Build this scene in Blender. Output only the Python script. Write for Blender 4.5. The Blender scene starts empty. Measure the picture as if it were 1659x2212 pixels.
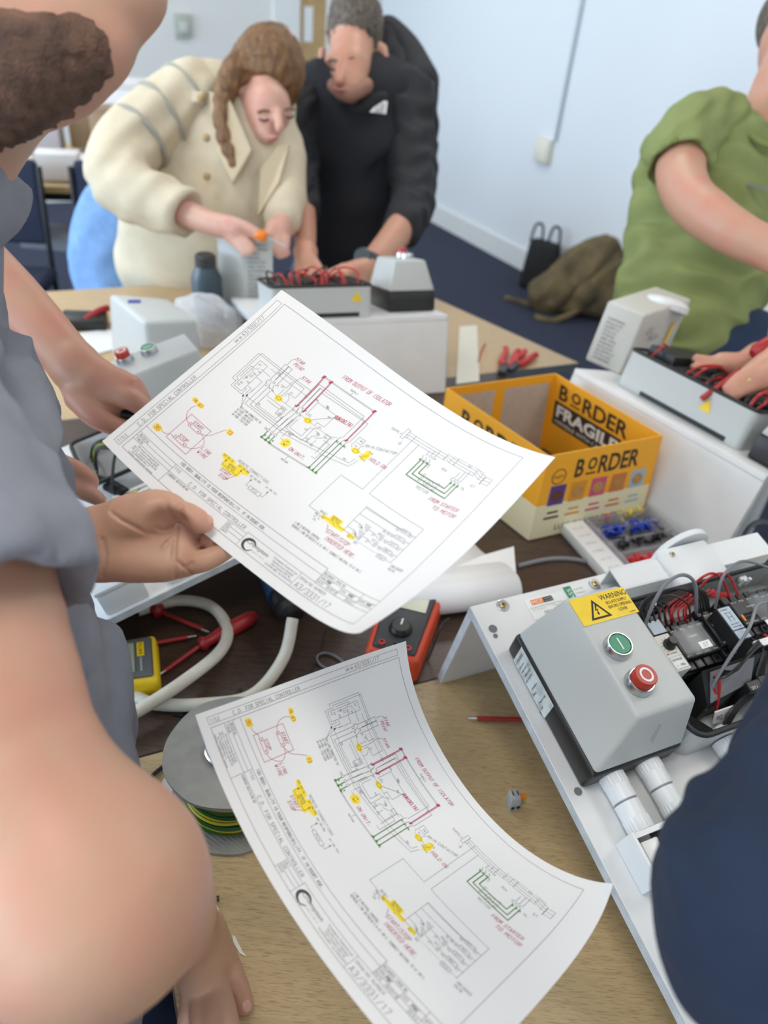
import bpy, bmesh, math, random
import numpy as np
from math import comb, sin, cos, pi, radians
from mathutils import Vector as V, Matrix
random.seed(5)
SC = bpy.context.scene
COL = SC.collection

# ---------------------------------------------------------------- camera
FPX, CX, CY, CAMZ = 1600.0, 829.5, 1106.0, 1.54
_dn = V((-0.131, 1.371, 1.0)).normalized()
_up = -_dn
_fw = (V((0, 0, 1)) - _up * _up.z).normalized()
_rt = _fw.cross(_up)
RW = Matrix((_rt, _fw, _up))            # camera frame (x right, y down, z ahead) -> world
EYE = V((0, 0, CAMZ))
cam = bpy.data.cameras.new('camera')
camo = bpy.data.objects.new('camera', cam)
COL.objects.link(camo)
M3 = Matrix((RW @ V((1, 0, 0)), RW @ V((0, -1, 0)), RW @ V((0, 0, -1)))).transposed()
camo.matrix_world = Matrix.Translation(EYE) @ M3.to_4x4()
cam.sensor_fit = 'VERTICAL'
cam.sensor_height = 24.0
cam.lens = 24.0 * FPX / 2212.0
cam.clip_start = 0.01
cam.dof.use_dof = True
cam.dof.focus_distance = 0.71
cam.dof.aperture_fstop = 2.8
SC.camera = camo

def ray(px, py): return RW @ V(((px - CX) / FPX, (py - CY) / FPX, 1.0))
def on(px, py, z=0.74):                 # the point of the horizontal plane z seen there
    r = ray(px, py); return EYE + r * ((z - CAMZ) / r.z)
def at(px, py, d): return EYE + ray(px, py) * d     # the point d metres ahead of the lens

# ---------------------------------------------------------------- light
SC.view_settings.view_transform = 'Standard'
SC.view_settings.look = 'None'
SC.view_settings.gamma = 1.0
SC.view_settings.use_curve_mapping = False
SC.view_settings.exposure = -0.26
w = bpy.data.worlds.new('sky'); SC.world = w; w.use_nodes = True
bg = w.node_tree.nodes['Background']
bg.inputs[0].default_value = (0.70, 0.82, 1.0, 1)
bg.inputs[1].default_value = 1.0

def area(name, loc, look, sx, sy, power, colr):
    l = bpy.data.lights.new(name, 'AREA'); l.shape = 'RECTANGLE'; l.size = sx; l.size_y = sy
    l.energy = power; l.color = colr
    o = bpy.data.objects.new(name, l); COL.objects.link(o); o.location = loc
    o.rotation_euler = (V(look) - V(loc)).to_track_quat('-Z', 'Y').to_euler()
    return o

# room axes: the right wall runs along WD, the back wall along WB
WD = V((0.52, -0.854, 0)).normalized()
WB = V((-WD.y, WD.x, 0)) * -1.0          # from the back corner to the left
WB = V((-0.854, -0.52, 0)).normalized()
KC = V((0.108, 6.118, 0)) - WD * 0.95    # corner of back wall and right wall
ROOM_H = 2.7
ROOM_W, ROOM_L = 6.4, 9.5
def room(a, b, z=0.0): return KC + WB * a + WD * b + V((0, 0, z))   # a: along back wall, b: along right wall

# daylight through the four windows of the left wall (cool), ceiling panels (neutral)
for i in range(4):
    p = room(ROOM_W + 0.12, 1.35 + 2.25 * i, 1.62)
    area('window_daylight', p, p - WB, 1.8, 1.35, (125, 115, 70, 60)[i], (0.66, 0.83, 1.0))
PANELS = [(a, b) for a in (1.4, 3.4, 5.2) for b in (1.5, 3.7, 5.9, 8.1)]
for a, b in PANELS:
    p = room(a, b, ROOM_H - 0.03)
    area('ceiling_panel_light', p, p - V((0, 0, 1)), 0.58, 0.58, 10.5, (1.0, 0.945, 0.87))

# ---------------------------------------------------------------- materials
MATS = {}
def mat(name, col, rough=0.5, metal=0.0, col2=None, scale=30.0, bump=0.0, bscale=200.0, spec=0.5, trans=0.0, stretch=(1, 1, 1), sss=0.0, mixlo=0.35, mixhi=0.7, coat=0.0, emit=0.0, alpha=1.0):
    if name in MATS: return MATS[name]
    m = bpy.data.materials.new(name); m.use_nodes = True; MATS[name] = m
    nt = m.node_tree; b = nt.nodes['Principled BSDF']
    b.inputs['Base Color'].default_value = (*col, 1); b.inputs['Roughness'].default_value = rough
    b.inputs['Metallic'].default_value = metal; b.inputs['Specular IOR Level'].default_value = spec
    b.inputs['Transmission Weight'].default_value = trans
    b.inputs['Coat Weight'].default_value = coat
    b.inputs['Alpha'].default_value = alpha
    if emit: b.inputs['Emission Color'].default_value = (*col, 1); b.inputs['Emission Strength'].default_value = emit
    if sss:
        b.inputs['Subsurface Weight'].default_value = sss
        b.inputs['Subsurface Radius'].default_value = (0.012, 0.004, 0.002); b.inputs['Subsurface Scale'].default_value = 0.6
    if col2 or bump:
        tc = nt.nodes.new('ShaderNodeTexCoord'); mp = nt.nodes.new('ShaderNodeMapping')
        mp.inputs['Scale'].default_value = stretch; nt.links.new(tc.outputs['Object'], mp.inputs[0])
    if col2:
        n = nt.nodes.new('ShaderNodeTexNoise'); n.inputs['Scale'].default_value = scale; n.inputs['Detail'].default_value = 5
        nt.links.new(mp.outputs[0], n.inputs['Vector'])
        r = nt.nodes.new('ShaderNodeValToRGB'); r.color_ramp.elements[0].position = mixlo; r.color_ramp.elements[1].position = mixhi
        r.color_ramp.elements[0].color = (*col, 1); r.color_ramp.elements[1].color = (*col2, 1)
        nt.links.new(n.outputs['Fac'], r.inputs[0]); nt.links.new(r.outputs[0], b.inputs['Base Color'])
    if bump:
        n2 = nt.nodes.new('ShaderNodeTexNoise'); n2.inputs['Scale'].default_value = bscale; n2.inputs['Detail'].default_value = 3
        nt.links.new(mp.outputs[0], n2.inputs['Vector'])
        bp = nt.nodes.new('ShaderNodeBump'); bp.inputs['Strength'].default_value = bump; bp.inputs['Distance'].default_value = 0.002
        nt.links.new(n2.outputs['Fac'], bp.inputs['Height']); nt.links.new(bp.outputs[0], b.inputs['Normal'])
    return m

def wood(name, c1, c2, c3, ang, scl=1.0, rough=0.38):
    m = mat(name, c1, rough); nt = m.node_tree; b = nt.nodes['Principled BSDF']
    tc = nt.nodes.new('ShaderNodeTexCoord'); mp = nt.nodes.new('ShaderNodeMapping')
    mp.inputs['Rotation'].default_value = (0, 0, ang); mp.inputs['Scale'].default_value = (4 * scl, 60 * scl, 4)
    nt.links.new(tc.outputs['Object'], mp.inputs[0])
    n = nt.nodes.new('ShaderNodeTexNoise'); n.inputs['Scale'].default_value = 4; n.inputs['Detail'].default_value = 8; n.inputs['Roughness'].default_value = 0.65
    nt.links.new(mp.outputs[0], n.inputs[0])
    r = nt.nodes.new('ShaderNodeValToRGB'); e = r.color_ramp.elements
    e[0].position = 0.3; e[0].color = (*c2, 1); e[1].position = 0.62; e[1].color = (*c1, 1)
    nt.links.new(n.outputs['Fac'], r.inputs[0])
    mp2 = nt.nodes.new('ShaderNodeMapping'); mp2.inputs['Rotation'].default_value = (0, 0, ang); mp2.inputs['Scale'].default_value = (25, 320, 10)
    nt.links.new(tc.outputs['Object'], mp2.inputs[0])
    n2 = nt.nodes.new('ShaderNodeTexNoise'); n2.inputs['Scale'].default_value = 3; n2.inputs['Detail'].default_value = 2
    nt.links.new(mp2.outputs[0], n2.inputs[0])
    r2 = nt.nodes.new('ShaderNodeValToRGB'); e = r2.color_ramp.elements
    e[0].position = 0.36; e[0].color = (*c3, 1); e[1].position = 0.46; e[1].color = (1, 1, 1, 1)
    nt.links.new(n2.outputs['Fac'], r2.inputs[0])
    mx = nt.nodes.new('ShaderNodeMix'); mx.data_type = 'RGBA'; mx.blend_type = 'MULTIPLY'; mx.inputs['Factor'].default_value = 1
    nt.links.new(r.outputs[0], mx.inputs['A']); nt.links.new(r2.outputs[0], mx.inputs['B'])
    nt.links.new(mx.outputs['Result'], b.inputs['Base Color'])
    return m

# ---------------------------------------------------------------- builders
XF = {}
def thing(name, label, cat, loc=(0, 0, 0), M=None, group=None):
    o = bpy.data.objects.new(name, None); COL.objects.link(o); o.empty_display_size = 0.05
    M = Matrix.Translation(V(loc)) if M is None else M
    o.matrix_world = M; XF[o.name] = M.copy()
    return tag(o, label, cat, group)
def tag(o, label, cat, group=None):
    o['label'] = label; o['category'] = cat
    if group: o['group'] = group
    return o
def struct(o): o['kind'] = 'structure'; return o

class MB:
    def __init__(s): s.v = []; s.f = []; s.sm = []
    def add(s, vs, fs, smooth=False):
        n = len(s.v); s.v += [tuple(p) for p in vs]; s.f += [[i + n for i in q] for q in fs]; s.sm += [smooth] * len(fs); return s
    def bm(s, bm, smooth=False):
        bm.verts.index_update(); s.add([v.co for v in bm.verts], [[v.index for v in f.verts] for f in bm.faces], smooth); bm.free(); return s
    def hexa(s, pts, bev=0.0, seg=2):          # 8 points: bottom four, top four
        bm = bmesh.new(); vs = [bm.verts.new(p) for p in pts]
        for q in ((3, 2, 1, 0), (4, 5, 6, 7), (0, 1, 5, 4), (1, 2, 6, 5), (2, 3, 7, 6), (3, 0, 4, 7)): bm.faces.new([vs[i] for i in q])
        bmesh.ops.recalc_face_normals(bm, faces=bm.faces)
        if bev: bmesh.ops.bevel(bm, geom=list(bm.edges), offset=bev, segments=seg, affect='EDGES', profile=0.5)
        return s.bm(bm, bev > 0)
    def box(s, x0, x1, y0, y1, z0, z1, bev=0.0, seg=2):
        return s.hexa([(x0, y0, z0), (x1, y0, z0), (x1, y1, z0), (x0, y1, z0), (x0, y0, z1), (x1, y0, z1), (x1, y1, z1), (x0, y1, z1)], bev, seg)
    def obox(s, c, ax, ay, az, bev=0.0):       # centre, half-axis vectors
        c, ax, ay, az = V(c), V(ax), V(ay), V(az)
        return s.hexa([c - ax - ay - az, c + ax - ay - az, c + ax + ay - az, c - ax + ay - az, c - ax - ay + az, c + ax - ay + az, c + ax + ay + az, c - ax + ay + az], bev)
    def prism(s, poly, z0, z1, f=None):        # convex or simple polygon in xy
        n = len(poly); f = f or (lambda x, y, z: (x, y, z))
        vs = [f(x, y, z0) for x, y in poly] + [f(x, y, z1) for x, y in poly]
        s.add(vs, [list(range(n))[::-1], list(range(n, 2 * n))] + [[i, (i + 1) % n, n + (i + 1) % n, n + i] for i in range(n)]); return s
    def lathe(s, p, axis, prof, n=20, smooth=True):    # prof: (distance along axis, radius)
        p, a = V(p), V(axis).normalized(); x = a.orthogonal().normalized(); y = a.cross(x); vs = []; fs = []
        for h, r in prof:
            for k in range(n):
                t = 2 * pi * k / n; vs.append(p + a * h + (x * cos(t) + y * sin(t)) * r)
        for i in range(len(prof) - 1):
            for k in range(n): fs.append([i * n + k, i * n + (k + 1) % n, (i + 1) * n + (k + 1) % n, (i + 1) * n + k])
        s.add(vs, fs, smooth)
        m = len(vs); s.add(vs[:n], [list(range(n))[::-1]]); s.add(vs[m - n:], [list(range(n))]); return s
    def cyl(s, a, b, r, r2=None, n=16):
        a, b = V(a), V(b); return s.lathe(a, b - a, [(0, r), ((b - a).length, r if r2 is None else r2)], n)
    def tube(s, pts, r, n=8, sub=6, cap=True):
        P = spline(pts, sub); m = len(P); rr = r if callable(r) else (lambda t: r); vs = []; fs = []
        T = [(P[min(i + 1, m - 1)] - P[max(i - 1, 0)]).normalized() for i in range(m)]
        x = T[0].orthogonal().normalized()
        for i in range(m):
            x = (x - T[i] * x.dot(T[i])).normalized(); y = T[i].cross(x); q = rr(i / (m - 1))
            for k in range(n): t = 2 * pi * k / n; vs.append(P[i] + (x * cos(t) + y * sin(t)) * q)
        for i in range(m - 1):
            for k in range(n): fs.append([i * n + k, i * n + (k + 1) % n, (i + 1) * n + (k + 1) % n, (i + 1) * n + k])
        s.add(vs, fs, True)
        if cap: s.add(vs[:n], [list(range(n))[::-1]]); s.add(vs[-n:], [list(range(n))])
        return s
    def ball(s, c, r, n=12, sc=(1, 1, 1)):
        bm = bmesh.new(); bmesh.ops.create_uvsphere(bm, u_segments=n, v_segments=max(6, n // 2 + 2), radius=r)
        for v in bm.verts: v.co = V((v.co.x * sc[0], v.co.y * sc[1], v.co.z * sc[2])) + V(c)
        return s.bm(bm, True)
    def quad(s, a, b, c, d): return s.add([a, b, c, d], [[0, 1, 2, 3]])
    def obj(s, name, m, parent=None, world=False, smooth=None):
        me = bpy.data.meshes.new(name); vs = s.v
        if parent is not None and world:
            I = XF[parent.name].inverted(); vs = [tuple(I @ V(p)) for p in vs]
        me.from_pydata(vs, [], s.f); me.materials.append(m)
        sm = s.sm if smooth is None else [smooth] * len(s.f)
        me.polygons.foreach_set('use_smooth', sm); me.update()
        if any(sm):
            try: me.set_sharp_from_angle(angle=radians(42))
            except Exception: pass
        o = bpy.data.objects.new(name, me); COL.objects.link(o)
        if parent is not None:
            o.parent = parent; XF[o.name] = XF[parent.name]
        else: XF[o.name] = Matrix()
        return o
def sub(o, parent): o.parent = parent; return o     # parts built in the same frame
def top(mb, name, m, label, cat, loc=None, group=None, kind=None):     # a one-mesh thing with its origin at its base
    c = V(loc) if loc is not None else V((sum(p[0] for p in mb.v) / len(mb.v), sum(p[1] for p in mb.v) / len(mb.v), min(p[2] for p in mb.v)))
    mb.v = [tuple(V(p) - c) for p in mb.v]
    o = mb.obj(name, m); o.location = c; XF[o.name] = Matrix.Translation(c)
    if kind: o['kind'] = kind
    return tag(o, label, cat, group)

def spline(pts, sub=6):
    P = [V(p) for p in pts]
    if len(P) < 3 or sub < 2: return P
    out = []
    for i in range(len(P) - 1):
        a, b, c, d = P[max(i - 1, 0)], P[i], P[i + 1], P[min(i + 2, len(P) - 1)]
        for k in range(sub):
            t = k / sub
            out.append(0.5 * ((2 * b) + (c - a) * t + (2 * a - 5 * b + 4 * c - d) * t * t + (3 * b - a - 3 * c + d) * t ** 3))
    out.append(P[-1]); return out

# ---- single-stroke lettering
_G = {'A': '002640 1232', 'B': '00063645443303 3342413000', 'C': '4536160501103041', 'D': '00062644422000', 'E': '40000646 0333', 'F': '000646 0333',
 'G': '4536160501103041 4323', 'H': '0006 4640 0343', 'I': '2026', 'J': '4641301001', 'K': '0006 4602 1340', 'L': '060040', 'M': '0006234640', 'N': '00064046',
 'O': '100105163645413010', 'P': '00063645443303', 'Q': '100105163645413010 2240', 'R': '00063645443303 2340', 'S': '453616050413334241301001', 'T': '0646 2620',
 'U': '060110304146', 'V': '062046', 'W': '0610233046', 'X': '0046 0640', 'Y': '062346 2320', 'Z': '06460040', '0': '100105163645413010', '1': '152620',
 '2': '05163645440040', '3': '0516364544331333 3342413010 1001', '4': '30360242', '5': '46060333424130 301001', '6': '453616050110304142331302', '7': '064610',
 '8': '13040516364544331302011030414233', '9': '01103041453616050413334 4'.replace(' ', ''), '/': '0046', '.': '2021', ',': '2110', '&': '400516263534011020 2042',
 ':': '2425 2122', '(': '36252130', ')': '16252110', '-': '1333', ';': '2425 2110', '~': '03142332 4334'.replace(' ', ''), '%': '0046'}
def strokes(txt, h, w=None, slant=0.0, jit=0.0, rnd=random):
    sx = (w or h * 0.66) / 4.0; adv = sx * 6.0; sy = h / 6.0; x = 0; out = []
    for ch in txt:
        if ch == ' ': x += adv * 0.8; continue
        for st in _G.get(ch.upper(), '2026').split():
            pl = []
            for i in range(0, len(st) - 1, 2):
                a, b = int(st[i]) * sx, int(st[i + 1]) * sy
                pl.append((x + a + slant * b + rnd.uniform(-jit, jit) * h, b + rnd.uniform(-jit, jit) * h))
            out.append(pl)
        x += adv
    return out, x - sx * 2
def fit_text(txt, L, h, slant=0, jit=0):       # stretched to the length L
    s, ln = strokes(txt, h, None, 0, 0); k = L / ln
    s, ln = strokes(txt, h, h * 0.66 * k, slant, jit); return s
def ribbon(mb, pl, wd, f, step=None):
    for (x0, y0), (x1, y1) in zip(pl[:-1], pl[1:]):
        dx, dy = x1 - x0, y1 - y0; L = math.hypot(dx, dy)
        if L < 1e-9: continue
        ux, uy = dx / L, dy / L; e = wd * 0.5; n = max(1, int(math.ceil(L / step))) if step else 1
        vs = []
        for k in range(n + 1):
            t = -e + (L + 2 * e) * k / n
            for q in (e, -e): vs.append(f(x0 + ux * t - uy * q, y0 + uy * t + ux * q))
        mb.add(vs, [[2 * k + 1, 2 * k + 3, 2 * k + 2, 2 * k] for k in range(n)])
_TC = {}
def font_mesh(txt, off=0.0):                   # bold sans lettering from the built-in font, size 1
    key = (txt, off)
    if key in _TC: return _TC[key]
    c = bpy.data.curves.new('lettering', 'FONT'); c.body = txt; c.resolution_u = 3; c.offset = off
    o = bpy.data.objects.new('lettering', c); COL.objects.link(o)
    dg = bpy.context.evaluated_depsgraph_get(); me = bpy.data.meshes.new_from_object(o.evaluated_get(dg))
    vs = [(v.co.x, v.co.y) for v in me.vertices]; fs = [list(p.vertices) for p in me.polygons]
    es = {}
    for p in fs:
        for a, b in zip(p, p[1:] + p[:1]): es[tuple(sorted((a, b)))] = es.get(tuple(sorted((a, b))), 0) + 1
    edge = [k for k, n in es.items() if n == 1]
    bpy.data.objects.remove(o); bpy.data.curves.remove(c); bpy.data.meshes.remove(me)
    _TC[key] = (vs, fs, edge, min([v[0] for v in vs] or [0]), max([v[0] for v in vs] or [1])); return _TC[key]
def letters(mb, txt, x, y, h, f, L=None, ang=0.0, shear=0.0, off=0.0):
    vs, fs, _, x0, x1 = font_mesh(txt, off); s = h / 0.7; sx = (L / (x1 - x0)) if L else s; ca, sa = cos(ang), sin(ang); out = []
    for a, b in vs:
        p, q = (a - x0) * sx + shear * b * s, b * s; out.append(f(x + p * ca - q * sa, y + p * sa + q * ca))
    mb.add(out, fs)
def planef(o, ex, ey, off=0.0004):             # flat print on a plane
    o, ex, ey = V(o), V(ex).normalized(), V(ey).normalized(); n = ex.cross(ey) * off
    return lambda x, y: o + ex * x + ey * y + n

# ---- soft bodies: smooth union of tapered limbs, meshed with surface nets
def sdf_mesh(prims, vox, k=0.012, carve=(), wr=None):
    lo = np.min([p['lo'] for p in prims], 0) - 2.5 * vox; hi = np.max([p['hi'] for p in prims], 0) + 2.5 * vox
    n = np.ceil((hi - lo) / vox).astype(int) + 1
    ax = [lo[i] + vox * np.arange(n[i]) for i in range(3)]
    D = np.full(n, 1.0, np.float32)
    def region(p, mg):
        a = np.clip(((p['lo'] - mg - lo) / vox).astype(int), 0, n - 1); b = np.clip(((p['hi'] + mg - lo) / vox).astype(int) + 2, 1, n)
        sl = tuple(slice(a[i], b[i]) for i in range(3))
        G = np.stack(np.meshgrid(*[ax[i][sl[i]] for i in range(3)], indexing='ij'), -1)
        return sl, p['fn'](G).astype(np.float32)
    for p in prims:
        kk = p.get('k', k); sl, d = region(p, kk * 1.5 + 2 * vox); c = D[sl]
        h = np.clip(kk - np.abs(c - d), 0, None) / kk
        D[sl] = np.minimum(c, d) - h * h * kk * 0.25
    for p in carve:
        kk = p.get('k', k); sl, d = region(p, kk * 1.5 + 2 * vox); c = D[sl]; d = -d
        h = np.clip(kk - np.abs(c - d), 0, None) / kk
        D[sl] = np.maximum(c, d) + h * h * kk * 0.25
    S_ = D < 0
    idx = -np.ones(n - 1, np.int64)
    cor = [(i, j, l) for i in (0, 1) for j in (0, 1) for l in (0, 1)]
    m = n - 1
    def cs(A, c): return A[c[0]:c[0] + m[0], c[1]:c[1] + m[1], c[2]:c[2] + m[2]]
    cnt = sum(cs(S_, c).astype(np.int8) for c in cor)
    act = (cnt > 0) & (cnt < 8); ii = np.argwhere(act); idx[act] = np.arange(len(ii))
    acc = np.zeros((len(ii), 3)); num = np.zeros(len(ii))
    for a in range(8):
        for b in range(a + 1, 8):
            if sum(x != y for x, y in zip(cor[a], cor[b])) != 1: continue
            da = D[tuple((ii + cor[a]).T)]; db = D[tuple((ii + cor[b]).T)]; ok = (da < 0) != (db < 0)
            t = np.where(ok, da / np.where(ok, da - db, 1), 0)
            q = np.array(cor[a]) + t[:, None] * (np.array(cor[b]) - np.array(cor[a]))
            acc[ok] += q[ok]; num[ok] += 1
    vs = lo + vox * (ii + acc / num[:, None]); fs = []
    for axn in range(3):
        o1, o2 = [(1, 2), (2, 0), (0, 1)][axn]
        e = [0, 0, 0]; e[axn] = 1
        sh = [slice(0, n[i] - e[i]) for i in range(3)]; sh2 = [slice(e[i], n[i]) for i in range(3)]
        ch = S_[tuple(sh)] != S_[tuple(sh2)]; q = np.argwhere(ch)
        q = q[(q[:, o1] > 0) & (q[:, o2] > 0) & (q[:, o1] < m[o1]) & (q[:, o2] < m[o2])]
        ins = S_[tuple(q.T)]
        u = np.zeros(3, int); u[o1] = 1; v = np.zeros(3, int); v[o2] = 1
        quad = np.stack([idx[tuple((q - u - v).T)], idx[tuple((q - v).T)], idx[tuple(q.T)], idx[tuple((q - u).T)]], 1)
        quad[~ins] = quad[~ins][:, ::-1]; fs.append(quad)
    fs = np.concatenate(fs); fs = fs[(fs >= 0).all(1)]
    if wr is not None: vs = vs + wr(vs)
    return vs, fs
def cap(a, b, r1, r2=None, flat=None, k=None):
    a, b = np.array(a, float), np.array(b, float); r2 = r1 if r2 is None else r2
    if flat is not None: nrm = np.array(flat[0], float); nrm /= np.linalg.norm(nrm); fs = flat[1] - 1.0
    def fn(G):
        p = G - a; ba = b - a
        if flat is not None:
            p = p + (p @ nrm)[..., None] * nrm * fs; ba = ba + (ba @ nrm) * nrm * fs
        L = max(ba @ ba, 1e-12); t = np.clip((p @ ba) / L, 0, 1)
        return np.linalg.norm(p - t[..., None] * ba, axis=-1) - (r1 + (r2 - r1) * t)
    R = max(r1, r2); d = {'lo': np.minimum(a, b) - R, 'hi': np.maximum(a, b) + R, 'fn': fn}
    if k: d['k'] = k
    return d
def limb(pts, flat=None, k=None, sub=4):       # [(point, radius), ...] smoothed
    P = spline([p for p, r in pts], sub) if len(pts) > 2 else [V(p) for p, r in pts]
    rs = [r for p, r in pts]; n = len(P) - 1
    R = np.interp(np.linspace(0, len(rs) - 1, n + 1), range(len(rs)), rs)
    C_ = [cap(P[i], P[i + 1], R[i], R[i + 1], flat) for i in range(n)]
    def fn(G):
        d = C_[0]['fn'](G)
        for c in C_[1:]: d = np.minimum(d, c['fn'](G))
        return d
    g = {'lo': np.min([c['lo'] for c in C_], 0), 'hi': np.max([c['hi'] for c in C_], 0), 'fn': fn}
    if k: g['k'] = k
    return [g]
def ell(c, r, rot=None, k=None):
    c = np.array(c, float); r = np.array(r, float); Q = np.eye(3) if rot is None else np.array(rot)   # rows: local axes
    def fn(G):
        p = (G - c) @ Q.T; k0 = np.linalg.norm(p / r, axis=-1); k1 = np.linalg.norm(p / (r * r), axis=-1)
        return k0 * (k0 - 1) / np.maximum(k1, 1e-9)
    R = max(r); d = {'lo': c - R, 'hi': c + R, 'fn': fn}
    if k: d['k'] = k
    return d
def folds(amp, wl, seed=0, n=5, axis=None):    # cloth folds as real relief
    rg = np.random.RandomState(seed); W = []
    for i in range(n):
        d = rg.normal(size=3)
        if axis is not None: d = d * 0.35 + np.array(axis) * (1 if i % 2 else -1)
        d /= np.linalg.norm(d); W.append((d * 2 * pi / (wl * rg.uniform(0.6, 1.5)), rg.uniform(0, 6), rg.normal(size=3)))
    def f(P):
        out = np.zeros_like(P)
        for kv, ph, dr in W: out += (np.sin(P @ kv + ph + 1.3 * np.sin(P @ kv[[1, 2, 0]] * 0.6 + ph))[:, None]) * dr
        return out * amp / n ** 0.5
    return f
def body(name, prims, m, parent, vox=0.006, k=0.02, carve=(), wr=None):
    vs, fs = sdf_mesh(prims, vox, k, carve, wr)
    I = np.array(XF[parent.name].inverted()) if parent is not None else np.eye(4)
    vs = vs @ I[:3, :3].T + I[:3, 3]
    me = bpy.data.meshes.new(name); me.vertices.add(len(vs)); me.vertices.foreach_set('co', vs.astype(np.float32).ravel())
    me.loops.add(fs.size); me.loops.foreach_set('vertex_index', fs.ravel().astype(np.int32))
    me.polygons.add(len(fs)); me.polygons.foreach_set('loop_start', np.arange(0, fs.size, 4, dtype=np.int32))
    me.polygons.foreach_set('loop_total', np.full(len(fs), 4, np.int32)); me.polygons.foreach_set('use_smooth', np.ones(len(fs), bool))
    me.update(calc_edges=True); me.validate(); me.materials.append(m)
    o = bpy.data.objects.new(name, me); COL.objects.link(o)
    if parent is not None: o.parent = parent; XF[o.name] = XF[parent.name]
    else: XF[o.name] = Matrix()
    return o

# ---------------------------------------------------------------- room
m_wallR = mat('wall paint pale blue white', (0.74, 0.78, 0.82), 0.75, bump=0.05, bscale=300)
m_wallB = mat('wall paint warm white', (0.70, 0.70, 0.68), 0.75, bump=0.05, bscale=300)
m_carpet = mat('navy carpet', (0.020, 0.026, 0.052), 0.95, col2=(0.032, 0.040, 0.075), scale=90, bump=0.6, bscale=700)
m_ceil = mat('ceiling tile white', (0.78, 0.78, 0.76), 0.9, col2=(0.70, 0.70, 0.68), scale=120)
m_white = mat('white gloss paint', (0.74, 0.75, 0.74), 0.4)
m_oakdoor = wood('oak door veneer', (0.52, 0.36, 0.16), (0.40, 0.26, 0.11), (0.8, 0.75, 0.7), 0.3, 0.5)
m_plast = mat('white plastic', (0.76, 0.77, 0.76), 0.35)
m_black = mat('black plastic', (0.012, 0.012, 0.013), 0.4, bump=0.05, bscale=400)
m_dark = mat('charcoal plastic', (0.035, 0.037, 0.042), 0.45)
m_steel = mat('brushed steel', (0.55, 0.56, 0.58), 0.28, 1.0)
m_brass = mat('yellow passivated screw', (0.55, 0.42, 0.18), 0.35, 1.0)
m_alu = mat('grey aluminium edging', (0.30, 0.33, 0.35), 0.4, 0.7)

def rbox(name, a0, a1, b0, b1, z0, z1, m, parent=None, bev=0.0):
    mb = MB(); mb.hexa([room(a0, b0, z0), room(a1, b0, z0), room(a1, b1, z0), room(a0, b1, z0), room(a0, b0, z1), room(a1, b0, z1), room(a1, b1, z1), room(a0, b1, z1)], bev)
    return mb.obj(name, m, parent, world=True)
struct(rbox('floor', -0.1, ROOM_W + 0.1, -0.1, ROOM_L + 0.1, -0.08, 0, m_carpet))
struct(rbox('ceiling', -0.1, ROOM_W + 0.1, -0.1, ROOM_L + 0.1, ROOM_H, ROOM_H + 0.08, m_ceil))
struct(rbox('wall_right', -0.1, 0, -0.1, ROOM_L + 0.1, 0, ROOM_H, m_wallR))
struct(rbox('wall_back', 0, ROOM_W + 0.1, -0.1, 0, 0, ROOM_H, m_wallB))
struct(rbox('wall_front', 0, ROOM_W + 0.1, ROOM_L, ROOM_L + 0.1, 0, ROOM_H, m_wallB))
# left wall: sill, lintel and piers round four windows
mb = MB()
def seg(b0, b1, z0, z1):
    mb.hexa([room(ROOM_W, b0, z0), room(ROOM_W + .1, b0, z0), room(ROOM_W + .1, b1, z0), room(ROOM_W, b1, z0), room(ROOM_W, b0, z1), room(ROOM_W + .1, b0, z1), room(ROOM_W + .1, b1, z1), room(ROOM_W, b1, z1)])
seg(0, ROOM_L, 0, 0.92); seg(0, ROOM_L, 2.32, ROOM_H); e = 0.0
for i in range(4): seg(e, 1.35 + 2.25 * i - 0.95, 0.92, 2.32); e = 1.35 + 2.25 * i + 0.95
seg(e, ROOM_L, 0.92, 2.32)
struct(mb.obj('wall_left', m_wallB))
for i in range(4):
    b = 1.35 + 2.25 * i; fr = MB()
    for (b0, b1, z0, z1) in ((b - .95, b + .95, .92, .97), (b - .95, b + .95, 2.27, 2.32), (b - .95, b - .9, .97, 2.27), (b + .9, b + .95, .97, 2.27), (b - .02, b + .02, .97, 2.27)):
        fr.hexa([room(ROOM_W + .02, b0, z0), room(ROOM_W + .07, b0, z0), room(ROOM_W + .07, b1, z0), room(ROOM_W + .02, b1, z0), room(ROOM_W + .02, b0, z1), room(ROOM_W + .07, b0, z1), room(ROOM_W + .07, b1, z1), room(ROOM_W + .02, b1, z1)])
    struct(fr.obj('window_%d' % (i + 1), m_white))
struct(rbox('baseboard_right', 0, 0.018, 0, ROOM_L, 0, 0.13, m_white))
struct(rbox('baseboard_back', 0.95, ROOM_W, 0, 0.018, 0, 0.13, m_white))
struct(rbox('baseboard_corner', 0.018, 0.46, 0, 0.018, 0, 0.13, m_white))
# door in the back wall, next to the corner
d = struct(rbox('door_1', 0.49, 0.71, 0.0, 0.035, 0.01, 2.02, m_oakdoor))
rbox('door_frame', 0.71, 0.91, 0.0, 0.06, 0.0, 2.1, m_white, d); rbox('door_frame', 0.46, 0.49, 0.0, 0.05, 0.0, 2.1, m_white, d); rbox('door_frame', 0.49, 0.71, 0.0, 0.05, 2.03, 2.1, m_white, d)
rbox('door_sign', 0.60, 0.67, 0.035, 0.040, 1.07, 1.29, m_plast, d)
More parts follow.
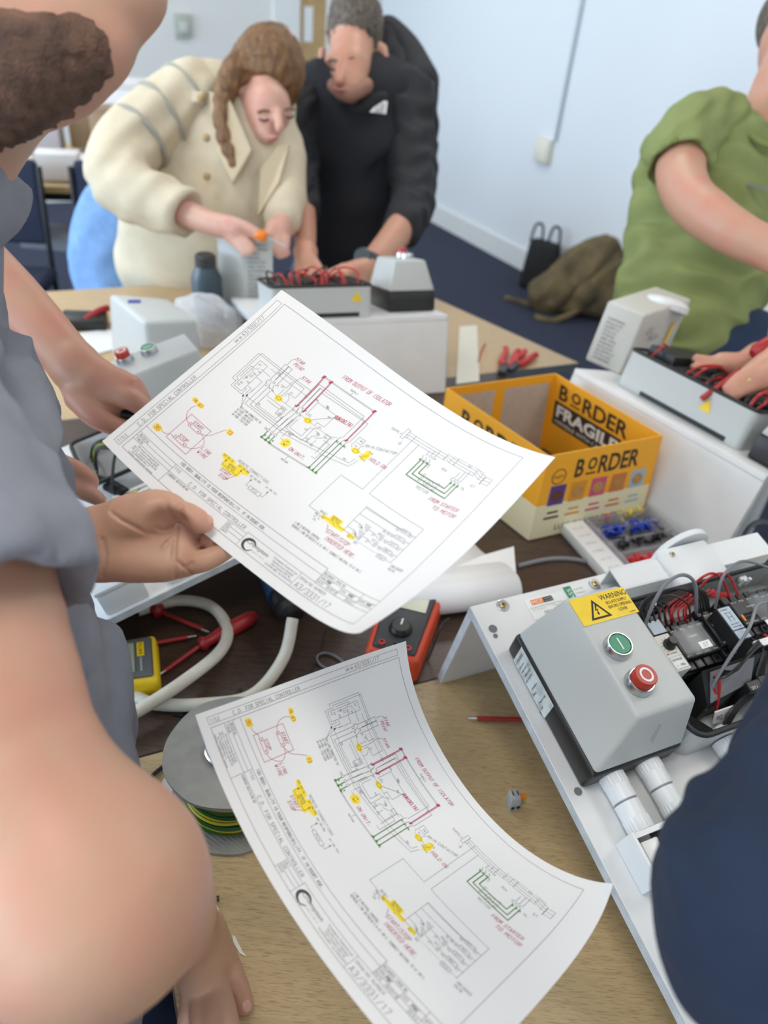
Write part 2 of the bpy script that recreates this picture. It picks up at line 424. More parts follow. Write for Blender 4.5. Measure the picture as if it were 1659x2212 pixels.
# surface trunking with a socket on the right wall, a control on the back wall
t = thing('cable_trunking', 'thin white vertical cable trunking running down the pale blue right wall', 'trunking', room(0, 2.315, 0.8))
rbox('channel', 0.0, 0.02, 2.306, 2.326, 0.80, ROOM_H, mat('aged white trunking', (0.50, 0.54, 0.58), 0.5), t, 0.003)
t = thing('wall_socket', 'small cream socket box at the foot of the wall trunking', 'socket', room(0, 2.24, 0.69))
rbox('back_box', 0.0, 0.035, 2.17, 2.30, 0.665, 0.80, mat('cream plastic', (0.72, 0.70, 0.58), 0.4), t, 0.006)
rbox('outlet_plate', 0.035, 0.042, 2.18, 2.29, 0.675, 0.79, mat('cream plate', (0.78, 0.76, 0.64), 0.35), t, 0.003)
t = thing('wall_control', 'small grey green control box fixed on the back wall', 'control', room(1.58, 0, 1.07))
rbox('housing', 1.52, 1.63, 0.0, 0.035, 1.06, 1.20, mat('grey green plastic', (0.42, 0.44, 0.38), 0.5), t, 0.008)
rbox('dial_panel', 1.545, 1.605, 0.035, 0.043, 1.09, 1.15, mat('pale grey plastic', (0.55, 0.57, 0.52), 0.5), t, 0.003)
for a, b in PANELS:
    t = thing('ceiling_light', 'square ceiling light, %s from the back in the %s row' % ({1.5: 'first', 3.7: 'second', 5.9: 'third', 8.1: 'last'}[b], {1.4: 'right', 3.4: 'middle', 5.2: 'window side'}[a]), 'ceiling light', room(a, b, ROOM_H - 0.012), group='ceiling light panels')
    rbox('light_frame', a - .31, a + .31, b - .31, b + .31, ROOM_H - .012, ROOM_H, m_white, t)
    rbox('diffuser', a - .29, a + .29, b - .29, b + .29, ROOM_H - .016, ROOM_H - .012, mat('lit diffuser', (1.0, 0.95, 0.88), 0.5, emit=4.0), t)

# ---------------------------------------------------------------- tables
TU = V((cos(radians(25)), sin(radians(25)), 0)); TV = V((-TU.y, TU.x, 0)); T0 = V((-0.272, 0.543, 0))
def tp(u, v, z=0.0): return T0 + TU * u + TV * v + V((0, 0, z))
m_oak = wood('light oak laminate', (0.54, 0.405, 0.225), (0.46, 0.335, 0.175), (0.76, 0.71, 0.65), radians(-25 - 90 + 118))
m_walnut = wood('dark walnut laminate', (0.082, 0.050, 0.034), (0.040, 0.024, 0.017), (0.6, 0.55, 0.5), radians(-25), rough=0.35)
m_leg = mat('dark grey steel leg', (0.06, 0.065, 0.07), 0.4, 0.6)
def table(label, poly, m, edge_m, legs, name='table', thick=0.025):
    c = sum((V(p) for p in poly), V()) / len(poly); t = thing(name, label, 'table', (c.x, c.y, 0))
    mb = MB(); mb.prism([(p[0], p[1]) for p in poly], 0.74 - thick, 0.74); mb.obj('tabletop', m, t, world=True)
    mb = MB(); n = len(poly)
    for i in range(n):
        a, b = V(poly[i]), V(poly[(i + 1) % n]); d_ = (b - a).normalized(); o = V((d_.y, -d_.x, 0)) * 0.002
        for q in (1,): mb.hexa([V((*(a).xy, .7155)), V((*(b).xy, .7155)), V((*(b + o).xy, .7155)), V((*(a + o).xy, .7155)), V((*(a).xy, .7395)), V((*(b).xy, .7395)), V((*(b + o).xy, .7395)), V((*(a + o).xy, .7395))])
    mb.obj('edge_band', edge_m, t, world=True)
    for p in legs:
        mb = MB(); mb.cyl((p[0], p[1], 0.02), (p[0], p[1], 0.715), 0.02); mb.lathe((p[0], p[1], 0), (0, 0, 1), [(0, .024), (.02, .024)]); mb.obj('leg', m_leg, t, world=True)
    mb = MB()
    for i in range(len(legs)):
        a, b = V((*legs[i][:2], 0)), V((*legs[(i + 1) % len(legs)][:2], 0)); d_ = (b - a).normalized(); o = V((-d_.y, d_.x, 0)) * .012
        mb.hexa([V((*(a - o).xy, .67)), V((*(b - o).xy, .67)), V((*(b + o).xy, .67)), V((*(a + o).xy, .67)), V((*(a - o).xy, .713)), V((*(b - o).xy, .713)), V((*(b + o).xy, .713)), V((*(a + o).xy, .713))])
    mb.obj('under_frame', m_leg, t, world=True)
    return t
m_edge = mat('grey brown edging', (0.16, 0.12, 0.085), 0.45)
table('light oak table in the foreground under the lower drawing', [tp(0, -.002), tp(0, -.72), tp(1.2, -.72), tp(1.2, -.002)], m_oak, m_edge, [tp(.1, -.1), tp(.1, -.62), tp(1.1, -.62), tp(1.1, -.1)])
table('dark walnut table in the middle carrying cables and tools', [tp(-.46, .872), tp(-.46, .001), tp(1.0, .001), tp(1.0, .872)], m_walnut, mat('black brown edging', (.03, .022, .018), .5), [tp(-.38, .78), tp(-.38, .1), tp(.9, .1), tp(.9, .78)])
fa, fb = V((0.505, 1.80, 0)), V((-0.10, 2.44, 0))
far = [V((-1.16, 1.13, 0)) , fa, fb, V((-1.05, 1.98, 0))]
far[0] = tp(-.95, .876); far[1] = tp((fa - T0).dot(TU), .876)
m_oak2 = wood('pale oak laminate', (0.60, 0.44, 0.25), (0.50, 0.35, 0.18), (0.8, 0.75, 0.7), radians(40))
table('far light oak table with a grey metal edge', far, m_oak2, m_alu, [(-.98, 1.3), (.32, 1.84), (-.12, 2.32), (-.95, 1.88)])
bt = [V((-1.95, 2.975, 0)), V((-0.72, 3.303, 0)), V((-0.95, 4.15, 0)), V((-2.18, 3.83, 0))]
table('cluttered light wood table by the back wall', bt, m_oak2, mat('tan edging', (.42, .28, .12), .5), [(-1.85, 3.08), (-.83, 3.36), (-1.02, 4.02), (-2.08, 3.74)])

# ---------------------------------------------------------------- starter training boards
m_board = mat('white painted board', (0.76, 0.765, 0.765), 0.42, col2=(0.71, 0.715, 0.71), scale=14, bump=0.08, bscale=60)
m_bedge = mat('scuffed board edge', (0.56, 0.60, 0.64), 0.5, col2=(0.42, 0.46, 0.50), scale=45)
m_grey = mat('light grey enclosure plastic', (0.50, 0.52, 0.51), 0.42, bump=0.04, bscale=900)
m_greyd = mat('grey enclosure plastic shade', (0.42, 0.43, 0.42), 0.45)
m_gasket = mat('black rubber gasket', (0.010, 0.010, 0.011), 0.55)
m_cond = mat('white conduit plastic', (0.74, 0.76, 0.77), 0.38)
m_ink = mat('black print', (0.012, 0.012, 0.012), 0.6)
m_inkg = mat('grey print', (0.16, 0.16, 0.16), 0.6)
m_yellow = mat('warning yellow', (0.86, 0.60, 0.012), 0.4, col2=(0.80, 0.54, 0.012), scale=60)
m_green = mat('push button green', (0.012, 0.235, 0.115), 0.35)
m_red = mat('push button red', (0.42, 0.030, 0.018), 0.38)
m_paperw = mat('white label', (0.78, 0.79, 0.78), 0.45)
m_wred = mat('red cable', (0.44, 0.014, 0.016), 0.35)
m_wblk = mat('black cable', (0.014, 0.014, 0.015), 0.4)
m_wgry = mat('grey cable', (0.20, 0.21, 0.23), 0.4)
m_wgrn = mat('green yellow cable', (0.05, 0.16, 0.03), 0.4, col2=(0.45, 0.45, 0.02), scale=60)
m_clear = mat('clear plastic cover', (0.80, 0.85, 0.88), 0.08, trans=0.0, alpha=0.10)
m_orange = mat('orange plastic', (0.85, 0.22, 0.01), 0.4)
m_bluelab = mat('pale blue label', (0.40, 0.47, 0.56), 0.4)

def frame(O, ang, tilt):
    O = V(O); x = V((cos(ang), sin(ang), 0)); h = V((x.y, -x.x, 0))
    y = -(h * cos(tilt) - V((0, 0, 1)) * sin(tilt)); z = x.cross(y)
    M = Matrix((x, y, z)).transposed().to_4x4(); M.translation = O; return M
BW, BL, BH = 0.445, 0.68, 0.181
def stand(label, M, L=BL, group=None):
    t = thing('training_board', label, 'board', M=M, group=group)
    mb = MB(); mb.box(0, BW, -L, 0, -.012, 0, .0012, 1); mb.obj('sloped_board', m_board, t)
    mb = MB(); mb.box(0, BW, -.0125, -.0005, -BH, -.0122, .001, 1); mb.obj('back_panel', m_board, t)
    mb = MB(); mb.box(-.0006, 0, -L, -.0005, -.0118, -.0004); mb.box(BW, BW + .0006, -L, -.0005, -.0118, -.0004)
    mb.box(-.0006, 0, -.0123, -.0007, -BH, -.0124); mb.box(BW, BW + .0006, -.0123, -.0007, -BH, -.0124); mb.obj('raw_edge', m_bedge, t)
    return t
def screw(t, x, y, z=0, r=.0045, rw=.0085):
    mb = MB(); mb.lathe((x, y, z), (0, 0, 1), [(0, rw), (.001, rw), (.0013, rw * .9)], 20); w_ = mb.obj('washer', m_steel, t)
    mb = MB(); mb.lathe((x, y, z + .0012), (0, 0, 1), [(0, r), (.0012, r), (.002, r * .7)], 14); mb.obj('screw_head', m_brass, w_)
    mb = MB(); mb.box(x - r * .6, x + r * .6, y - .0006, y + .0006, z + .003, z + .0034); mb.box(x - .0006, x + .0006, y - r * .6, y + r * .6, z + .003, z + .0034); mb.obj('screw_slot', m_gasket, w_)
def hole(t, x, y, r=.004):
    mb = MB(); mb.lathe((x, y, 0.0003), (0, 0, 1), [(0, r), (.0004, r)], 14); mb.obj('drill_hole', mat('dark drill hole', (.16, .17, .18), .8), t)

MFR = frame(on(1015, 1310, .9165), radians(26), radians(14))
bF = stand('white sloping board in the right foreground with its near end open', MFR)
screw(bF, .042, -.010); screw(bF, .181, -.012)
for x, y, r in ((.014, -.037, .0055), (.0125, -.047, .003), (.0135, -.243, .0045), (.02, -.152, .003), (.009, -.44, .003), (.03, -.545, .0035)): hole(bF, x, y, r)
def flat(o, name, m, x0, x1, y0, y1, z=0.0004, M=None):
    mb = MB(); mb.box(x0, x1, y0, y1, z - .0003, z); return mb.obj(name, m, o)
st = flat(bF, 'asset_sticker', m_paperw, .072, .130, -.040, -.010, .0006)
pf = planef((0, 0, .0006), (1, 0, 0), (0, 1, 0), .0003)
mb = MB(); mb.box(.080, .098, -.020, -.0125, .0006, .0009); mb.obj('orange_logo_panel', m_orange, st)
mb = MB(); mb.box(.098, .112, -.020, -.0125, .0006, .0009); mb.obj('black_logo_panel', m_ink, st)
pf2 = planef((0, 0, .0010), (1, 0, 0), (0, 1, 0), .0002)
mb = MB(); letters(mb, 'MCP', .0815, -.0190, .0050, pf2, .0150); letters(mb, 'Consulting', .0995, -.0157, .0016, pf2, .0115); letters(mb, 'and Training', .0995, -.0188, .0016, pf2, .0115); mb.obj('logo_lettering', m_paperw, st)
mb = MB(); letters(mb, 'Property of MCP Consulting & Training', .0755, -.0248, .0021, pf, .047, off=-.01); letters(mb, 'Tel: +44 (0)121           Web: www', .0755, -.0280, .0014, pf, .047, off=-.01); letters(mb, '001403', .0905, -.0365, .0056, pf, .0245, off=-.012); mb.obj('asset_number', m_ink, st)
st = flat(bF, 'test_sticker', m_paperw, .1335, .172, -.034, -.006, .0006)
mb = MB(); mb.box(.1335, .1445, -.034, -.006, .0006, .0009); g_ = mb.obj('green_strip', mat('label green', (.01, .25, .12), .5), st)
mb = MB(); letters(mb, 'PASS', .1425, -.0325, .0062, pf2, .0225, pi / 2); mb.obj('pass_lettering', m_paperw, st)
mb = MB()
for i, s_ in enumerate(('DATE', '14/06/23', 'TESTED')): letters(mb, s_, .147, -.014 - .006 * i, .0022, pf, .014, off=-.01)
mb.obj('test_lettering', m_inkg, st)

# --- push button box
pb = thing('push_button_box', 'grey start stop box with green and red buttons and a yellow warning label', 'control box', M=MFR)
mb = MB(); mb.box(.0175, .137, -.2425, -.067, .0005, .036, .005, 3); mb.obj('black_base', m_black, pb)
mb = MB(); mb.hexa([(.0185, -.2415, .0362), (.136, -.2415, .0362), (.136, -.0685, .0362), (.0185, -.0685, .0362), (.0475, -.223, .115), (.1215, -.223, .115), (.1190, -.0785, .115), (.0460, -.0785, .115)], .005, 4)
mb.obj('cover', m_grey, pb)
def button(t, x, y, z, cap_m, h, red):
    mb = MB(); mb.lathe((x, y, z), (0, 0, 1), [(0, .0150), (.003, .0150), (.0085, .0142), (.0105, .0132), (.0105, .0122), (.008, .0120)], 40)
    bz = mb.obj('button_bezel', m_steel, t)
    mb = MB(); mb.lathe((x, y, z + .004), (0, 0, 1), [(0, .0118), (h - .001, .0118), (h, .0110)], 40); c = mb.obj('button_cap', cap_m, bz)
    mb = MB(); zz = z + .004 + h + .0002
    if red:
        n = 40; vs = [(x + r * cos(2 * pi * k / n), y + r * sin(2 * pi * k / n) * 1.12, zz) for r in (.0070, .0050) for k in range(n)]
        mb.add(vs, [[k, (k + 1) % n, n + (k + 1) % n, n + k] for k in range(n)])
    else: mb.quad((x - .0008, y - .0068, zz), (x + .0008, y - .0068, zz), (x + .0008, y + .0068, zz), (x - .0008, y + .0068, zz))
    mb.obj('button_symbol', m_paperw, bz)
button(pb, .0685, -.1490, .115, m_green, .0062, False); button(pb, .0675, -.1910, .115, m_red, .0165, True)
lb = flat(pb, 'warning_label', m_yellow, .0480, .1205, -.1165, -.0825, .1156)
pf = planef((0, 0, .1156), (1, 0, 0), (0, 1, 0), .00025)
mb = MB(); A, B_, C_ = (.0605, -.1125), (.0872, -.1125), (.0738, -.0885)
def tri(mb, A, B_, C_, f, k=.72):
    c = ((A[0] + B_[0] + C_[0]) / 3, (A[1] + B_[1] + C_[1]) / 3); o = [A, B_, C_]; i_ = [(c[0] + (p[0] - c[0]) * k, c[1] + (p[1] - c[1]) * k) for p in o]
    vs = [f(*p) for p in o + i_]; mb.add(vs, [[a, (a + 1) % 3, 3 + (a + 1) % 3, 3 + a] for a in range(3)])
def bolt(mb, x, y, h, f):
    P = [(.10, 1.0), (-.16, .45), (.02, .5), (-.06, .2), (-.16, .24), (.02, 0), (.10, .30), (.04, .25), (.16, .62), (-.02, .56), (.30, .98)]
    mb.add([f(x + p[0] * h, y + p[1] * h) for p in P], [[0, 1, 2, 9, 10], [2, 3, 7, 8, 9], [4, 5, 6, 7, 3]])
tri(mb, A, B_, C_, pf); bolt(mb, .0730, -.1085, .0135, pf)
letters(mb, 'WARNING', .0845, -.0925, .0068, pf, .0350)
for i, (s_, x, L_) in enumerate((('ISOLATE SUPPLY', .0885, .0275), ('BEFORE OPENING', .0885, .0300), ('COVER', .0985, .0115))): letters(mb, s_, x, -.0985 - .0056 * i, .0037, pf, L_)
letters(mb, 'L1280500B', .1095, -.1145, .0016, pf, .0078); mb.obj('warning_print', m_ink, lb)
mb = MB(); mb.box(.0171, .0175, -.160, -.084, .003, .034); rl = mb.obj('rating_label', mat('scuffed silver label', (.62, .66, .66), .4, col2=(.30, .33, .33), scale=70, mixlo=.45, mixhi=.75), pb)
f_ = planef((.0171, 0, 0), (0, 0, 1), (0, 1, 0), .0003); mb = MB(); letters(mb, 'Lovato', .0055, -.0920, .0052, f_, .023, shear=.2)
for i in range(10):
    if i not in (4, 7): letters(mb, ('electric', 'M0P 009 12', '400V AC3', 'IEC 60947', '4kW 9A', '50/60Hz', 'IP65', '230V', 'Made in Italy', 'CE')[i], .0055 + .002 * (i % 3), -.099 - .0058 * i, .0024, f_, (.016, .022, .018, .020, .012, .016, .01, .014, .020, .008)[i])
mb.obj('rating_print', m_ink, rl)
mb = MB(); mb.lathe((.066, -.2335, .060), (0, -.97, .24), [(0, .0042), (.0015, .0042), (.0022, .003)], 16); mb.obj('cover_screw', m_steel, pb)
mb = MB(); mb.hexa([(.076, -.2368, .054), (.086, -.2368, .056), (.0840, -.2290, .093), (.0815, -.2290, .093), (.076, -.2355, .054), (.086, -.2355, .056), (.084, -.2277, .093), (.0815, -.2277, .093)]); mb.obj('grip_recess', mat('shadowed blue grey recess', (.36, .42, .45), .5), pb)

# --- ribbed couplings
def coupling(label, x, y0, y1, z=.0142, r=.0138, group=None, M=MFR):
    t = thing('conduit_coupling', label, 'conduit', M=M @ Matrix.Translation((x, y0, 0)), group=group)
    L_ = y0 - y1; md = L_ * .5
    for a, b, nm in ((0.0, md - .0008, 'sleeve'), (md + .0008, L_, 'sleeve')):
        mb = MB(); mb.lathe((0, -a, z), (0, -1, 0), [(0, r * .9), (.0006, r), (b - a - .0006, r), (b - a, r * .9)], 28); mb.obj(nm, m_cond, t)
    mb = MB(); mb.lathe((0, -(md - .001), z), (0, -1, 0), [(0, r * .9), (.002, r * .9)], 24); mb.obj('seam_groove', m_wgry, t)
    for a in (0.001, L_ - .014):
        mb = MB(); n = 44; vs = []
        for h in (a, a + .013):
            for k in range(n): q = r * (1.045 if k % 2 else 1.0); vs.append((q * cos(2 * pi * k / n), -h, z + q * sin(2 * pi * k / n)))
        mb.add(vs, [[k, (k + 1) % n, n + (k + 1) % n, n + k] for k in range(n)]); mb.add(vs[:n], [list(range(n))]); mb.add(vs[n:], [list(range(n))[::-1]]); mb.obj('ribbed_collar', m_cond, t)
    return t
coupling('white ribbed conduit coupling leaving the start stop box, the one by the board edge', .050, -.2395, -.303)
coupling('white ribbed conduit coupling leaving the start stop box, right of its twin', .098, -.2395, -.303)
coupling('white ribbed conduit coupling below the open starter enclosure', .203, -.2475, -.303)

# --- trunking along the lower part of the board, one end open
tr = thing('cable_trunking', 'white open trunking with wires across the lower foreground board', 'trunking', M=MFR)
mb = MB(); mb.box(.026, BW - .01, -.350, -.304, .0004, .0022); mb.box(.026, BW - .01, -.3062, -.304, .0022, .037); mb.box(.026, BW - .01, -.350, -.3478, .0022, .037)
mb.box(.026, .2, -.309, -.304, .034, .038); mb.box(.026, .2, -.350, -.345, .034, .038); mb.obj('channel', m_cond, tr)
mb = MB(); mb.box(.0225, .026, -.352, -.3025, .0004, .0395, .0012); mb.obj('end_cap', m_cond, tr)
mb = MB(); mb.box(.030, .050, -.339, -.313, .0024, .034, .0015); mb.obj('inner_block', m_plast, tr)
mb = MB(); mb.box(.092, BW - .01, -.3525, -.3015, .0385, .0410, .001); mb.box(.092, BW - .01, -.3525, -.350, .028, .0385); mb.box(.092, BW - .01, -.304, -.3015, .028, .0385); mb.obj('trunking_lid', m_cond, tr)
for k, (m_, pts) in enumerate(((m_wblk, [(.052, -.309, .02), (.068, -.312, .03), (.09, -.32, .03), (.13, -.325, .025)]), (m_wgrn, [(.085, -.309, .018), (.068, -.316, .027), (.064, -.33, .026), (.075, -.346, .02)]),
  (mat('navy cable', (.02, .03, .07), .4), [(.10, -.318, .018), (.082, -.324, .024), (.078, -.336, .022), (.095, -.345, .02)]), (m_wblk, [(.055, -.312, .012), (.075, -.31, .02), (.11, -.32, .012)]))):
    mb = MB(); mb.tube(pts, .0017); mb.obj('cable', m_, tr)
# --- trunking along the top edge
tr = thing('cable_trunking', 'white trunking along the top edge of the foreground board', 'trunking', M=MFR)
mb = MB(); mb.box(.186, .262, -.048, -.014, .0004, .002); mb.box(.186, .262, -.048, -.046, .002, .036); mb.box(.186, .262, -.016, -.014, .002, .036); mb.box(.186, .262, -.0465, -.0155, .034, .036); mb.obj('channel', m_cond, tr)
mb = MB(); mb.box(.262, .345, -.066, -.008, .0004, .043, .004, 2); mb.obj('junction_cover', m_cond, tr); screw(tr, .280, -.020, .043, .003, .0045)
mb = MB(); mb.cyl((.325, .004, .012), (.325, -.004, .012), .042, n=32); mb.obj('round_cover', m_cond, tr); screw(tr, .352, -.022, .0, .004, .0075)
mb = MB(); mb.box(.345, BW - .004, -.05, -.014, .0004, .036); mb.obj('trunking_lid', m_cond, tr)

# --- open starter enclosure with its gear
def rrect(x0, x1, y0, y1, r, n=6):
    P = []
    for cx, cy, a in ((x1 - r, y1 - r, 0), (x0 + r, y1 - r, 90), (x0 + r, y0 + r, 180), (x1 - r, y0 + r, 270)):
        for k in range(n + 1): t = radians(a + 90 * k / n); P.append((cx + r * cos(t), cy + r * sin(t)))
    return P
def tray(t, x0, x1, y0, y1, h, r=.02, wall=.004, m=None, name='enclosure_base'):
    mb = MB(); O = rrect(x0, x1, y0, y1, r); I = rrect(x0 + wall, x1 - wall, y0 + wall, y1 - wall, r - wall); n = len(O)
    vs = [(*p, .0005) for p in O] + [(*p, h) for p in O] + [(*p, h) for p in I] + [(*p, .004) for p in I]
    mb.add(vs, [[j * n + k, j * n + (k + 1) % n, (j + 1) * n + (k + 1) % n, (j + 1) * n + k] for j in range(3) for k in range(n)] + [list(range(n))[::-1], list(range(3 * n, 4 * n))], False)
    mb.obj(name, m or m_grey, t, smooth=False)
    mb = MB(); G = rrect(x0 + .001, x1 - .001, y0 + .001, y1 - .001, r - .001); P = [(*p, h + .0015) for p in G]
    mb.tube(P + [P[0]], .0034, 6, 1, False); mb.obj('gasket', m_gasket, t)
se = thing('starter_enclosure', 'open grey starter enclosure full of contactors and red and black wiring', 'enclosure', M=MFR)
tray(se, .141, .430, -.2465, -.071, .050, m=m_grey)
mb = MB(); mb.box(.150, .420, -.215, -.090, .0042, .0075); mb.obj('mounting_plate', mat('dark mounting plate', (.07, .072, .075), .45, .3), se)
for x, y in ((.193, -.078), (.348, -.078)):
    mb = MB(); mb.box(x, x + .012, y - .004, y + .002, .040, .046, .001); mb.box(x, x + .003, y - .008, y - .004, .036, .050); mb.box(x + .009, x + .012, y - .008, y - .004, .036, .050); mb.obj('cover_clip', m_cond, se)
m_cont = mat('black contactor body', (0.014, 0.0145, 0.016), 0.42)
m_wht = mat('white lettering', (0.72, 0.72, 0.70), 0.5)
def contactor(x0, x1, y0, y1, z, txt=('1L1', '3L2', '5L3', '21NC'), bt=('2T1', '4T2', '6T3', '22NC'), logo=True):
    mb = MB(); n = len(txt); wd = (x1 - x0) / n
    mb.box(x0, x1, y0 + .012, y1 - .012, .0078, z, .0012, 1); mb.box(x0, x1, y0, y1, .0078, z - .016, .001, 1)
    for k in range(n):
        for (ya, yb) in ((y1 - .0115, y1 - .001), (y0 + .001, y0 + .0115)): mb.box(x0 + wd * k + .0012, x0 + wd * (k + 1) - .0012, ya, yb, z - .016, z - .008, .0008, 1)
    c = mb.obj('contactor', m_cont, se)
    mb = MB()
    for k in range(n):
        for yy in (y1 - .0066, y0 + .0066): mb.lathe((x0 + wd * (k + .5), yy, z - .0082), (0, 0, 1), [(0, .0031), (.0004, .0031)], 12)
    mb.obj('terminal_screws', mat('dark terminal screw', (.004, .004, .004), .3, .3), c)
    f1 = planef((0, 0, z), (1, 0, 0), (0, 1, 0), .0003); mb = MB()
    for k in range(n):
        letters(mb, txt[k], x0 + wd * k + .002, y1 - .0155, .0018, f1, wd * .55); letters(mb, bt[k], x0 + wd * k + .002, y0 + .0137, .0018, f1, wd * .55)
    if logo: letters(mb, 'Crompton', (x0 + x1) / 2 - .006, (y0 + y1) / 2 + .004, .0026, f1, .013)
    mb.obj('terminal_print', m_wht, c)
    return c
cs = contactor(.1745, .2255, -.180, -.118, .074)
mb = MB(); mb.box(.1765, .2090, -.168, -.133, .0744, .0885, .0015, 1); mb.obj('clear_cover', m_clear, cs)
mb = MB(); mb.box(.1875, .2030, -.1672, -.1585, .0887, .0892); q = mb.obj('marker_tag', m_paperw, cs)
mb = MB(); letters(mb, 'ST', .1915, -.1658, .0052, planef((0, 0, .0892), (1, 0, 0), (0, 1, 0), .0003), .0075, shear=.2, off=-.02); mb.obj('tag_lettering', m_inkg, cs)
contactor(.2265, .2460, -.178, -.112, .078, ('1L1', '3L2'), ('2T1', '4T2'))
mb = MB(); mb.box(.2310, .2500, -.174, -.130, .078, .098, .001, 1); rb_ = mb.obj('relay_block', m_cont, se)
mb = MB(); mb.box(.2320, .2490, -.1605, -.1315, .098, .0985); mb.obj('pale_blue_panel', m_bluelab, rb_); mb = MB(); mb.box(.2320, .2490, -.1730, -.1620, .098, .0985); mb.obj('pale_blue_panel', m_bluelab, rb_)
f1 = planef((0, 0, .0985), (1, 0, 0), (0, 1, 0), .0003); mb = MB(); letters(mb, 'Crompton', .2335, -.1352, .0022, f1, .010)
for (a, b) in (((.2355, -.139), (.2455, -.139)), ((.2375, -.139), (.2375, -.150)), ((.2435, -.139), (.2435, -.150)), ((.2375, -.1445), (.2435, -.1445))): ribbon(mb, [a, b], .0004, f1)
letters(mb, '10A 600V', .2345, -.1545, .0016, f1, .012); letters(mb, 'A300 Q300', .2345, -.158, .0016, f1, .012); letters(mb, 'CE', .2405, -.1695, .005, f1, .007, off=-.03); mb.obj('relay_print', m_ink, rb_)
cr = contactor(.2690, .3180, -.166, -.108, .082)
mb = MB(); mb.box(.2712, .2738, -.1485, -.1400, .0822, .0832); mb.obj('orange_flag', m_orange, cr)
mb = MB()
for j in range(2):
    for k in range(7): mb.box(.2765 + .0024 * k, .2780 + .0024 * k, -.1405 - .0045 * j - .0016, -.1405 - .0045 * j + .0016, .0822, .0825)
mb.obj('vent_slots', mat('vent black', (.002, .002, .002), .7), cr)
mb = MB(); mb.box(.2930, .3170, -.154, -.124, .0824, .0960, .0015, 1); mb.obj('clear_cover', m_clear, cr)
mb = MB(); mb.box(.2955, .3105, -.163, -.1545, .084, .0845); mb.obj('marker_tag', m_paperw, cr); mb = MB(); letters(mb, 'C', .300, -.1618, .0052, planef((0, 0, .0845), (1, 0, 0), (0, 1, 0), .0003), .004, off=-.02); mb.obj('tag_lettering', m_inkg, cr)
contactor(.3200, .3700, -.166, -.108, .076); contactor(.3720, .4150, -.180, -.118, .074)
# timer with range knob
mb = MB(); mb.box(.1510, .1735, -.1320, -.112, .0078, .0750, .0012, 1); mb.box(.1735, .1745, -.178, -.112, .0078, .072); tb = mb.obj('timer_body', m_cont, se)
mb = MB(); mb.box(.1535, .1715, -.1310, -.114, .0750, .0754); mb.obj('pale_blue_panel', m_bluelab, tb)
mb = MB(); mb.box(.1505, .1720, -.1790, -.1325, .0078, .0755, .0015, 2); tm = mb.obj('timer', mat('ivory timer housing', (.70, .69, .62), .4), se)
mb = MB(); mb.lathe((.1625, -.1470, .0757), (0, 0, 1), [(0, .0072), (.002, .0072), (.003, .0060), (.0115, .0055), (.012, .005)], 18); mb.obj('range_knob', m_black, tm)
f1 = planef((0, 0, .0755), (1, 0, 0), (0, 1, 0), .0003); mb = MB()
for k in range(11):
    a = radians(230 - 28 * k); ribbon(mb, [(.1625 + .0080 * cos(a), -.1470 + .0080 * sin(a)), (.1625 + .0095 * cos(a), -.1470 + .0095 * sin(a))], .0004, f1)
letters(mb, 'Crompton', .1560, -.1580, .0024, f1, .011); mb.obj('dial_print', m_ink, tm)
mb = MB(); mb.lathe((.1537, -.1572, .0756), (0, 0, 1), [(0, .0010), (.0006, .0010)], 10); mb.obj('red_indicator', m_red, tm)
mb = MB(); mb.box(.1518, .1708, -.1770, -.1610, .0756, .0759); q = mb.obj('range_sticker', m_paperw, tm); f1 = planef((0, 0, .0759), (1, 0, 0), (0, 1, 0), .0003)
mb = MB(); letters(mb, 'RANGE', .1545, -.1668, .0030, f1, .0130); letters(mb, '1 - 100s', .1560, -.1738, .0030, f1, .0110)
for a, b in (((.1525, -.1763), (.1701, -.1763)), ((.1701, -.1763), (.1701, -.1617)), ((.1701, -.1617), (.1525, -.1617)), ((.1525, -.1617), (.1525, -.1763))): ribbon(mb, [a, b], .0003, f1)
mb.obj('range_print', m_ink, tm)
# overload relay with its slanted label
mb = MB(); mb.hexa([(.1860, -.2180, .0078), (.285, -.206, .0078), (.285, -.182, .0078), (.1860, -.182, .0078), (.1860, -.2150, .045), (.285, -.2020, .045), (.285, -.184, .070), (.1860, -.184, .070)], .001, 1); ov = mb.obj('overload_relay', m_cont, se)
a_, b_, c_, d_ = V((.1890, -.2135, .0470)), V((.2560, -.2055, .0470)), V((.2620, -.1865, .0690)), V((.1960, -.1875, .0680)); n_ = (b_ - a_).cross(d_ - a_).normalized() * .0012
mb = MB(); mb.hexa([a_, b_, c_, d_, a_ + n_, b_ + n_, c_ + n_, d_ + n_]); mb.obj('rating_label', mat('grey rating label', (.20, .20, .21), .45), ov)
f1 = planef(a_ + n_, b_ - a_, n_.cross(b_ - a_), .0003); mb = MB()
for i in range(7): letters(mb, ('RF38 0900 THERMAL', 'In 690V Uimp 6kV', 'IEC/EN 60947-4-1', 'AC3 400V 5.5kW', '6 - 10A Class 10A', 'UL CSA 600V', '95-96 NC 97-98 NO')[i], .016, .0215 - .0033 * i, .0019, f1, .030, off=-.008)
letters(mb, 'UK CE', .0555, .014, .0052, f1, .011, off=-.02); mb.obj('rating_print', mat('light print', (.02, .02, .02), .6), ov)
mb = MB(); mb.box(.243, .262, -.2185, -.2065, .008, .054, .001, 1); q = mb.obj('terminal_block', m_cont, se)
mb = MB(); letters(mb, '2T1', .2455, -.2168, .0032, planef((0, 0, .054), (1, 0, 0), (0, 1, 0), .0003), .0085); mb.obj('terminal_print', m_wht, q)
mb = MB(); mb.box(.262, .281, -.2165, -.2045, .008, .054, .001, 1); mb.obj('terminal_block', m_cont, se)
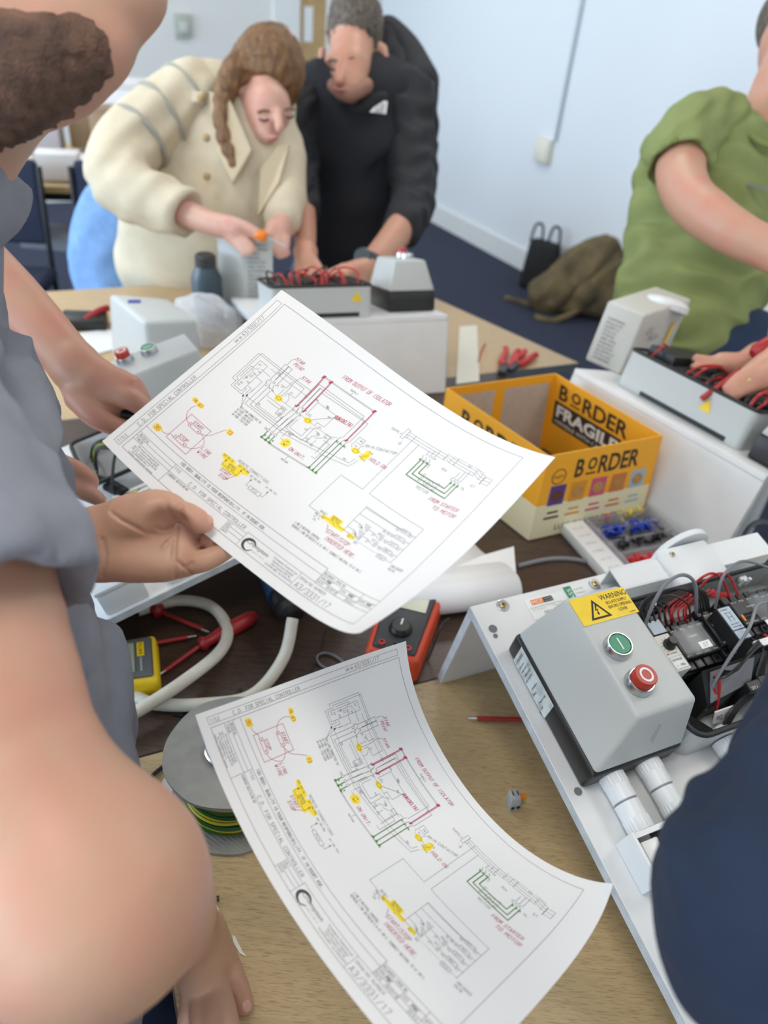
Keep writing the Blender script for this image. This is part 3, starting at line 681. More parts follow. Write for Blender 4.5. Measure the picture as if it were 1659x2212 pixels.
mb = MB(); mb.box(.268, .296, -.1800, -.172, .074, .077); mb.obj('white_marker_strip', m_paperw, se)
# marker W2 U2 V2, gland, wires
mb = MB(); mb.hexa([(.197, -.2300, .022), (.232, -.2300, .022), (.232, -.2285, .022), (.197, -.2285, .022), (.197, -.2225, .036), (.232, -.2225, .036), (.232, -.2210, .036), (.197, -.2210, .036)]); q = mb.obj('terminal_marker', m_paperw, se)
mb = MB(); letters(mb, 'W2  U2  V2', .0025, .0042, .0068, planef((.197, -.2302, .0220), (1, 0, 0), (0, .0075, .014), .0006), .030); mb.obj('marker_print', m_ink, q)
mb = MB(); mb.lathe((.203, -.2425, .0165), (0, 1, 0), [(0, .0125), (.006, .0125), (.006, .009), (.009, .009), (.009, .007)], 8); mb.obj('gland_nut', mat('pale grey nut', (.56, .58, .58), .4), se)
R_ = random.Random(11)
def wire(m_, *p, r=.0013):
    mb = MB(); mb.tube(p, r, 6, 6); mb.obj('wire', m_, se)
for k in range(7):      # red looms arching behind the contactors
    x = .18 + .007 * k; wire(m_wred, (x, -.124, .060), (x - .004, -.110, .074 + .003 * (k % 3)), (.205 + .012 * k, -.094, .064 + .006 * (k % 2)), (.262 + .003 * k, -.092, .062), (.275 + .004 * k, -.110, .068))
wire(m_wred, (.232, -.096, .05), (.240, -.088, .088), (.256, -.088, .102), (.275, -.096, .090), (.283, -.112, .074), r=.0016)
wire(m_wred, (.238, -.100, .05), (.262, -.086, .086), (.285, -.090, .092), (.297, -.112, .074), r=.0015)
for k in range(6):      # black looms
    x = .153 + .0075 * k; wire(m_wblk, (x, -.122, .068), (x - .003, -.104, .083), (x + .004, -.094, .070), (x + .03, -.090, .035 + .004 * k), (.235 + .006 * k, -.092, .05))
for k in range(5): wire(m_wblk, (.150 + .003 * k, -.170, .030), (.144, -.135 + .004 * k, .060), (.150 + .004 * k, -.098, .088 - .004 * k), (.190 + .008 * k, -.092 + .002 * k, .098 - .005 * k), (.226 + .004 * k, -.100, .088), (.233 + .004 * k, -.118, .070), r=.0015)
wire(m_wgry, (.149, -.130, .050), (.152, -.112, .086), (.172, -.094, .112), (.200, -.088, .118), (.222, -.096, .104), (.230, -.116, .070), r=.0022)
wire(mat('brown cable', (.045, .022, .012), .4), (.146, -.125, .05), (.160, -.100, .088), (.186, -.098, .096), (.206, -.112, .092), (.216, -.124, .068))
wire(m_wgry, (.258, -.118, .07), (.260, -.100, .104), (.280, -.090, .112), (.310, -.086, .106), (.35, -.094, .09), r=.0018)
wire(m_wgry, (.310, -.142, .098), (.272, -.146, .112), (.240, -.168, .112), (.210, -.186, .094), (.196, -.200, .060), (.192, -.215, .03), r=.0019)
for k in range(4): wire(m_wblk, (.196 + .006 * k, -.184, .058), (.204 + .004 * k, -.198, .070 + .003 * k), (.226, -.194, .082 + .003 * k), (.250 + .004 * k, -.182, .086), (.274, -.174 - .003 * k, .078), r=.0016)
wire(m_wred, (.199, -.184, .060), (.203, -.196, .066), (.202, -.212, .048), (.204, -.224, .020), r=.0017); wire(m_wred, (.193, -.194, .058), (.197, -.204, .056), (.203, -.214, .040), (.207, -.224, .020), r=.0017)
mb = MB(); mb.tube([(.1918, -.191, .059), (.1935, -.1945, .058)], .0022, 8); mb.obj('yellow_sleeve', m_yellow, se)
for k in range(5): wire(m_wblk, (.146 + .004 * k, -.185, .012), (.160 + .004 * k, -.212, .020), (.182 + .003 * k, -.234, .018), (.200, -.240, .016), r=.0015)
for k in range(4): wire(m_wblk, (.205 + .003 * k, -.238, .018), (.218 + .004 * k, -.226, .036), (.245 + .006 * k, -.216, .042), (.275, -.206, .045 + .003 * k), r=.0017)
for k in range(6):
    x = .275 + .02 * k; wire((m_wblk, m_wred)[k % 2], (x, -.160, .068), (x + .004, -.182, .070), (x - .01, -.205, .05), (x + .01, -.228, .02), r=.0016)
for x, y in ((.158, -.198), (.155, -.210), (.163, -.215)):
    mb = MB(); mb.lathe((x, y, .0076), (0, 0, 1), [(0, .0022), (.0004, .0022)], 10); mb.obj('plate_hole', m_paperw, se)

# ---------------------------------------------------------------- the two wiring drawings (A4, curved sheets)
# control nets of the two bent sheets, in metres in the room
PATCH_UP = [[(-0.2286,0.4971,1.2219),(-0.2053,0.5286,1.2372),(-0.1806,0.5584,1.2541),(-0.1598,0.5919,1.2672),(-0.135,0.6237,1.2811),(-0.1109,0.6507,1.3025)],[(-0.1956,0.4903,1.1856),(-0.1709,0.52,1.2024),(-0.1459,0.5483,1.2208),(-0.1195,0.5764,1.2388),(-0.0933,0.6021,1.2625),(-0.0711,0.6229,1.2928)],[(-0.1459,0.4631,1.1669),(-0.1218,0.4918,1.1856),(-0.0988,0.5203,1.2072),(-0.0765,0.5508,1.2236),(-0.0544,0.5795,1.2485),(-0.0301,0.5986,1.2761)],[(-0.1126,0.4227,1.1829),(-0.0887,0.4544,1.1976),(-0.0644,0.483,1.2178),(-0.0376,0.517,1.224),(-0.0131,0.5517,1.2342),(0.0107,0.5811,1.2568)],[(-0.0723,0.4112,1.1564),(-0.0472,0.4377,1.1762),(-0.0246,0.4629,1.2005),(0.0013,0.4926,1.2129),(0.0275,0.5234,1.2233),(0.0508,0.5538,1.2408)],[(-0.0271,0.3617,1.1625),(-0.0038,0.3971,1.1746),(0.019,0.4301,1.1921),(0.0426,0.4601,1.2097),(0.067,0.4907,1.2259),(0.0925,0.5215,1.2383)],[(-0.0075,0.3359,1.2),(0.0235,0.364,1.2032),(0.0513,0.3955,1.21),(0.077,0.4269,1.2218),(0.1012,0.4571,1.238),(0.1259,0.4878,1.2525)]]
PATCH_LOW = [[(-0.1262,0.3521,1.0808),(-0.0987,0.3811,1.068),(-0.0686,0.4091,1.0583),(-0.0371,0.4365,1.0524),(-0.0034,0.4614,1.0479),(0.0316,0.4844,1.0442)],[(-0.1045,0.3186,1.0516),(-0.0718,0.3454,1.0454),(-0.0452,0.3747,1.0322),(-0.0174,0.4037,1.0178),(0.0099,0.435,1.0071),(0.039,0.4658,0.9989)],[(-0.0752,0.2819,1.0317),(-0.0496,0.3125,1.0188),(-0.0233,0.3417,1.0031),(0.0043,0.3709,0.9915),(0.0343,0.3968,0.9789),(0.0627,0.4236,0.9662)],[(-0.0436,0.2442,1.0205),(-0.0163,0.2718,1.0038),(0.0118,0.2989,0.9862),(0.041,0.3275,0.9768),(0.07,0.3579,0.9681),(0.0996,0.3905,0.9585)],[(-0.0068,0.2088,1.0175),(0.0212,0.2366,1.0028),(0.0485,0.266,0.9931),(0.0787,0.2957,0.9852),(0.1042,0.3249,0.97),(0.1222,0.3476,0.9416)],[(0.0295,0.1761,1.0251),(0.0578,0.2059,1.0161),(0.0871,0.2357,1.0081),(0.1128,0.2632,0.9884),(0.1375,0.2872,0.9633),(0.1802,0.3175,0.9578)],[(0.0657,0.1426,1.0285),(0.0941,0.1723,1.0202),(0.1229,0.2016,1.0084),(0.1474,0.2279,0.9887),(0.1838,0.2602,0.9882),(0.1986,0.2979,0.9995)]]

def bern(t, d): return [comb(d, k) * t ** k * (1 - t) ** (d - k) for k in range(d + 1)]
class Sheet:
    def __init__(s, net): s.n = np.array(net)
    def p(s, u, v, off=0.0):                    # u, v in millimetres on the sheet
        a, b = np.array(bern(u / 297, 6)), np.array(bern(v / 210, 5))
        P = np.einsum('i,j,ijk->k', a, b, s.n)
        if off:
            da = np.array([0] + bern(u / 297, 5)) - np.array(bern(u / 297, 5) + [0]); db = np.array([0] + bern(v / 210, 4)) - np.array(bern(v / 210, 4) + [0])
            n = np.cross(np.einsum('i,j,ijk->k', da, b, s.n), np.einsum('i,j,ijk->k', a, db, s.n)); P = P + n / np.linalg.norm(n) * off
        return P
# drawing: layers k printed black, h pencil, r red pen, g green pen, y highlighter
L2 = []                                         # (layer, polyline, width)
TX = []                                         # (layer, text, x, y, height, length, shear, offset, angle)
def ln(c, *pts, w=0.26): L2.append((c, list(pts), w))
def rc(c, x0, y0, x1, y1, w=0.26): ln(c, (x0, y0), (x1, y0), (x1, y1), (x0, y1), (x0, y0), w=w)
def tx(c, s, x, y, h, L=None, w=None, ang=0, sl=0.0, jit=0.0):
    st = fit_text(s, L, h, sl, jit) if L else strokes(s, h, None, sl, jit)[0]
    ca, sa = cos(ang), sin(ang)
    for pl in st: L2.append((c, [(x + a * ca - b * sa, y + a * sa + b * ca) for a, b in pl], w or max(.22, h * .09)))
def hand(s, x, y, h, L, ang=0.0, c='r', w=.38): tx(c, s, x, y, h, L, w, ang, .22, .035)
def low(s, x, y, h, L, c='k'): TX.append((c, s, x, y, h, L))
def arrow(x, y, dx, dy, s=1.5):
    L_ = math.hypot(dx, dy); dx, dy = dx / L_ * s, dy / L_ * s
    for k in (-.5, -.25, 0, .25, .5): ln('k', (x - dx - dy * .35 * k * 2, y - dy + dx * .35 * k * 2), (x, y), w=.35)
BLOBS = []
def blob(x, y, rx, ry, ang=0, seed=0): 
    rg = random.Random(seed); BLOBS.append([(x + cos(a) * rx * q * cos(ang) - sin(a) * ry * q * sin(ang), y + cos(a) * rx * q * sin(ang) + sin(a) * ry * q * cos(ang)) for a, q in [(2 * pi * k / 18, rg.uniform(.86, 1.1)) for k in range(18)]])
# border and title block
rc('k', 4.8, 8, 10.5, 199.4); tx('k', 'TITLE', 9.6, 9.6, 2.9, 8.6, ang=pi / 2); tx('k', 'C.D. FOR SPECIAL CONTROLLER', 9.7, 30.5, 3.0, 64, ang=pi / 2, w=.3)
tx('k', 'DRG No', 8.7, 143, 1.9, 7.5, ang=pi / 2); tx('k', 'A3/3331/17', 9.3, 152.6, 3.4, 26, ang=pi / 2)
rc('k', 13, 8.6, 273.4, 200.3, .3)
ln('k', (13, 34.6), (215.5, 36.2), (215.5, 22), w=.3); ln('k', (13, 28), (215.5, 29.6)); ln('k', (13, 24.2), (52.8, 24.2)); ln('k', (13, 20.2), (142, 20.6)); ln('k', (52.8, 8.6), (52.8, 28))
ln('k', (122, 8.9), (122, 20.6)); ln('k', (142, 8.9), (142, 22.2), (215.5, 22.2)); ln('k', (122, 17), (142, 17)); ln('k', (122, 13.4), (142, 13.4)); ln('k', (201.6, 8.9), (201.6, 22.2))
tx('k', 'MATERIAL', 15, 25, 2.1, 9.6); tx('k', 'FINISH', 15, 21.1, 2.1, 6.4)
for i, (s, x, L) in enumerate((('All mains wiring BLACK', 20.8, 23), ('All a.c. control wiring RED', 18.4, 25.5), ('All d.c. control wiring BLUE', 18.4, 26.5), ('As EN60204 Part 1.', 20.8, 18), ('Unless otherwise stated.', 18.8, 26.2))): low(s, x, 17.4 - 2.1 * i, 1.55, L)
tx('k', 'TITLE', 54, 24.4, 2.3, 6.6); tx('k', 'C.D. FOR SPECIAL CONTROLLER', 72.9, 21.9, 3.0, 64.6, w=.3); tx('k', 'CURRENT REVISION No', 54, 17.4, 1.9, 22)
tx('k', 'ISO 9001, QUALITY IS YOUR RESPONSIBILITY, IF IN DOUBT ASK.', 54.5, 30.7, 2.5, 97, w=.34)
tx('k', 'ALT', 123.4, 17.8, 1.8, 3.6); tx('k', 'CKD', 123.2, 14.3, 1.8, 3.8); tx('k', 'DATE', 123.2, 10.6, 1.8, 5)
for k in range(24):
    a0, a1 = radians(28 + 268 * k / 24), radians(28 + 268 * (k + 1) / 24); q = .45 + 1.9 * sin(pi * min(1, k / 23)) ** .8
    ln('k', (150.8 + 5.6 * cos(a0), 14.7 + 4.7 * sin(a0)), (150.8 + 5.6 * cos(a1), 14.7 + 4.7 * sin(a1)), w=q)
for k in range(8): ln('k', (152.6, 9.6 + .12 * k), (155.6 - .33 * k, 13.0 - .25 * k), w=.4)
low('O:Crompton', 146.8, 15.6, 3.1, 23); low('I:controls', 155.2, 12.0, 1.5, 14)
low('Crompton Controls Ltd', 174.2, 18.2, 1.9, 25); low('Monckton Road, Wakefield', 175.8, 15.6, 1.6, 22); low('West Yorkshire WF2 7AL', 176.4, 13.2, 1.6, 21); low('Tel: (01924) 368251   Fax: (01924) 367274', 171.8, 10.8, 1.6, 29)
tx('k', 'DRAWING NUMBER', 203.4, 17.6, 2.2, 26.5); tx('k', 'A3/3331/17', 204.2, 10.3, 4.6, 36.5, w=.34)
for v in (34.2, 29.9, 25.6, 21.9): ln('k', (215.5, v), (273.4, v - .2))
ln('k', (236.9, 21.9), (236.9, 29.9)); ln('k', (256, 21.9), (256, 34.2)); ln('k', (246.6, 21.9), (246.6, 25.6))
tx('k', 'RECORDED ISSUE No.', 216.4, 31.0, 1.9, 22.5); tx('k', 'DRN', 216.4, 26.8, 1.9, 4.6); tx('k', 'MK', 222.4, 26.5, 2.6, 4.6, .5, sl=.2); tx('k', 'DATE', 216.4, 22.9, 1.9, 6); tx('k', '29/07/10', 226, 22.9, 1.9, 10.5)
tx('k', 'CKD', 238.0, 26.8, 1.9, 4.6); tx('k', 'MK', 245.5, 26.5, 2.6, 5.2, .5, sl=.2); tx('k', 'SCALE', 247.4, 22.7, 1.9, 7); tx('k', 'APPD', 257, 26.8, 1.9, 6); tx('k', 'MK', 265, 26.5, 2.6, 5.2, .5, sl=.2)
# start / stop sketch
rc('r', 29.8, 39.7, 52, 68.4, .38); rc('r', 34.5, 59.4, 46.5, 62.7, .38); rc('r', 34, 43.3, 46.5, 46.3, .38)
for x, y in ((36.2, 61), (44.6, 61), (35.9, 44.8), (44.4, 44.8)): rc('r', x - .3, y - .3, x + .3, y + .3, .5)
def curve(c, pts, w=.36): ln(c, *[(p.x, p.y) for p in spline([(a, b, 0) for a, b in pts], 8)], w=w)
curve('r', [(23.2, 41), (26, 40.6), (29, 42.5), (31.5, 44), (34, 43.4)]); curve('r', [(27, 76.7), (25.6, 72), (26.6, 66.5), (30, 62.4), (34.5, 60.8)])
curve('r', [(46.5, 44.3), (51, 46), (55, 50.5), (56.2, 55), (54, 58.5), (50, 60.6), (46.5, 61)]); curve('r', [(46.5, 60.6), (50.5, 62.2), (54, 65), (57, 71), (60.1, 77.5)])
hand('START', 35.8, 63.7, 2.8, 9.6); hand('STOP', 35.9, 47.2, 2.8, 8.6); hand('LINK', 57.2, 51.6, 3.0, 9); hand('WIRE', 57.0, 47.0, 3.0, 9)
hand('95', 17.2, 38.4, 3.6, 4.4); hand('14,', 21.4, 78.0, 3.0, 4.2); hand('61', 27.6, 77.6, 3.2, 3.6); hand('13', 62.2, 76.3, 3.6, 3.6)
blob(19.4, 40.2, 4.0, 3.4, 0, 1); blob(23.2, 79.5, 3.2, 2.5, 0, 2); blob(29.3, 79.2, 3.2, 2.6, 0, 3); blob(64, 78.1, 3.4, 3.0, 0, 4)
# remote connections
tx('k', 'REMOTE CONNECTIONS', 88.6, 62.9, 2.3, 34); tx('k', '93 ON OL', 75.2, 59.6, 1.6, 11); tx('k', '61 ON RN', 92.3, 60.1, 1.6, 11); tx('k', 'REMOTE', 85, 56.0, 1.6, 7.4); tx('k', 'SWITCH', 85, 53.7, 1.6, 7.4)
ln('k', (80.5, 58.4), (80.1, 53), (85, 53)); ln('k', (85, 53), (90.4, 51.4)); ln('k', (90.4, 52.8), (97, 52.7), (97, 59)); arrow(80.5, 58.6, 0, 1); arrow(97, 59.2, 0, 1)
hand('START', 82.6, 47.9, 2.9, 10.2); hand('STOP', 85.4, 43.6, 2.9, 8); ln('r', (92.8, 45), (96.5, 52.2), w=.36)
BLOBS.append([(73.6, 59), (74.2, 62), (87.5, 62.2), (88.8, 59), (91.2, 59.2), (91.6, 62.6), (104.2, 61.9), (104.4, 58.2), (98.8, 56.2), (98.6, 52), (95, 51), (80, 51.2), (78.8, 56.8)])
tx('k', '62 ON RN', 106.3, 59.2, 1.6, 11); tx('k', 'A1 ON YD1', 124, 59.4, 1.6, 12.4); rc('k', 113, 49.9, 125.6, 53.2); tx('k', 'PUV', 116, 50.6, 1.9, 6)
ln('k', (109.6, 57.6), (109.6, 51.5), (113, 51.5)); ln('k', (125.6, 51.5), (128.6, 51.5), (128.6, 57.6)); arrow(109.6, 58, 0, 1); arrow(128.6, 58, 0, 1)
# star delta power and control diagram
ln('k', (33.6, 116.6), (29.5, 116.6), (29.5, 149.1), (82.6, 149.4), (83, 137.6), (74.6, 137.2), (74.6, 133)); ln('k', (35.4, 118), (31.6, 120), (31.5, 151), (88.3, 151.4))
ln('k', (43.7, 117), (45.7, 117), (45.7, 110.7), (33.6, 110.6), (33.6, 118)); rc('k', 35.4, 112.6, 43.7, 145.1); ln('k', (37.6, 122), (37.6, 134), (35.4, 134)); ln('k', (33.4, 122), (33.4, 136), (38, 136))
rc('k', 39.0, 127.8, 41.0, 129.8); tx('k', 'YD1', 39, 131.2, 1.9, 4.4)
for x, y, s in ((37, 118, 'A2'), (40.6, 122, 'A3'), (41.6, 135.5, 'A4'), (37, 141, 'A1'), (37.6, 136.5, '17'), (36.4, 124.5, '18'), (36.2, 115, '15')): tx('k', s, x, y, 1.5, 2.4)
ln('k', (48, 113), (48, 120), (44.5, 120)); ln('k', (50.6, 117), (50.6, 131), (43.9, 131)); ln('k', (52.4, 139), (41.8, 139.5))
arrow(47, 111.8, -6.9, 9.5, 2.2); arrow(49.5, 114.3, -4.4, 12, 2.2); ln('k', (53.9, 102.2), (47, 111.6)); ln('k', (53.9, 102.2), (49.5, 114.2))
tx('k', 'RED LEAD CONNECTED TO:', 53.6, 100.4, 1.9, 24.5)
for i, s in enumerate(('A2 FOR: 380/415V', 'A3 FOR: 220/240V', 'A4 FOR: 110/120V')): tx('k', s, 53.2, 97.4 - 3 * i, 1.9, 17)
for i, (x, yb) in enumerate(((54.1, 106.3), (58, 108.4), (62, 110.5))):
    yt = 157; ln('k', (x, yt), (x, 135.6), w=.3); ln('k', (x, 135.6), (x - .9, 136), w=.3); ln('k', (x - 1.7, 135.4), (x, 131.8), (x, yb), ((95.5, 91.6, 87.2)[i], yb), ((95.5, 91.6, 87.2)[i], 121 - i * 1.5), w=.3)
    tx('k', '135'[i], x + 1, 136.4, 1.4); tx('k', '246'[i], x + 1, 130, 1.4)
ln('k', (54.1, 157), (57.6, 157), (57.6, 140)); ln('k', (58, 156.8), (62, 156.6))
ln('k', (52, 133.4), (70, 128.8), w=.2); ln('k', (74.4, 128.4), (99, 128.6), w=.2); rc('k', 70.2, 127.4, 74.0, 129.8); blob(72.1, 128.6, 3.6, 3.4, 0, 6); ln('h', (72.6, 131), (73, 140), (71.8, 150), (73.2, 155), w=.3)
ln('k', (63, 124), (84, 124), (84, 112)); ln('k', (66, 121), (80, 121), (80, 116), (88, 116)); ln('k', (64.5, 140), (70.5, 140), (70.5, 147.8)); ln('k', (69.8, 137.6), (69.8, 131.6)); rc('k', 80, 117, 85, 125, .2)
ln('k', (47, 145), (88, 145.4), w=.22); ln('k', (50, 121), (50, 112), (84, 112.4), w=.22); ln('k', (76, 137), (80, 133), (80, 128.6)); ln('k', (92, 128.6), (92, 132), w=.2)
for x, y, s in ((66, 138, 'A1'), (80.5, 122, 'A2'), (88, 144, 'RD'), (76, 138.5, '21'), (82, 117.5, '22'), (55, 146, 'RD'), (62, 113, 'RD'), (98, 147, 'RD'), (110, 147, 'RD')): tx('k', s, x, y, 1.5, 2.6)
# main poles
for i, (x, yt) in enumerate(((88.5, 168.3), (92.8, 158.6), (96.6, 168.1))):
    ln('k', (x, yt), (x + .6, 133.6), w=.34); ln('k', (x - 1, 133.4), (x + .2, 129.6), (x - 1.4, 104), (x - 1.2, 101.6), w=.34)
    rc('k', x - 2.6, 99.4, x - .6, 101.4); ln('k', (x - 1.2, 99.4), (x - 1.1, 92), w=.34); ln('g', (x - 1.2, 98.8), (x - 1.1, 92), w=.8); tx('k', '135'[i], x + 1.6, 133.6, 1.4); tx('k', '246'[i], x + 1, 127, 1.4)
ln('g', (86.4, 91.8), (98, 92.2), w=.8); tx('k', 'OL', 83.2, 99.5, 1.8, 3.2)
for x in (87.3, 91.8, 96.2):
    blob_ = [(x - .9, 92 - .9), (x + .9, 92.9)]; rc('g', x - .7, 91.4, x + .7, 92.8, .8); tx('g', 'X', x + .6, 94.4, 1.4, None, .6)
for x, yt, yb in ((88.5, 168.3, 133.4), (96.6, 168.1, 133.3), (144.3, 169.6, 133.9)):
    ln('r', (x, yt), (x + .5, yb), w=.75); ln('r', (x + .9, yt - 2), (x + 1.2, yb + 2), w=.34)
    for k in range(4): ln('r', (x - 1.4 + .6 * k, yt - 1.2), (x - .6 + .6 * k, yt + 1.6), w=.7)
    for k in range(3): ln('r', (x - .2 + .6 * k, yb - 1.6), (x + .6 + .6 * k, yb + 1), w=.6)
ln('k', (89.6, 169.2), (144, 170.2)); ln('k', (89.6, 168.4), (144, 169.3)); ln('k', (117.7, 169), (117.9, 172)); tx('k', 'SUPPLY', 114.6, 172.9, 1.6, 7.4)
ln('k', (89.9, 134), (89.9, 160.7), (140.8, 160.9), (140.8, 134), w=.3); ln('k', (93.4, 134), (93.4, 158.4), (143.2, 158.2), (144, 154)); ln('k', (97.6, 134), (97.6, 155.6), (148.2, 157.2), (148.2, 134), w=.3)
for i, x in enumerate((139.6, 143.6, 147.4)):
    ln('k', (x, 133.5), (x - 1, 129.8), w=.34); ln('k', (x - 1, 129.8), (x - .6, 95), w=.34); ln('g', (x - .9, 128), (x - .6, 95), w=.8); rc('g', x - 1.2, 94.2, x + .1, 95.6, .8); tx('k', '246'[i], x + .8, 127, 1.4); tx('g', 'X', x - .6, 127.4, 1.4, None, .6)
ln('g', (137.4, 94.2), (148.2, 94), w=.8); ln('k', (97.6, 92), (138, 94.6)); ln('k', (97.6, 91.2), (138, 93.7)); ln('k', (118, 92.4), (117.4, 89)); tx('k', 'MOTOR', 114.8, 86.4, 1.6, 7)
# run coil, inner contacts
ln('k', (99, 128.6), (104.2, 128.3), w=.2); rc('k', 104.3, 126.8, 108.3, 129.4); blob(106.2, 128.2, 4.2, 2.9, .15, 7); ln('k', (108.3, 128.1), (136, 127.4), w=.2); ln('h', (107.6, 129.6), (115, 137.6), (121.6, 143.6), w=.3)
ln('k', (101, 131), (101, 146.6), (121.6, 146.8), (121.6, 132), (114, 131.6), (114, 128)); ln('k', (106, 132), (101, 132)); ln('k', (99, 124), (99, 113.6), (112.6, 113.4), (112.6, 125)); ln('k', (97, 122), (97, 111), (116, 110.6), (116, 126))
ln('k', (114, 124), (118.6, 127.4)); ln('k', (119, 118), (123, 121.6), (123, 124.6), (119, 124.6)); ln('k', (123, 119), (128, 123), (128, 128), (132.6, 128), (132.6, 112.4)); ln('k', (120, 117.6), (120, 113)); ln('k', (125, 118), (125, 113))
ln('k', (130, 122), (136.8, 122), (136.8, 104), (133, 104)); ln('k', (133.4, 108), (133.4, 128.8), (137.6, 131)); ln('k', (93.6, 108), (135.5, 114)); ln('k', (96, 105.4), (135.5, 111)); ln('k', (100.4, 103), (100.4, 110), (107, 110.4)); ln('k', (135.5, 114), (161.8, 118.1), (163, 124)); ln('k', (137, 110), (163.6, 115.4), (166, 124))
for x, y, s in ((103, 132.8, 'A1'), (110, 120, 'A2'), (118, 128.6, '21'), (117, 114, '22'), (121, 122.6, '53'), (129, 124, '61'), (118.6, 111.4, '54'), (124, 111.4, '62'), (109, 148, 'RD'), (117, 141, 'RD'), (103, 107.6, 'RD'), (155, 118, 'RD')): tx('k', s, x, y, 1.5, 2.6)
ln('k', (150.4, 134), (153.6, 130.8), w=.2); rc('k', 155.6, 129, 160.2, 132); blob(158, 130.5, 4.2, 2.9, .1, 8); ln('k', (160.2, 130.8), (170, 131.6), w=.2); ln('k', (151.6, 134), (151.6, 143), (158, 143), (158, 137.6), (153, 137.2)); tx('k', 'A1', 154, 133.6, 1.5, 2.6); tx('k', 'RD', 154.4, 139.6, 1.5, 2.6)
ln('h', (158.6, 132), (158.6, 136), (160.4, 138), w=.3); hand('MAIN CONTACTOR', 161, 138.2, 2.5, 27, .36, 'h', .26); hand('HOLD ON', 172.4, 130.2, 3.3, 16, .05)
blob(167.7, 132, 6.4, 3.2, 1.5, 9); ln('k', (166.4, 136.6), (168.6, 136.6)); ln('k', (167, 129), (169, 134.6)); ln('k', (166, 128), (168.2, 128)); tx('k', '13', 168.6, 135.6, 1.5, 2.6); tx('k', '14', 168.2, 126.6, 1.5, 2.6); tx('k', 'A2', 163.6, 128, 1.4, 2.4)
hand('STAR', 57.6, 165.4, 3.0, 8.4); hand('POINT', 59.8, 160.6, 3.0, 9.6); ln('h', (55.5, 158.4), (55.6, 163), (57.2, 166), w=.3); hand('STAR', 73.8, 155.2, 3.0, 8.4)
hand('FROM OUTPUT OF ISOLATOR', 101.3, 177.2, 3.9, 49, .085); hand('RUN(DELTA)', 122, 143.6, 3.6, 17, .12, 'r', .5)
hand('ON UNIT.', 113.3, 97.2, 3.1, 17); blob(107.1, 100.4, 4.6, 4.4, 0, 10); ln('k', (100.4, 101), (103.4, 101)); rg_ = random.Random(3)
for k in range(9): a, b = 104.4 + rg_.uniform(0, 5), 98 + rg_.uniform(0, 4.6); ln('k', (a, b), (a + rg_.uniform(-1.6, 1.6), b + rg_.uniform(-1.2, 1.2)), w=.4)
# supply to motor, right-hand side
rc('k', 177.4, 163.4, 180.4, 174.2); tx('k', 'SUPPLY', 166.4, 165.6, 2.1, 10)
for i, y in enumerate((172.2, 169.4, 166.6)): ln('k', (183.4, y), (222.4, y - .2)); ln('k', (222.6, y + 1.2), (226, y)); ln('k', (226, y), (251.6, y - 1.2)); ln('k', (251.8, y + .4), (255.4, y - 1.4)); ln('k', (255.4, y - 1.4), (260, y - 2)); tx('k', 'L%d' % (i + 1), 180.6, y - .7, 1.4, 2.2); tx('k', '135'[i], 220, y + .6, 1.4); tx('k', '246'[i], 230, y + .4, 1.4); tx('k', '135'[i], 250, y + .2, 1.4)
ln('k', (181.6, 161.6), (181.6, 158.8)); ln('k', (180, 158.8), (183.2, 158.8)); ln('k', (180.8, 157.9), (182.4, 157.9)); ln('k', (181.3, 157.1), (181.9, 157.1))
ln('k', (187.7, 172), (187.7, 105.6), (164.7, 105.4), (164.2, 68.4), (174.4, 68.4)); ln('k', (194.9, 166.4), (194.9, 105.6), (252.2, 103.4), (252.1, 66))
for i, (x, yo, xo) in enumerate(((206.2, 137.6, 246.3), (209.6, 141, 243.2), (213.2, 144.6, 239.8))):
    ln('k', (x, (166.6, 169.4, 172)[i]), (x, 161.6), w=.3); ln('k', (x - 1.8, 160.6), (x, 157.2), (x, yo), w=.34); ln('k', (x, yo), (xo, yo - 1.6 + .4 * i), (xo, 151.6), w=.34)
    ln('g', (x - .4, 156), (x - .4, yo), w=.75); ln('g', (x, yo - .4), (xo, yo - 2 + .4 * i), (xo + .4, 151.6), w=.75)
    ln('k', (xo, 151.6), (xo, 153.4), (xo - 2, 153.4), (xo - 2, 155.6), (xo, 155.6), (xo, (168.6, 166.4, 164)[i] - 1), w=.3); tx('k', '135'[i], x + 1.2, 162.4, 1.4); tx('k', '246'[i], x + .8, 155, 1.5); tx('g', 'X', x - 1.8, 155.4, 1.4, None, .6); tx('g', 'X', xo + .5, 149.8, 1.4, None, .6)
tx('k', 'C', 214.8, 152.6, 2.1); tx('k', 'MOTOR', 220.6, 131.6, 2.5, 11.4); tx('k', 'RN', 225.2, 157.4, 2.3, 4.4); tx('k', 'ST', 255.2, 155.6, 2.3, 3.8); tx('k', 'OL', 250.6, 149.8, 2.1, 3.6)
n_ = 24; ln('w', (222.6, 140.3), (229.2, 140.3), w=6.4); ln('k', *[(225.9 + 3.9 * cos(2 * pi * k / n_), 140.3 + 3.6 * sin(2 * pi * k / n_)) for k in range(n_ + 1)]); tx('k', 'M', 225, 140.6, 1.7, 1.8); tx('k', '3~', 224.2, 137.6, 1.6, 3)
for x, y, s in ((217, 145.4, 'U1'), (217, 141.8, 'V1'), (217, 138.4, 'W1'), (231.6, 143.6, 'V2'), (231.6, 140, 'U2'), (231.6, 136.6, 'W2')): tx('k', s, x, y, 1.5, 2.6)
for a, b in (((226.1, 167), (226.1, 174)), ((226.1, 174), (239, 174)), ((246, 173.4), (256.6, 172.6)), ((256.6, 172.6), (256.6, 164))): ln('k', a, b, w=.2)
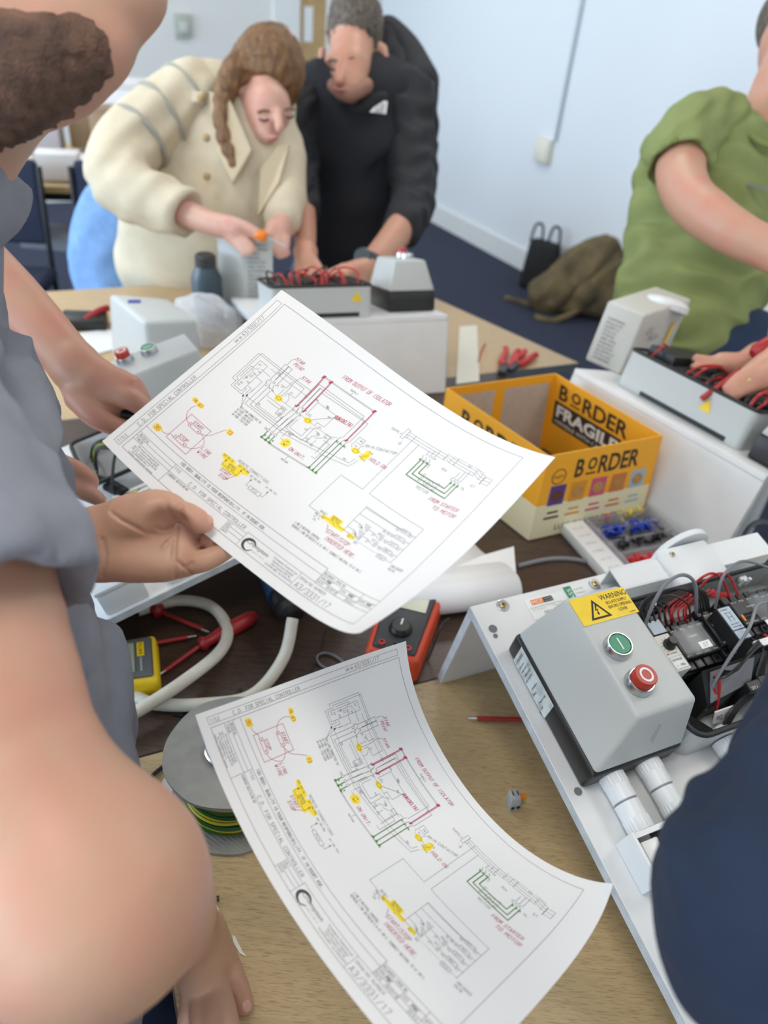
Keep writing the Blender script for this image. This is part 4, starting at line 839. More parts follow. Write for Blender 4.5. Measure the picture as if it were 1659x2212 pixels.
ln('k', (240.6, 173.6), (244.4, 173.4), (242.6, 171.4), (240.6, 173.6)); rc('k', 260, 162.4, 266.8, 169.4); ln('k', (260, 166), (266.8, 166)); ln('k', (260.2, 169.4), (260, 161), w=.5)
hand('FROM STARTER', 236.2, 127.8, 3.2, 26.5, .06); hand('TO MOTOR', 243.7, 122.6, 3.2, 21, .04)
# ladder
tx('k', 'LINE & NEUTRAL CONTROL:', 166, 50.2, 2.0, 27); tx('k', 'REMOVE LINK BETWEEN S & A1 ON C. CONNECT NEUTRAL TO A1 ON C.', 165.8, 46.8, 2.0, 74)
tx('k', 'RESET', 174.8, 69.6, 1.9, 6.6); ln('k', (174.4, 68.4), (178.4, 66.8)); ln('k', (178.6, 68.4), (184, 68.4)); ln('k', (173, 64), (175, 64), (175, 66), (178, 66), (178, 64), (180, 64)); tx('k', 'OL', 175, 61.2, 1.9, 3.4); tx('k', '98', 172.6, 66.2, 1.4, 2.4); tx('k', '95', 179.4, 66.2, 1.4, 2.4)
for k in range(4): ln('k', (184.4 + 1.7 * k, 68.5), (185.4 + 1.7 * k, 68.5))
ln('k', (190, 68.5), (193.8, 66.6)); ln('k', (194, 68.5), (201.4, 68.5)); tx('k', 'REMOTE', 186.6, 71.7, 1.7, 8.2); tx('k', 'SWITCH', 186.6, 69.5, 1.7, 8.2)
BLOBS.append([(177.8, 66.6), (178.6, 69.6), (185, 70), (185.2, 74.2), (196.6, 74), (196.4, 69.8), (202.2, 69.6), (202, 66.2), (192, 65.8)]); blob(210, 67.4, 3.6, 2.2, 0, 12)
hand('START/STOP', 191.2, 59.0, 3.3, 22.6); hand('INSERTED HERE.', 194.4, 53.6, 3.3, 31); curve('r', [(188, 64.4), (189.6, 63.4), (190.2, 61.4), (191.4, 60.8)])
ln('k', (201.4, 68.5), (201.5, 95.2), (252.1, 94)); ln('k', (201.4, 68.5), (208, 68.5)); ln('k', (208, 68.5), (213.6, 66.6)); tx('k', '61', 207.4, 65.6, 1.6, 2.6); tx('k', 'RN3', 211.6, 68.4, 1.9, 5.6); tx('k', '62', 215.4, 64.4, 1.5, 2.6)
for k in range(12): ln('k', (215 + 2 * k, 66.8), (216.3 + 2 * k, 66.8), w=.2)
for i, (y, t1, nm) in enumerate(((94, None, 'C1'), (87, None, 'YD1'), (79.9, ('YD2', 'RN2'), 'ST1'), (72.9, ('YD3', 'ST2'), 'RN1'))):
    if t1:
        ln('k', (201.5, y), (208.6, y)); ln('k', (208.6, y), (212.6, y - 2)); ln('k', (213, y), (223, y)); ln('k', (223, y), (228, y - 2)); ln('k', (228.2, y), (238.2, y)); tx('k', t1[0], 211.6, y + 1.0, 1.9, 5.4); tx('k', t1[1], 225.6, y + .8, 1.9, 5.6); tx('k', '17', 208, y - 2.2, 1.5, 2.6); tx('k', '18', 214.4, y - 2.4, 1.5, 2.6); tx('k', '21', 222, y - 2.4, 1.5, 2.6); tx('k', '22', 229, y - 2.4, 1.5, 2.6)
        curve('k', [(209.4, y - 3.2), (211.2, y - 2.2), (213, y - 3.2)], .24); ln('k', (211, y - .8), (211, y - 2.4)); ln('k', (211.5, y - .8), (211.5, y - 2.4))
    else: ln('k', (201.5, y), (238.2, y))
    rc('k', 238.2, y - 1.6, 246.4, y + 1.6); tx('k', nm, 239.8, y - .9, 1.8, 4.8 if len(nm) > 2 else 3.2); ln('k', (246.4, y), (252.1, y)); tx('k', 'A2' if i != 1 else 'A2,A3,A4', 234 if i != 1 else 227, y - 2.2, 1.6, 2.8 if i != 1 else 10); tx('k', 'A1', 247, y - 2.4, 1.6, 2.8)
rc('k', 238.2, 64.6, 246, 67.8); tx('k', 'PUV', 239.6, 65.2, 1.8, 5); ln('k', (246, 66.2), (249, 66.2)); ln('k', (250, 66.2), (252.1, 66.2)); tx('k', 'UNLOADER', 254.2, 63.4, 1.9, 11.6); tx('k', 'VALVE', 254.2, 60.2, 1.9, 6.4)

INK = {'k': (mat('printed line grey', (.055, .055, .06), .7), 9e-5, 'printed_drawing'), 'h': (mat('pencil grey', (.12, .115, .12), .7), 1.05e-4, 'pencil_notes'), 'r': (mat('crimson pen', (.46, .045, .105), .6), 1.2e-4, 'red_pen_notes'),
       'g': (mat('green pen', (.075, .26, .03), .6), 6e-5, 'green_pen_lines'), 'y': (mat('yellow highlighter', (.92, .70, .03), .6), 3.5e-5, 'yellow_highlighter')}
m_sheet = mat('drawing paper', (.80, .80, .805), .55, bump=.03, bscale=50, spec=.12)
def drawing(name, net, label, crease):
    sh = Sheet(net); c = sh.p(148, 0); t = thing(name, label, 'drawing', c)
    nu, nv = 132, 94; mb = MB(); vs = []
    U, Vv = np.linspace(0, 1, nu + 1), np.linspace(0, 1, nv + 1)
    A = np.array([bern(a, 6) for a in U]); B = np.array([bern(b, 5) for b in Vv]); G = np.einsum('ai,bj,ijk->abk', A, B, sh.n)
    dU = np.gradient(G, axis=0); dV = np.gradient(G, axis=1); N = np.cross(dU, dV); N /= np.linalg.norm(N, axis=-1)[..., None]
    vs = [tuple(p) for p in G.reshape(-1, 3)] + [tuple(p) for p in (G - N * 1.2e-4).reshape(-1, 3)]; w_ = nv + 1; o = (nu + 1) * w_
    fs = [[i * w_ + j, (i + 1) * w_ + j, (i + 1) * w_ + j + 1, i * w_ + j + 1] for i in range(nu) for j in range(nv)]
    fs += [[q + o for q in f[::-1]] for f in fs]
    rim = [(i, 0) for i in range(nu)] + [(nu, j) for j in range(nv)] + [(i, nv) for i in range(nu, 0, -1)] + [(0, j) for j in range(nv, 0, -1)]
    rim = [i * w_ + j for i, j in rim]
    fs += [[rim[k], rim[k] + o, rim[(k + 1) % len(rim)] + o, rim[(k + 1) % len(rim)]] for k in range(len(rim))]
    mb.add(vs, fs, True); mb.obj('sheet', m_sheet, t, world=True)
    for c_, (m_, off, nm) in INK.items():
        mb = MB(); f = lambda x, y: sh.p(x, y, off)
        for l, pl, wd in L2:
            if l == c_: ribbon(mb, pl, wd, f, 7.0)
        for l, s, x, y, h, L_ in TX:
            if l != c_: continue
            if s[:2] == 'O:':
                v_, _, ed, x0, x1 = font_mesh(s[2:]); k_ = h / .7; sx = L_ / (x1 - x0); q = [(x + (a - x0) * sx, y + b * k_) for a, b in v_]
                for a, b in ed: ribbon(mb, [q[a], q[b]], .2, f)
            elif s[:2] == 'I:':
                for i, ch in enumerate(s[2:]): letters(mb, ch, x + L_ * i / 7.6, y, h, f, None, 0, .25)
            else: letters(mb, s, x, y, h, f, L_)
        if c_ == 'y':
            for P in BLOBS:
                mb = MB()
                cx_, cy_ = sum(p[0] for p in P) / len(P), sum(p[1] for p in P) / len(P); vs = []; n = len(P); ks = (0.02, .35, .7, 1.0)
                Q = []
                for i in range(n):
                    a, b = P[i], P[(i + 1) % n]; m = max(1, int(math.hypot(b[0] - a[0], b[1] - a[1]) / 2.5)); Q += [(a[0] + (b[0] - a[0]) * j / m, a[1] + (b[1] - a[1]) * j / m) for j in range(m)]
                n = len(Q)
                for kk in ks: vs += [f(cx_ + (px - cx_) * kk, cy_ + (py - cy_) * kk) for px, py in Q]
                mb.add(vs, [[r * n + i, r * n + (i + 1) % n, (r + 1) * n + (i + 1) % n, (r + 1) * n + i] for r in range(3) for i in range(n)]); mb.obj('highlighter_patch', m_, t, world=True)
            continue
        o = mb.obj(nm, m_, t, world=True); o['kind'] = 'stuff'
    return t, sh
DUP, SHU = drawing('wiring_drawing', PATCH_UP, 'upper wiring drawing sheet held in the left hand of the person in grey', 1)
DLO, SHL = drawing('wiring_drawing', PATCH_LOW, 'lower wiring drawing sheet curving over the cable reel and the front table', 2)

# ---------------------------------------------------------------- the other stations
MBK = frame((.104, 1.65, .9165), radians(-160.3), radians(14)); MRT = frame((.626, 1.063, .9165), radians(126.4), radians(14))
_x = V((cos(radians(-57)), sin(radians(-57)), 0)); MLF = frame(V((-.2855, 1.258, .9155)) - _x * .0, radians(-57), radians(14))
stand('white sloping board at the back, its plain back panel facing the camera', MBK); stand('white sloping board on the right behind the yellow carton', MRT)
_bw = BW; stand('white sloping board on the left under the reaching hand', MLF, .66)

def control_box(M, label, caps=True, base=True):
    t = thing('control_box', label, 'control box', M=M); z0 = .0465 if base else .0005
    if base: mb = MB(); mb.box(.024, .139, -.239, -.068, .0005, .0465, .005, 2); mb.obj('black_base', m_black, t)
    mb = MB(); mb.hexa([(.0255, -.2375, z0), (.1375, -.2375, z0), (.1375, -.0695, z0), (.0255, -.0695, z0), (.0475, -.223, .115), (.1225, -.223, .115), (.1225, -.0785, .115), (.0475, -.0785, .115)], .005, 3); mb.obj('cover', m_grey, t)
    if caps: button(t, .0685, -.1490, .115, m_green, .0062, False); button(t, .0675, -.1910, .115, m_red, .0165, True)
    return t
T = Matrix.Translation
control_box(MLF @ T((-.052, 0, 0)), 'grey start stop box with green and red buttons on the left board')
control_box(MBK @ T((-.017, 0, 0)), 'grey box on a black base at the right end of the back board', True)
control_box(MRT @ T((-.075, .03, 0)), 'grey box on a black base at the right edge of the photo', False)
# loose covers and housings
def housing(name, label, cat, bot, topq, zb, zt, m, bev=.006):
    c = sum((V(p) for p in bot), V()) / 4; t = thing(name, label, cat, (c.x, c.y, zb)); mb = MB()
    mb.hexa([V((p[0], p[1], zb)) for p in bot] + [V((p[0], p[1], zt)) for p in topq], bev, 3); mb.obj('shell', m, t, world=True); return t
q = [on(235, 633, .90), on(311, 694, .90), on(425, 690, .90), on(365, 644, .90)]; c_ = sum(q, V()) / 4
bq = [c_ + (p - c_) * 1.16 for p in q]
t = housing('enclosure_cover', 'big pale grey enclosure cover with a small blue mark standing behind the left control box', 'enclosure cover', bq, q, .7405, .90, m_grey, .01)
mb = MB(); p = on(290, 651, .9006); mb.obox(p, V((.013, .004, 0)), V((-.003, .009, 0)), V((0, 0, .0004))); mb.obj('blue_mark', mat('blue sticker', (.03, .05, .35), .4), t, world=True)
# tall cover standing on end, left of the back board
a_ = on(527, 697); u1 = (on(480, 690) - a_); u1 = V((-.075, .035, 0)); u2 = V((.078, .026, 0)); Q = [a_, a_ + u2, a_ + u2 + u1, a_ + u1]
t = housing('enclosure_cover', 'tall grey cover on end with printed lettering left of the back board', 'enclosure cover', Q, [p + V((.002, 0, 0)) for p in Q], .7405, .965, m_grey)
f1 = planef(a_ + V((0, 0, 0)), V((0, 0, 1)), -u2, .0012); f1 = planef(V((*a_.xy, .7405)), u2, V((.002, 0, .2245)), .0016); mb = MB(); R2 = random.Random(2)
for i in range(17): letters(mb, ['WARNING', 'ISOLATE', 'SUPPLY', 'MOTOR', 'STARTER', '400V 50Hz', 'RATING', 'IP65 AC3'][i % 8], .014, .205 - .0112 * i, .0062, f1, .03 + .02 * R2.random())
mb.obj('cover_print', m_inkg, t, world=True)
# right-hand cover, print on its narrow face
def rloc(x, y, z=0): return MRT @ V((x, y, z))
zc = .885; N_ = on(1338, 812, zc); e1 = V((.70, -.714, 0)).normalized(); e2 = V((.714, .70, 0)).normalized(); wN, wM = .092, .185; A0 = N_ - e1 * wN; lean = V((.018, .004, 0))
Q = [A0, A0 + e1 * wN, A0 + e1 * wN + e2 * wM, A0 + e2 * wM]
t = housing('enclosure_cover', 'cream grey cover propped on the right board with small print on its narrow side', 'enclosure cover', Q, [p + lean for p in Q], zc, zc + .135, mat('cream grey plastic', (.56, .54, .49), .45))
f1 = planef(A0, e1, V((.018, .004, .135)), .0014)
if (e1.cross(V((0, 0, 1)))).dot(e2) > 0: f1 = planef(A0 + e1 * wN, -e1, V((.018, .004, .135)), .0014)
mb = MB()
for i in range(11): letters(mb, ['WARNING', 'ISOLATE', 'SUPPLY', 'MOTOR 4kW', 'STARTER', '400V 50Hz'][i % 6], .016, .102 - .0088 * i, .0052, f1, .032 + .018 * R2.random())
mb.obj('cover_print', m_inkg, t, world=True)
g0 = A0 + e1 * wN; n_ = e1 * .0012 
mb = MB(); p0 = g0 + e2 * .135 + V((.003, 0, .015)); mb.hexa([p0, p0 + e2 * .012, p0 + e2 * .012 + n_, p0 + n_, p0 + V((.012, .003, .075)), p0 + e2 * .012 + V((.012, .003, .075)), p0 + e2 * .012 + V((.012, .003, .075)) + n_, p0 + V((.012, .003, .075)) + n_]); mb.obj('yellow_strip', m_yellow, t, world=True)
mb = MB()
for i, s_ in enumerate(('CC', 'M-3~')): letters(mb, s_, .035 + .02 * i, .085 - .02 * i, .014, planef(g0, e2, V((.018, .004, .125)), .0015) if e2.cross(V((0, 0, 1))).dot(e1) > 0 else planef(g0 + e2 * wM, -e2, V((.018, .004, .125)), .0015))
mb.obj('blue_lettering', mat('faded violet print', (.2, .18, .32), .6), t, world=True)
mb = MB(); p0 = g0 + e2 * .145 + V((-.01, .02, .112)); mb.lathe(p0, (.2, .3, 1), [(0, .05), (.012, .05), (.02, .042), (.024, .02)], 24); tt = top(mb, 'round_cap', m_cond, 'round white cap resting behind the propped cream cover', 'cap')

def open_starter(M, x0, x1, y0, y1, h, label, seed, tri_at):
    t = thing('starter_enclosure', label, 'enclosure', M=M); rg = random.Random(seed)
    tray(t, x0, x1, y0, y1, h, .012, .004)
    n = 4; wd = (x1 - x0 - .03) / n
    for k in range(n):
        mb = MB(); mb.box(x0 + .015 + wd * k, x0 + .012 + wd * (k + 1), y0 + .035, y1 - .03, .004, h + rg.uniform(.0, .022), .002, 1); c = mb.obj('contactor', m_cont, t)
    for k in range(16):
        x = rg.uniform(x0 + .02, x1 - .03); mb = MB()
        mb.tube([(x, y1 - .012, h - .02), (x + rg.uniform(-.02, .02), y1 - .025, h + rg.uniform(.004, .03)), (x + rg.uniform(-.03, .03), (y0 + y1) / 2, h + rg.uniform(.012, .035)), (x + rg.uniform(-.02, .02), y0 + .02, h - .01)], .0022, 6, 5)
        mb.obj('wire', (m_wred, m_wblk, m_wred)[k % 3], t)
    mb = MB(); x, z = tri_at; yy = y1 + .0008; mb.add([(x - .013, yy, z - .010), (x + .013, yy, z - .010), (x, yy, z + .013)], [[0, 1, 2]]) ; mb.obj('warning_triangle', m_yellow, t)
    mb = MB(); mb.box(x0 + .03, x1 - .06, y1 - .001, y1 + .001, .003, .012); mb.obj('gap_shade_strip', m_black, t)  # black strip painted in for the shaded gap under the enclosure
    return t
open_starter(MBK, .180, .405, -.205, -.008, .068, 'open grey starter enclosure under the hands of the person in black', 4, (.215, .045))
open_starter(MRT, .085, .372, -.250, -.045, .074, 'open grey starter enclosure on the right board with red wires', 9, (.175, .045))
# left board: lid, tray, trunk ends
t = thing('starter_enclosure', 'open white enclosure on the left board below the reaching fist', 'enclosure', M=MLF); tray(t, .078, .215, -.330, -.130, .045, .012, .004, m_cond)
mb = MB(); mb.box(.09, .20, -.30, -.15, .004, .020, .002); mb.obj('mounting_plate', m_greyd, t)
for k in range(5): mb = MB(); mb.tube([(.10 + .012 * k, -.31, .02), (.11 + .012 * k, -.29, .05 + .004 * k), (.12 + .014 * k, -.24, .042), (.15, -.20, .03)], .002, 6, 5); mb.obj('wire', (m_wblk, m_wgrn)[k == 2], t)
t = thing('ribbed_lid', 'pale ribbed trunking lid with a small yellow triangle left of the holding hand', 'lid', M=MLF)
mb = MB(); mb.box(.236, .345, -.305, -.215, .012, .030, .002); mb.obj('lid_panel', mat('ivory lid', (.70, .70, .64), .45), t)
for k in range(8): mb = MB(); mb.box(.240 + .0128 * k, .2475 + .0128 * k, -.304, -.2155, .030, .0325, .001, 1); mb.obj('rib', mat('ivory lid', (.7, .7, .64)), t)
mb = MB(); mb.add([(.250, -.292, .0328), (.2505, -.262, .0328), (.268, -.288, .0328)], [[0, 2, 1]]); mb.obj('warning_triangle', m_yellow, t)
mb = MB(); tri(mb, (.2498, -.2935), (.2495, -.2605), (.2695, -.2885), lambda x, y: (x, y, .0330), .8); bolt(mb, .2545, -.284, .012, lambda x, y: (x, y, .0331)); mb.obj('triangle_print', m_ink, t)
def junction(label, x0, x1, y0, y1, h, nm='junction_box'):
    t = thing(nm, label, 'junction box', M=MLF @ T((x0, y0, 0))); mb = MB(); mb.box(0, x1 - x0, 0, y1 - y0, .0005, h - .008, .002); mb.obj('box_body', m_cond, t)
    mb = MB(); mb.box(-.001, x1 - x0 + .001, -.001, y1 - y0 + .001, h - .0075, h, .002); mb.obj('box_lid', m_cond, t)
junction('white junction box at the near left corner of the left board', .395, .440, -.375, -.315, .045)
junction('small pale box at the near edge of the left board below the holding hand', .405, .440, -.285, -.240, .018); junction('white junction box on the left board under the drawing', .26, .34, -.19, -.10, .040)
t = thing('corrugated_conduit', 'black corrugated conduit gripped by fingertips on the left board', 'conduit', M=MLF)
P = spline([(.13, -.345, .03), (.175, -.325, .036), (.215, -.30, .034), (.245, -.285, .028)], 14); mb = MB(); mb.tube(P, lambda tt: .0095 + .0012 * sin(tt * 2 * pi * 26), 12, 2); mb.obj('ribbed_tube', m_black, t)
mb = MB(); mb.tube([(.235, -.30, .04), (.20, -.27, .075), (.19, -.235, .055), (.20, -.20, .03)], .0024, 8); mb.obj('black_cable', m_wblk, t)
# crumpled clear bag behind the left station
def crumple(mb, c, rx, ry, rz, seed, n=22):
    rg = np.random.RandomState(seed); K = rg.normal(size=(6, 3)); ph = rg.uniform(0, 6, 6)
    bm = bmesh.new(); bmesh.ops.create_icosphere(bm, subdivisions=4, radius=1)
    for v in bm.verts:
        p = np.array(v.co); q = 1 + .10 * sum(abs(sin(float(K[i] @ p) * 3.2 + ph[i])) for i in range(6)) / 2 - .1; z = max(p[2], -.55)
        v.co = V((c[0] + p[0] * rx * q, c[1] + p[1] * ry * q, c[2] + (z + .55) * rz * q))
    mb.bm(bm, False)
mb = MB(); p = on(470, 720); crumple(mb, (p.x - .02, p.y - .05, .741), .085, .06, .07, 3); top(mb, 'plastic_bag', mat('cloudy clear plastic', (.74, .76, .80), .2, alpha=.55), 'crumpled clear plastic bag behind the upper drawing', 'bag')
mb = MB(); p = on(620, 700, .80); mb.tube([on(575, 668, .86), on(610, 640, .90), on(640, 650, .89), on(662, 690, .80)], .004, 8); top(mb, 'earth_wire', mat('lime green wire', (.32, .46, .03), .4), 'lime green and yellow wire loop behind the top corner of the upper drawing', 'wire')

# ---------------------------------------------------------------- things on the tables
# biscuit carton
m_cart = mat('carton yellow orange', (.83, .38, .018), .5); m_cartd = mat('carton inner orange', (.68, .30, .02), .55); m_cream = mat('carton cream', (.74, .68, .45), .55); m_board2 = mat('grey brown inner card', (.50, .42, .35), .8, col2=(.44, .37, .31), scale=80)
m_brown = mat('carton dark print', (.035, .022, .012), .6); m_purple = mat('purple packet', (.085, .04, .22), .5); m_pink = mat('pink packet', (.55, .09, .18), .5); m_sky = mat('sky blue packet', (.30, .45, .55), .5); m_amber = mat('amber packet', (.62, .27, .03), .5); m_rust = mat('rust packet', (.55, .17, .04), .5)
m_bisc = mat('biscuit brown', (.50, .27, .08), .7, col2=(.38, .19, .05), scale=90); m_choc = mat('chocolate biscuit', (.11, .035, .018), .6)
bb = [on(1140, 1170), on(1387, 1115)]; zt = .912
tq = [on(1186, 986, zt), on(1432, 941, zt), on(1200, 806, zt), on(964, 838, zt)]
bb += [bb[1] + (tq[2] - tq[1]) * 1.0, bb[0] + (tq[3] - tq[0]) * 1.0]
carton = thing('biscuit_carton', 'open yellow biscuit carton standing in the middle of the tables', 'carton', (bb[0] + bb[2]) / 2)
def wallq(i, j, inner=False, th=.0025):
    c = (bb[0] + bb[2]) / 2
    b0, b1, t0, t1 = V((*bb[i].xy, .7408)), V((*bb[j].xy, .7408)), V((*tq[i].xy, zt)), V((*tq[j].xy, zt))
    n = (b1 - b0).cross(t0 - b0).normalized(); n = n if n.dot(b0 - c) > 0 else -n; return b0, b1, t0, t1, n * th
for nm, i, j in (('front_wall', 0, 1), ('right_wall', 1, 2), ('back_wall', 2, 3), ('left_wall', 3, 0)):
    b0, b1, t0, t1, n = wallq(i, j); lo_ = .42 if nm in ('front_wall', 'left_wall') else 0
    def L(k, b0=b0, b1=b1, t0=t0, t1=t1): return b0 + (t0 - b0) * k, b1 + (t1 - b1) * k
    for part, k0, k1, m_ in ((nm, lo_, 1.0, m_cart), (nm, 0.0, lo_, m_cream)):
        if k1 <= k0: continue
        a, b = L(k0); c2, d2 = L(k1); mb = MB(); mb.hexa([a - n, b - n, b, a, c2 - n, d2 - n, d2, c2]); mb.obj(part, m_, carton, world=True)
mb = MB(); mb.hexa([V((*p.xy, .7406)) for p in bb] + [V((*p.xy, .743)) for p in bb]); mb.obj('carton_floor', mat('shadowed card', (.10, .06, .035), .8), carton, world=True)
b0, b1, t0, t1, n = wallq(2, 3)
for (s0, s1) in ((.05, .47), (.56, .95)):
    P = lambda s, k: b0 + (b1 - b0) * s + ((t0 + (t1 - t0) * s) - (b0 + (b1 - b0) * s)) * k - n * 1.25
    mb = MB(); mb.quad(P(s0, .02), P(s1, .02), P(s1, .90), P(s0, .90)); mb.obj('inner_card_panel', m_board2, carton, world=True)
def wf(i, j, off=.0006, inner=False):
    b0, b1, t0, t1, n = wallq(i, j); nn = n.normalized()
    if inner: b0, b1, t0, t1 = b1, b0, t1, t0; base = -nn * (.0025 + off)
    else: base = nn * off
    L0, H0 = (b1 - b0).length, (t0 - b0).length
    return (lambda x, y: b0 + (b1 - b0) * (x / L0) + (t0 - b0 + (t1 - t0 - b1 + b0) * (x / L0)) * (y / H0) + base), L0, H0
def word_border(mb, x, y, h, f, L_):      # raised small O over a bar, as on the carton
    for s_, a, b in (('B', 0, .13), ('RDER', .36, 1.0)): letters(mb, s_, x + L_ * a, y, h, f, L_ * (b - a), off=.022)
    letters(mb, 'O', x + L_ * .185, y + h * .30, h * .66, f, L_ * .135, off=.03); ribbon(mb, [(x + L_ * .19, y + h * .06), (x + L_ * .315, y + h * .06)], h * .11, f)
f, L0, H0 = wf(0, 1); mb = MB(); word_border(mb, L0 * .26, H0 * .70, H0 * .20, f, L0 * .56); letters(mb, 'LUXURY MINI PACKS', L0 * .20, H0 * .08, H0 * .070, f, L0 * .58)
n_ = 20; ribbon(mb, [(L0 * .13 + H0 * .085 * cos(2 * pi * k / n_), H0 * .74 + H0 * .085 * sin(2 * pi * k / n_)) for k in range(n_ + 1)], .0016, f); letters(mb, 'TASTY', L0 * .085, H0 * .72, H0 * .035, f, L0 * .09); mb.obj('carton_lettering', m_brown, carton, world=True)
f2, _, _ = wf(0, 1, .0004); f3, _, _ = wf(0, 1, .0009)
for k, (m_, c_) in enumerate(((m_purple, m_choc), (m_amber, m_bisc), (m_pink, m_bisc), (m_rust, m_bisc), (m_sky, m_bisc))):
    x = L0 * (.085 + .176 * k); y0, y1 = H0 * (.40 + .018 * k * .3), H0 * .635
    mb = MB(); mb.quad(f2(x, y0), f2(x + L0 * .132, y0), f2(x + L0 * .132, y1), f2(x, y1)); mb.obj('packet_picture', m_, carton, world=True)
    mb = MB(); vs = [f3(x + L0 * .066 + L0 * .046 * cos(2 * pi * q / 16), (y0 + y1) / 2 - .001 + H0 * .068 * sin(2 * pi * q / 16)) for q in range(16)]; mb.add(vs, [list(range(16))]); mb.obj('biscuit_picture', c_, carton, world=True)
    mb = MB(); mb.quad(f2(x + L0 * .0, H0 * .235), f2(x + L0 * .125, H0 * .235), f2(x + L0 * .125, H0 * .262), f2(x + L0 * .0, H0 * .262)); mb.quad(f2(x + L0 * .02, H0 * .30), f2(x + L0 * .11, H0 * .30), f2(x + L0 * .11, H0 * .325), f2(x + L0 * .02, H0 * .325)); mb.obj('flavour_print', (m_brown, m_amber, m_pink, m_rust, m_sky)[k], carton, world=True)
f, L0, H0 = wf(3, 0); mb = MB(); word_border(mb, L0 * .20, H0 * .70, H0 * .20, f, L0 * .68); letters(mb, 'PACKS', L0 * .5, H0 * .10, H0 * .06, f); mb.obj('carton_lettering', m_brown, carton, world=True)
f, L0, H0 = wf(1, 2, .0006, True); mb = MB(); word_border(mb, L0 * .08, H0 * .74, H0 * .18, f, L0 * .66); mb.obj('carton_lettering', m_brown, carton, world=True)
fb, _, _ = wf(1, 2, .0004, True); mb = MB(); mb.quad(fb(L0 * .05, H0 * .40), fb(L0 * .70, H0 * .40), fb(L0 * .70, H0 * .70), fb(L0 * .05, H0 * .70)); mb.obj('dark_print_panel', m_brown, carton, world=True)
mb = MB(); letters(mb, 'FRAGILE', L0 * .08, H0 * .52, H0 * .14, f, L0 * .60, off=.035); letters(mb, 'HANDLE WITH CARE', L0 * .08, H0 * .43, H0 * .05, f, L0 * .50); mb.obj('fragile_lettering', m_paperw, carton, world=True)
mb = MB(); mb.quad(f(L0 * .86, H0 * .72), f(L0 * .95, H0 * .72), f(L0 * .95, H0 * .86), f(L0 * .86, H0 * .86)); mb.obj('white_picture', m_paperw, carton, world=True)

# crimp terminal case in front of the carton
e_ = (on(1300, 1256, .742) - on(1190, 1131, .742)); e_.z = 0; ey_ = -e_.normalized(); ex_ = V((ey_.y, -ey_.x, 0)); O_ = on(1190, 1131, .7405)
Mc = Matrix((ex_, ey_, V((0, 0, 1)))).transposed().to_4x4(); Mc.translation = O_
cs_ = thing('terminal_case', 'flat clear case of coloured crimp terminals beside the carton', 'case', M=Mc); Lc = e_.length * 1.02
mb = MB(); mb.box(.001, .045, -Lc, -.001, .0005, .022, .002); mb.obj('printed_lid', m_paperw, cs_)
mb = MB(); mb.box(.046, .190, -Lc, -.001, .0005, .004); mb.box(.046, .048, -Lc, -.001, .004, .030); mb.box(.188, .190, -Lc, -.001, .004, .030); mb.box(.048, .188, -.003, -.001, .004, .030); mb.box(.048, .188, -Lc, -Lc + .002, .004, .030)
for k in range(1, 5): mb.box(.048, .188, -Lc * k / 5 - .001, -Lc * k / 5 + .001, .004, .026)
mb.box(.115, .117, -Lc * .4, -.003, .004, .026); mb.obj('clear_tray', mat('smoky clear plastic', (.55, .53, .56), .15, alpha=.35), cs_)
def terminals(label, m_, x0, x1, k0, k1, seed, n=34):
    rg = random.Random(seed); mb = MB(); y0, y1 = -Lc * k1 + .006, -Lc * k0 - .006
    for _ in range(n):
        p = V((rg.uniform(x0 + .01, x1 - .01), rg.uniform(y0, y1), rg.uniform(.008, .024))); d_ = V((rg.uniform(-1, 1), rg.uniform(-1, 1), rg.uniform(-.3, .3))).normalized() * .0075; mb.cyl(p - d_, p + d_, .0026, .0030, 6)
    o = mb.obj('crimp_terminals', m_); o['kind'] = 'stuff'; o.matrix_world = Mc; tag(o, label, 'terminals', 'crimp terminals in the clear case')
terminals('heap of red crimp terminals in the back left compartment of the clear case', mat('terminal red', (.55, .015, .02), .35), .048, .116, 0, .2, 1); terminals('heap of yellow crimp terminals in the clear case', mat('terminal yellow', (.75, .60, .01), .35), .116, .188, 0, .24, 2)
terminals('heap of blue crimp terminals across the middle of the clear case', mat('terminal blue', (.012, .05, .42), .35), .048, .188, .30, .48, 3, 60); terminals('heap of black crimp terminals in the clear case', m_black, .06, .18, .52, .66, 4, 40); terminals('heap of red crimp terminals in the nearest compartment of the clear case', mat('terminal red', (.5, .01, .02)), .048, .188, .82, 1.0, 5, 60)
mb = MB()
for i in range(9): letters(mb, ['16-14', '22-16', '12-10', 'RING', 'FORK'][i % 5], .010, -.03 - .022 * i, .005, lambda x, y: (x, y, .0224), .022)
mb.obj('lid_print', mat('pale red print', (.55, .35, .35), .6), cs_)

# rolled and loose white paper behind the foreground board
pa, pb_ = on(850, 1330, .762), on(1075, 1300, .762); ax = (pb_ - pa); ax.z = 0; ax.normalize(); pe = V((-ax.y, ax.x, 0)); Lr = .20; rr = .030
pa = on(858, 1358, .741) + V((0, 0, 0)); prof = [(.20 - .02 * k, .0018 + .003 * sin(k)) for k in range(7)] + [(.06, .012), (.045, .034)]
prof = [(.200, .004), (.15, .006), (.105, .020), (.075, .038), (.052, .048)] + [(.026 + .026 * cos(radians(a)), .027 + .026 * sin(radians(a))) for a in range(60, 430, 22)]
prof = [(p.x, p.y) for p in spline([(a, b, 0) for a, b in prof], 3)]
mb = MB(); vs = []; n = len(prof)
for s_, k in ((0, 0), (Lr, 1)):
    for a, b in prof: vs.append(pa + ax * (s_ + (.075 * max(0, (a - .06) / .16) if s_ == 0 else -.02 * max(0, (a - .1) / .12))) + pe * a + V((0, 0, b + .0005)))
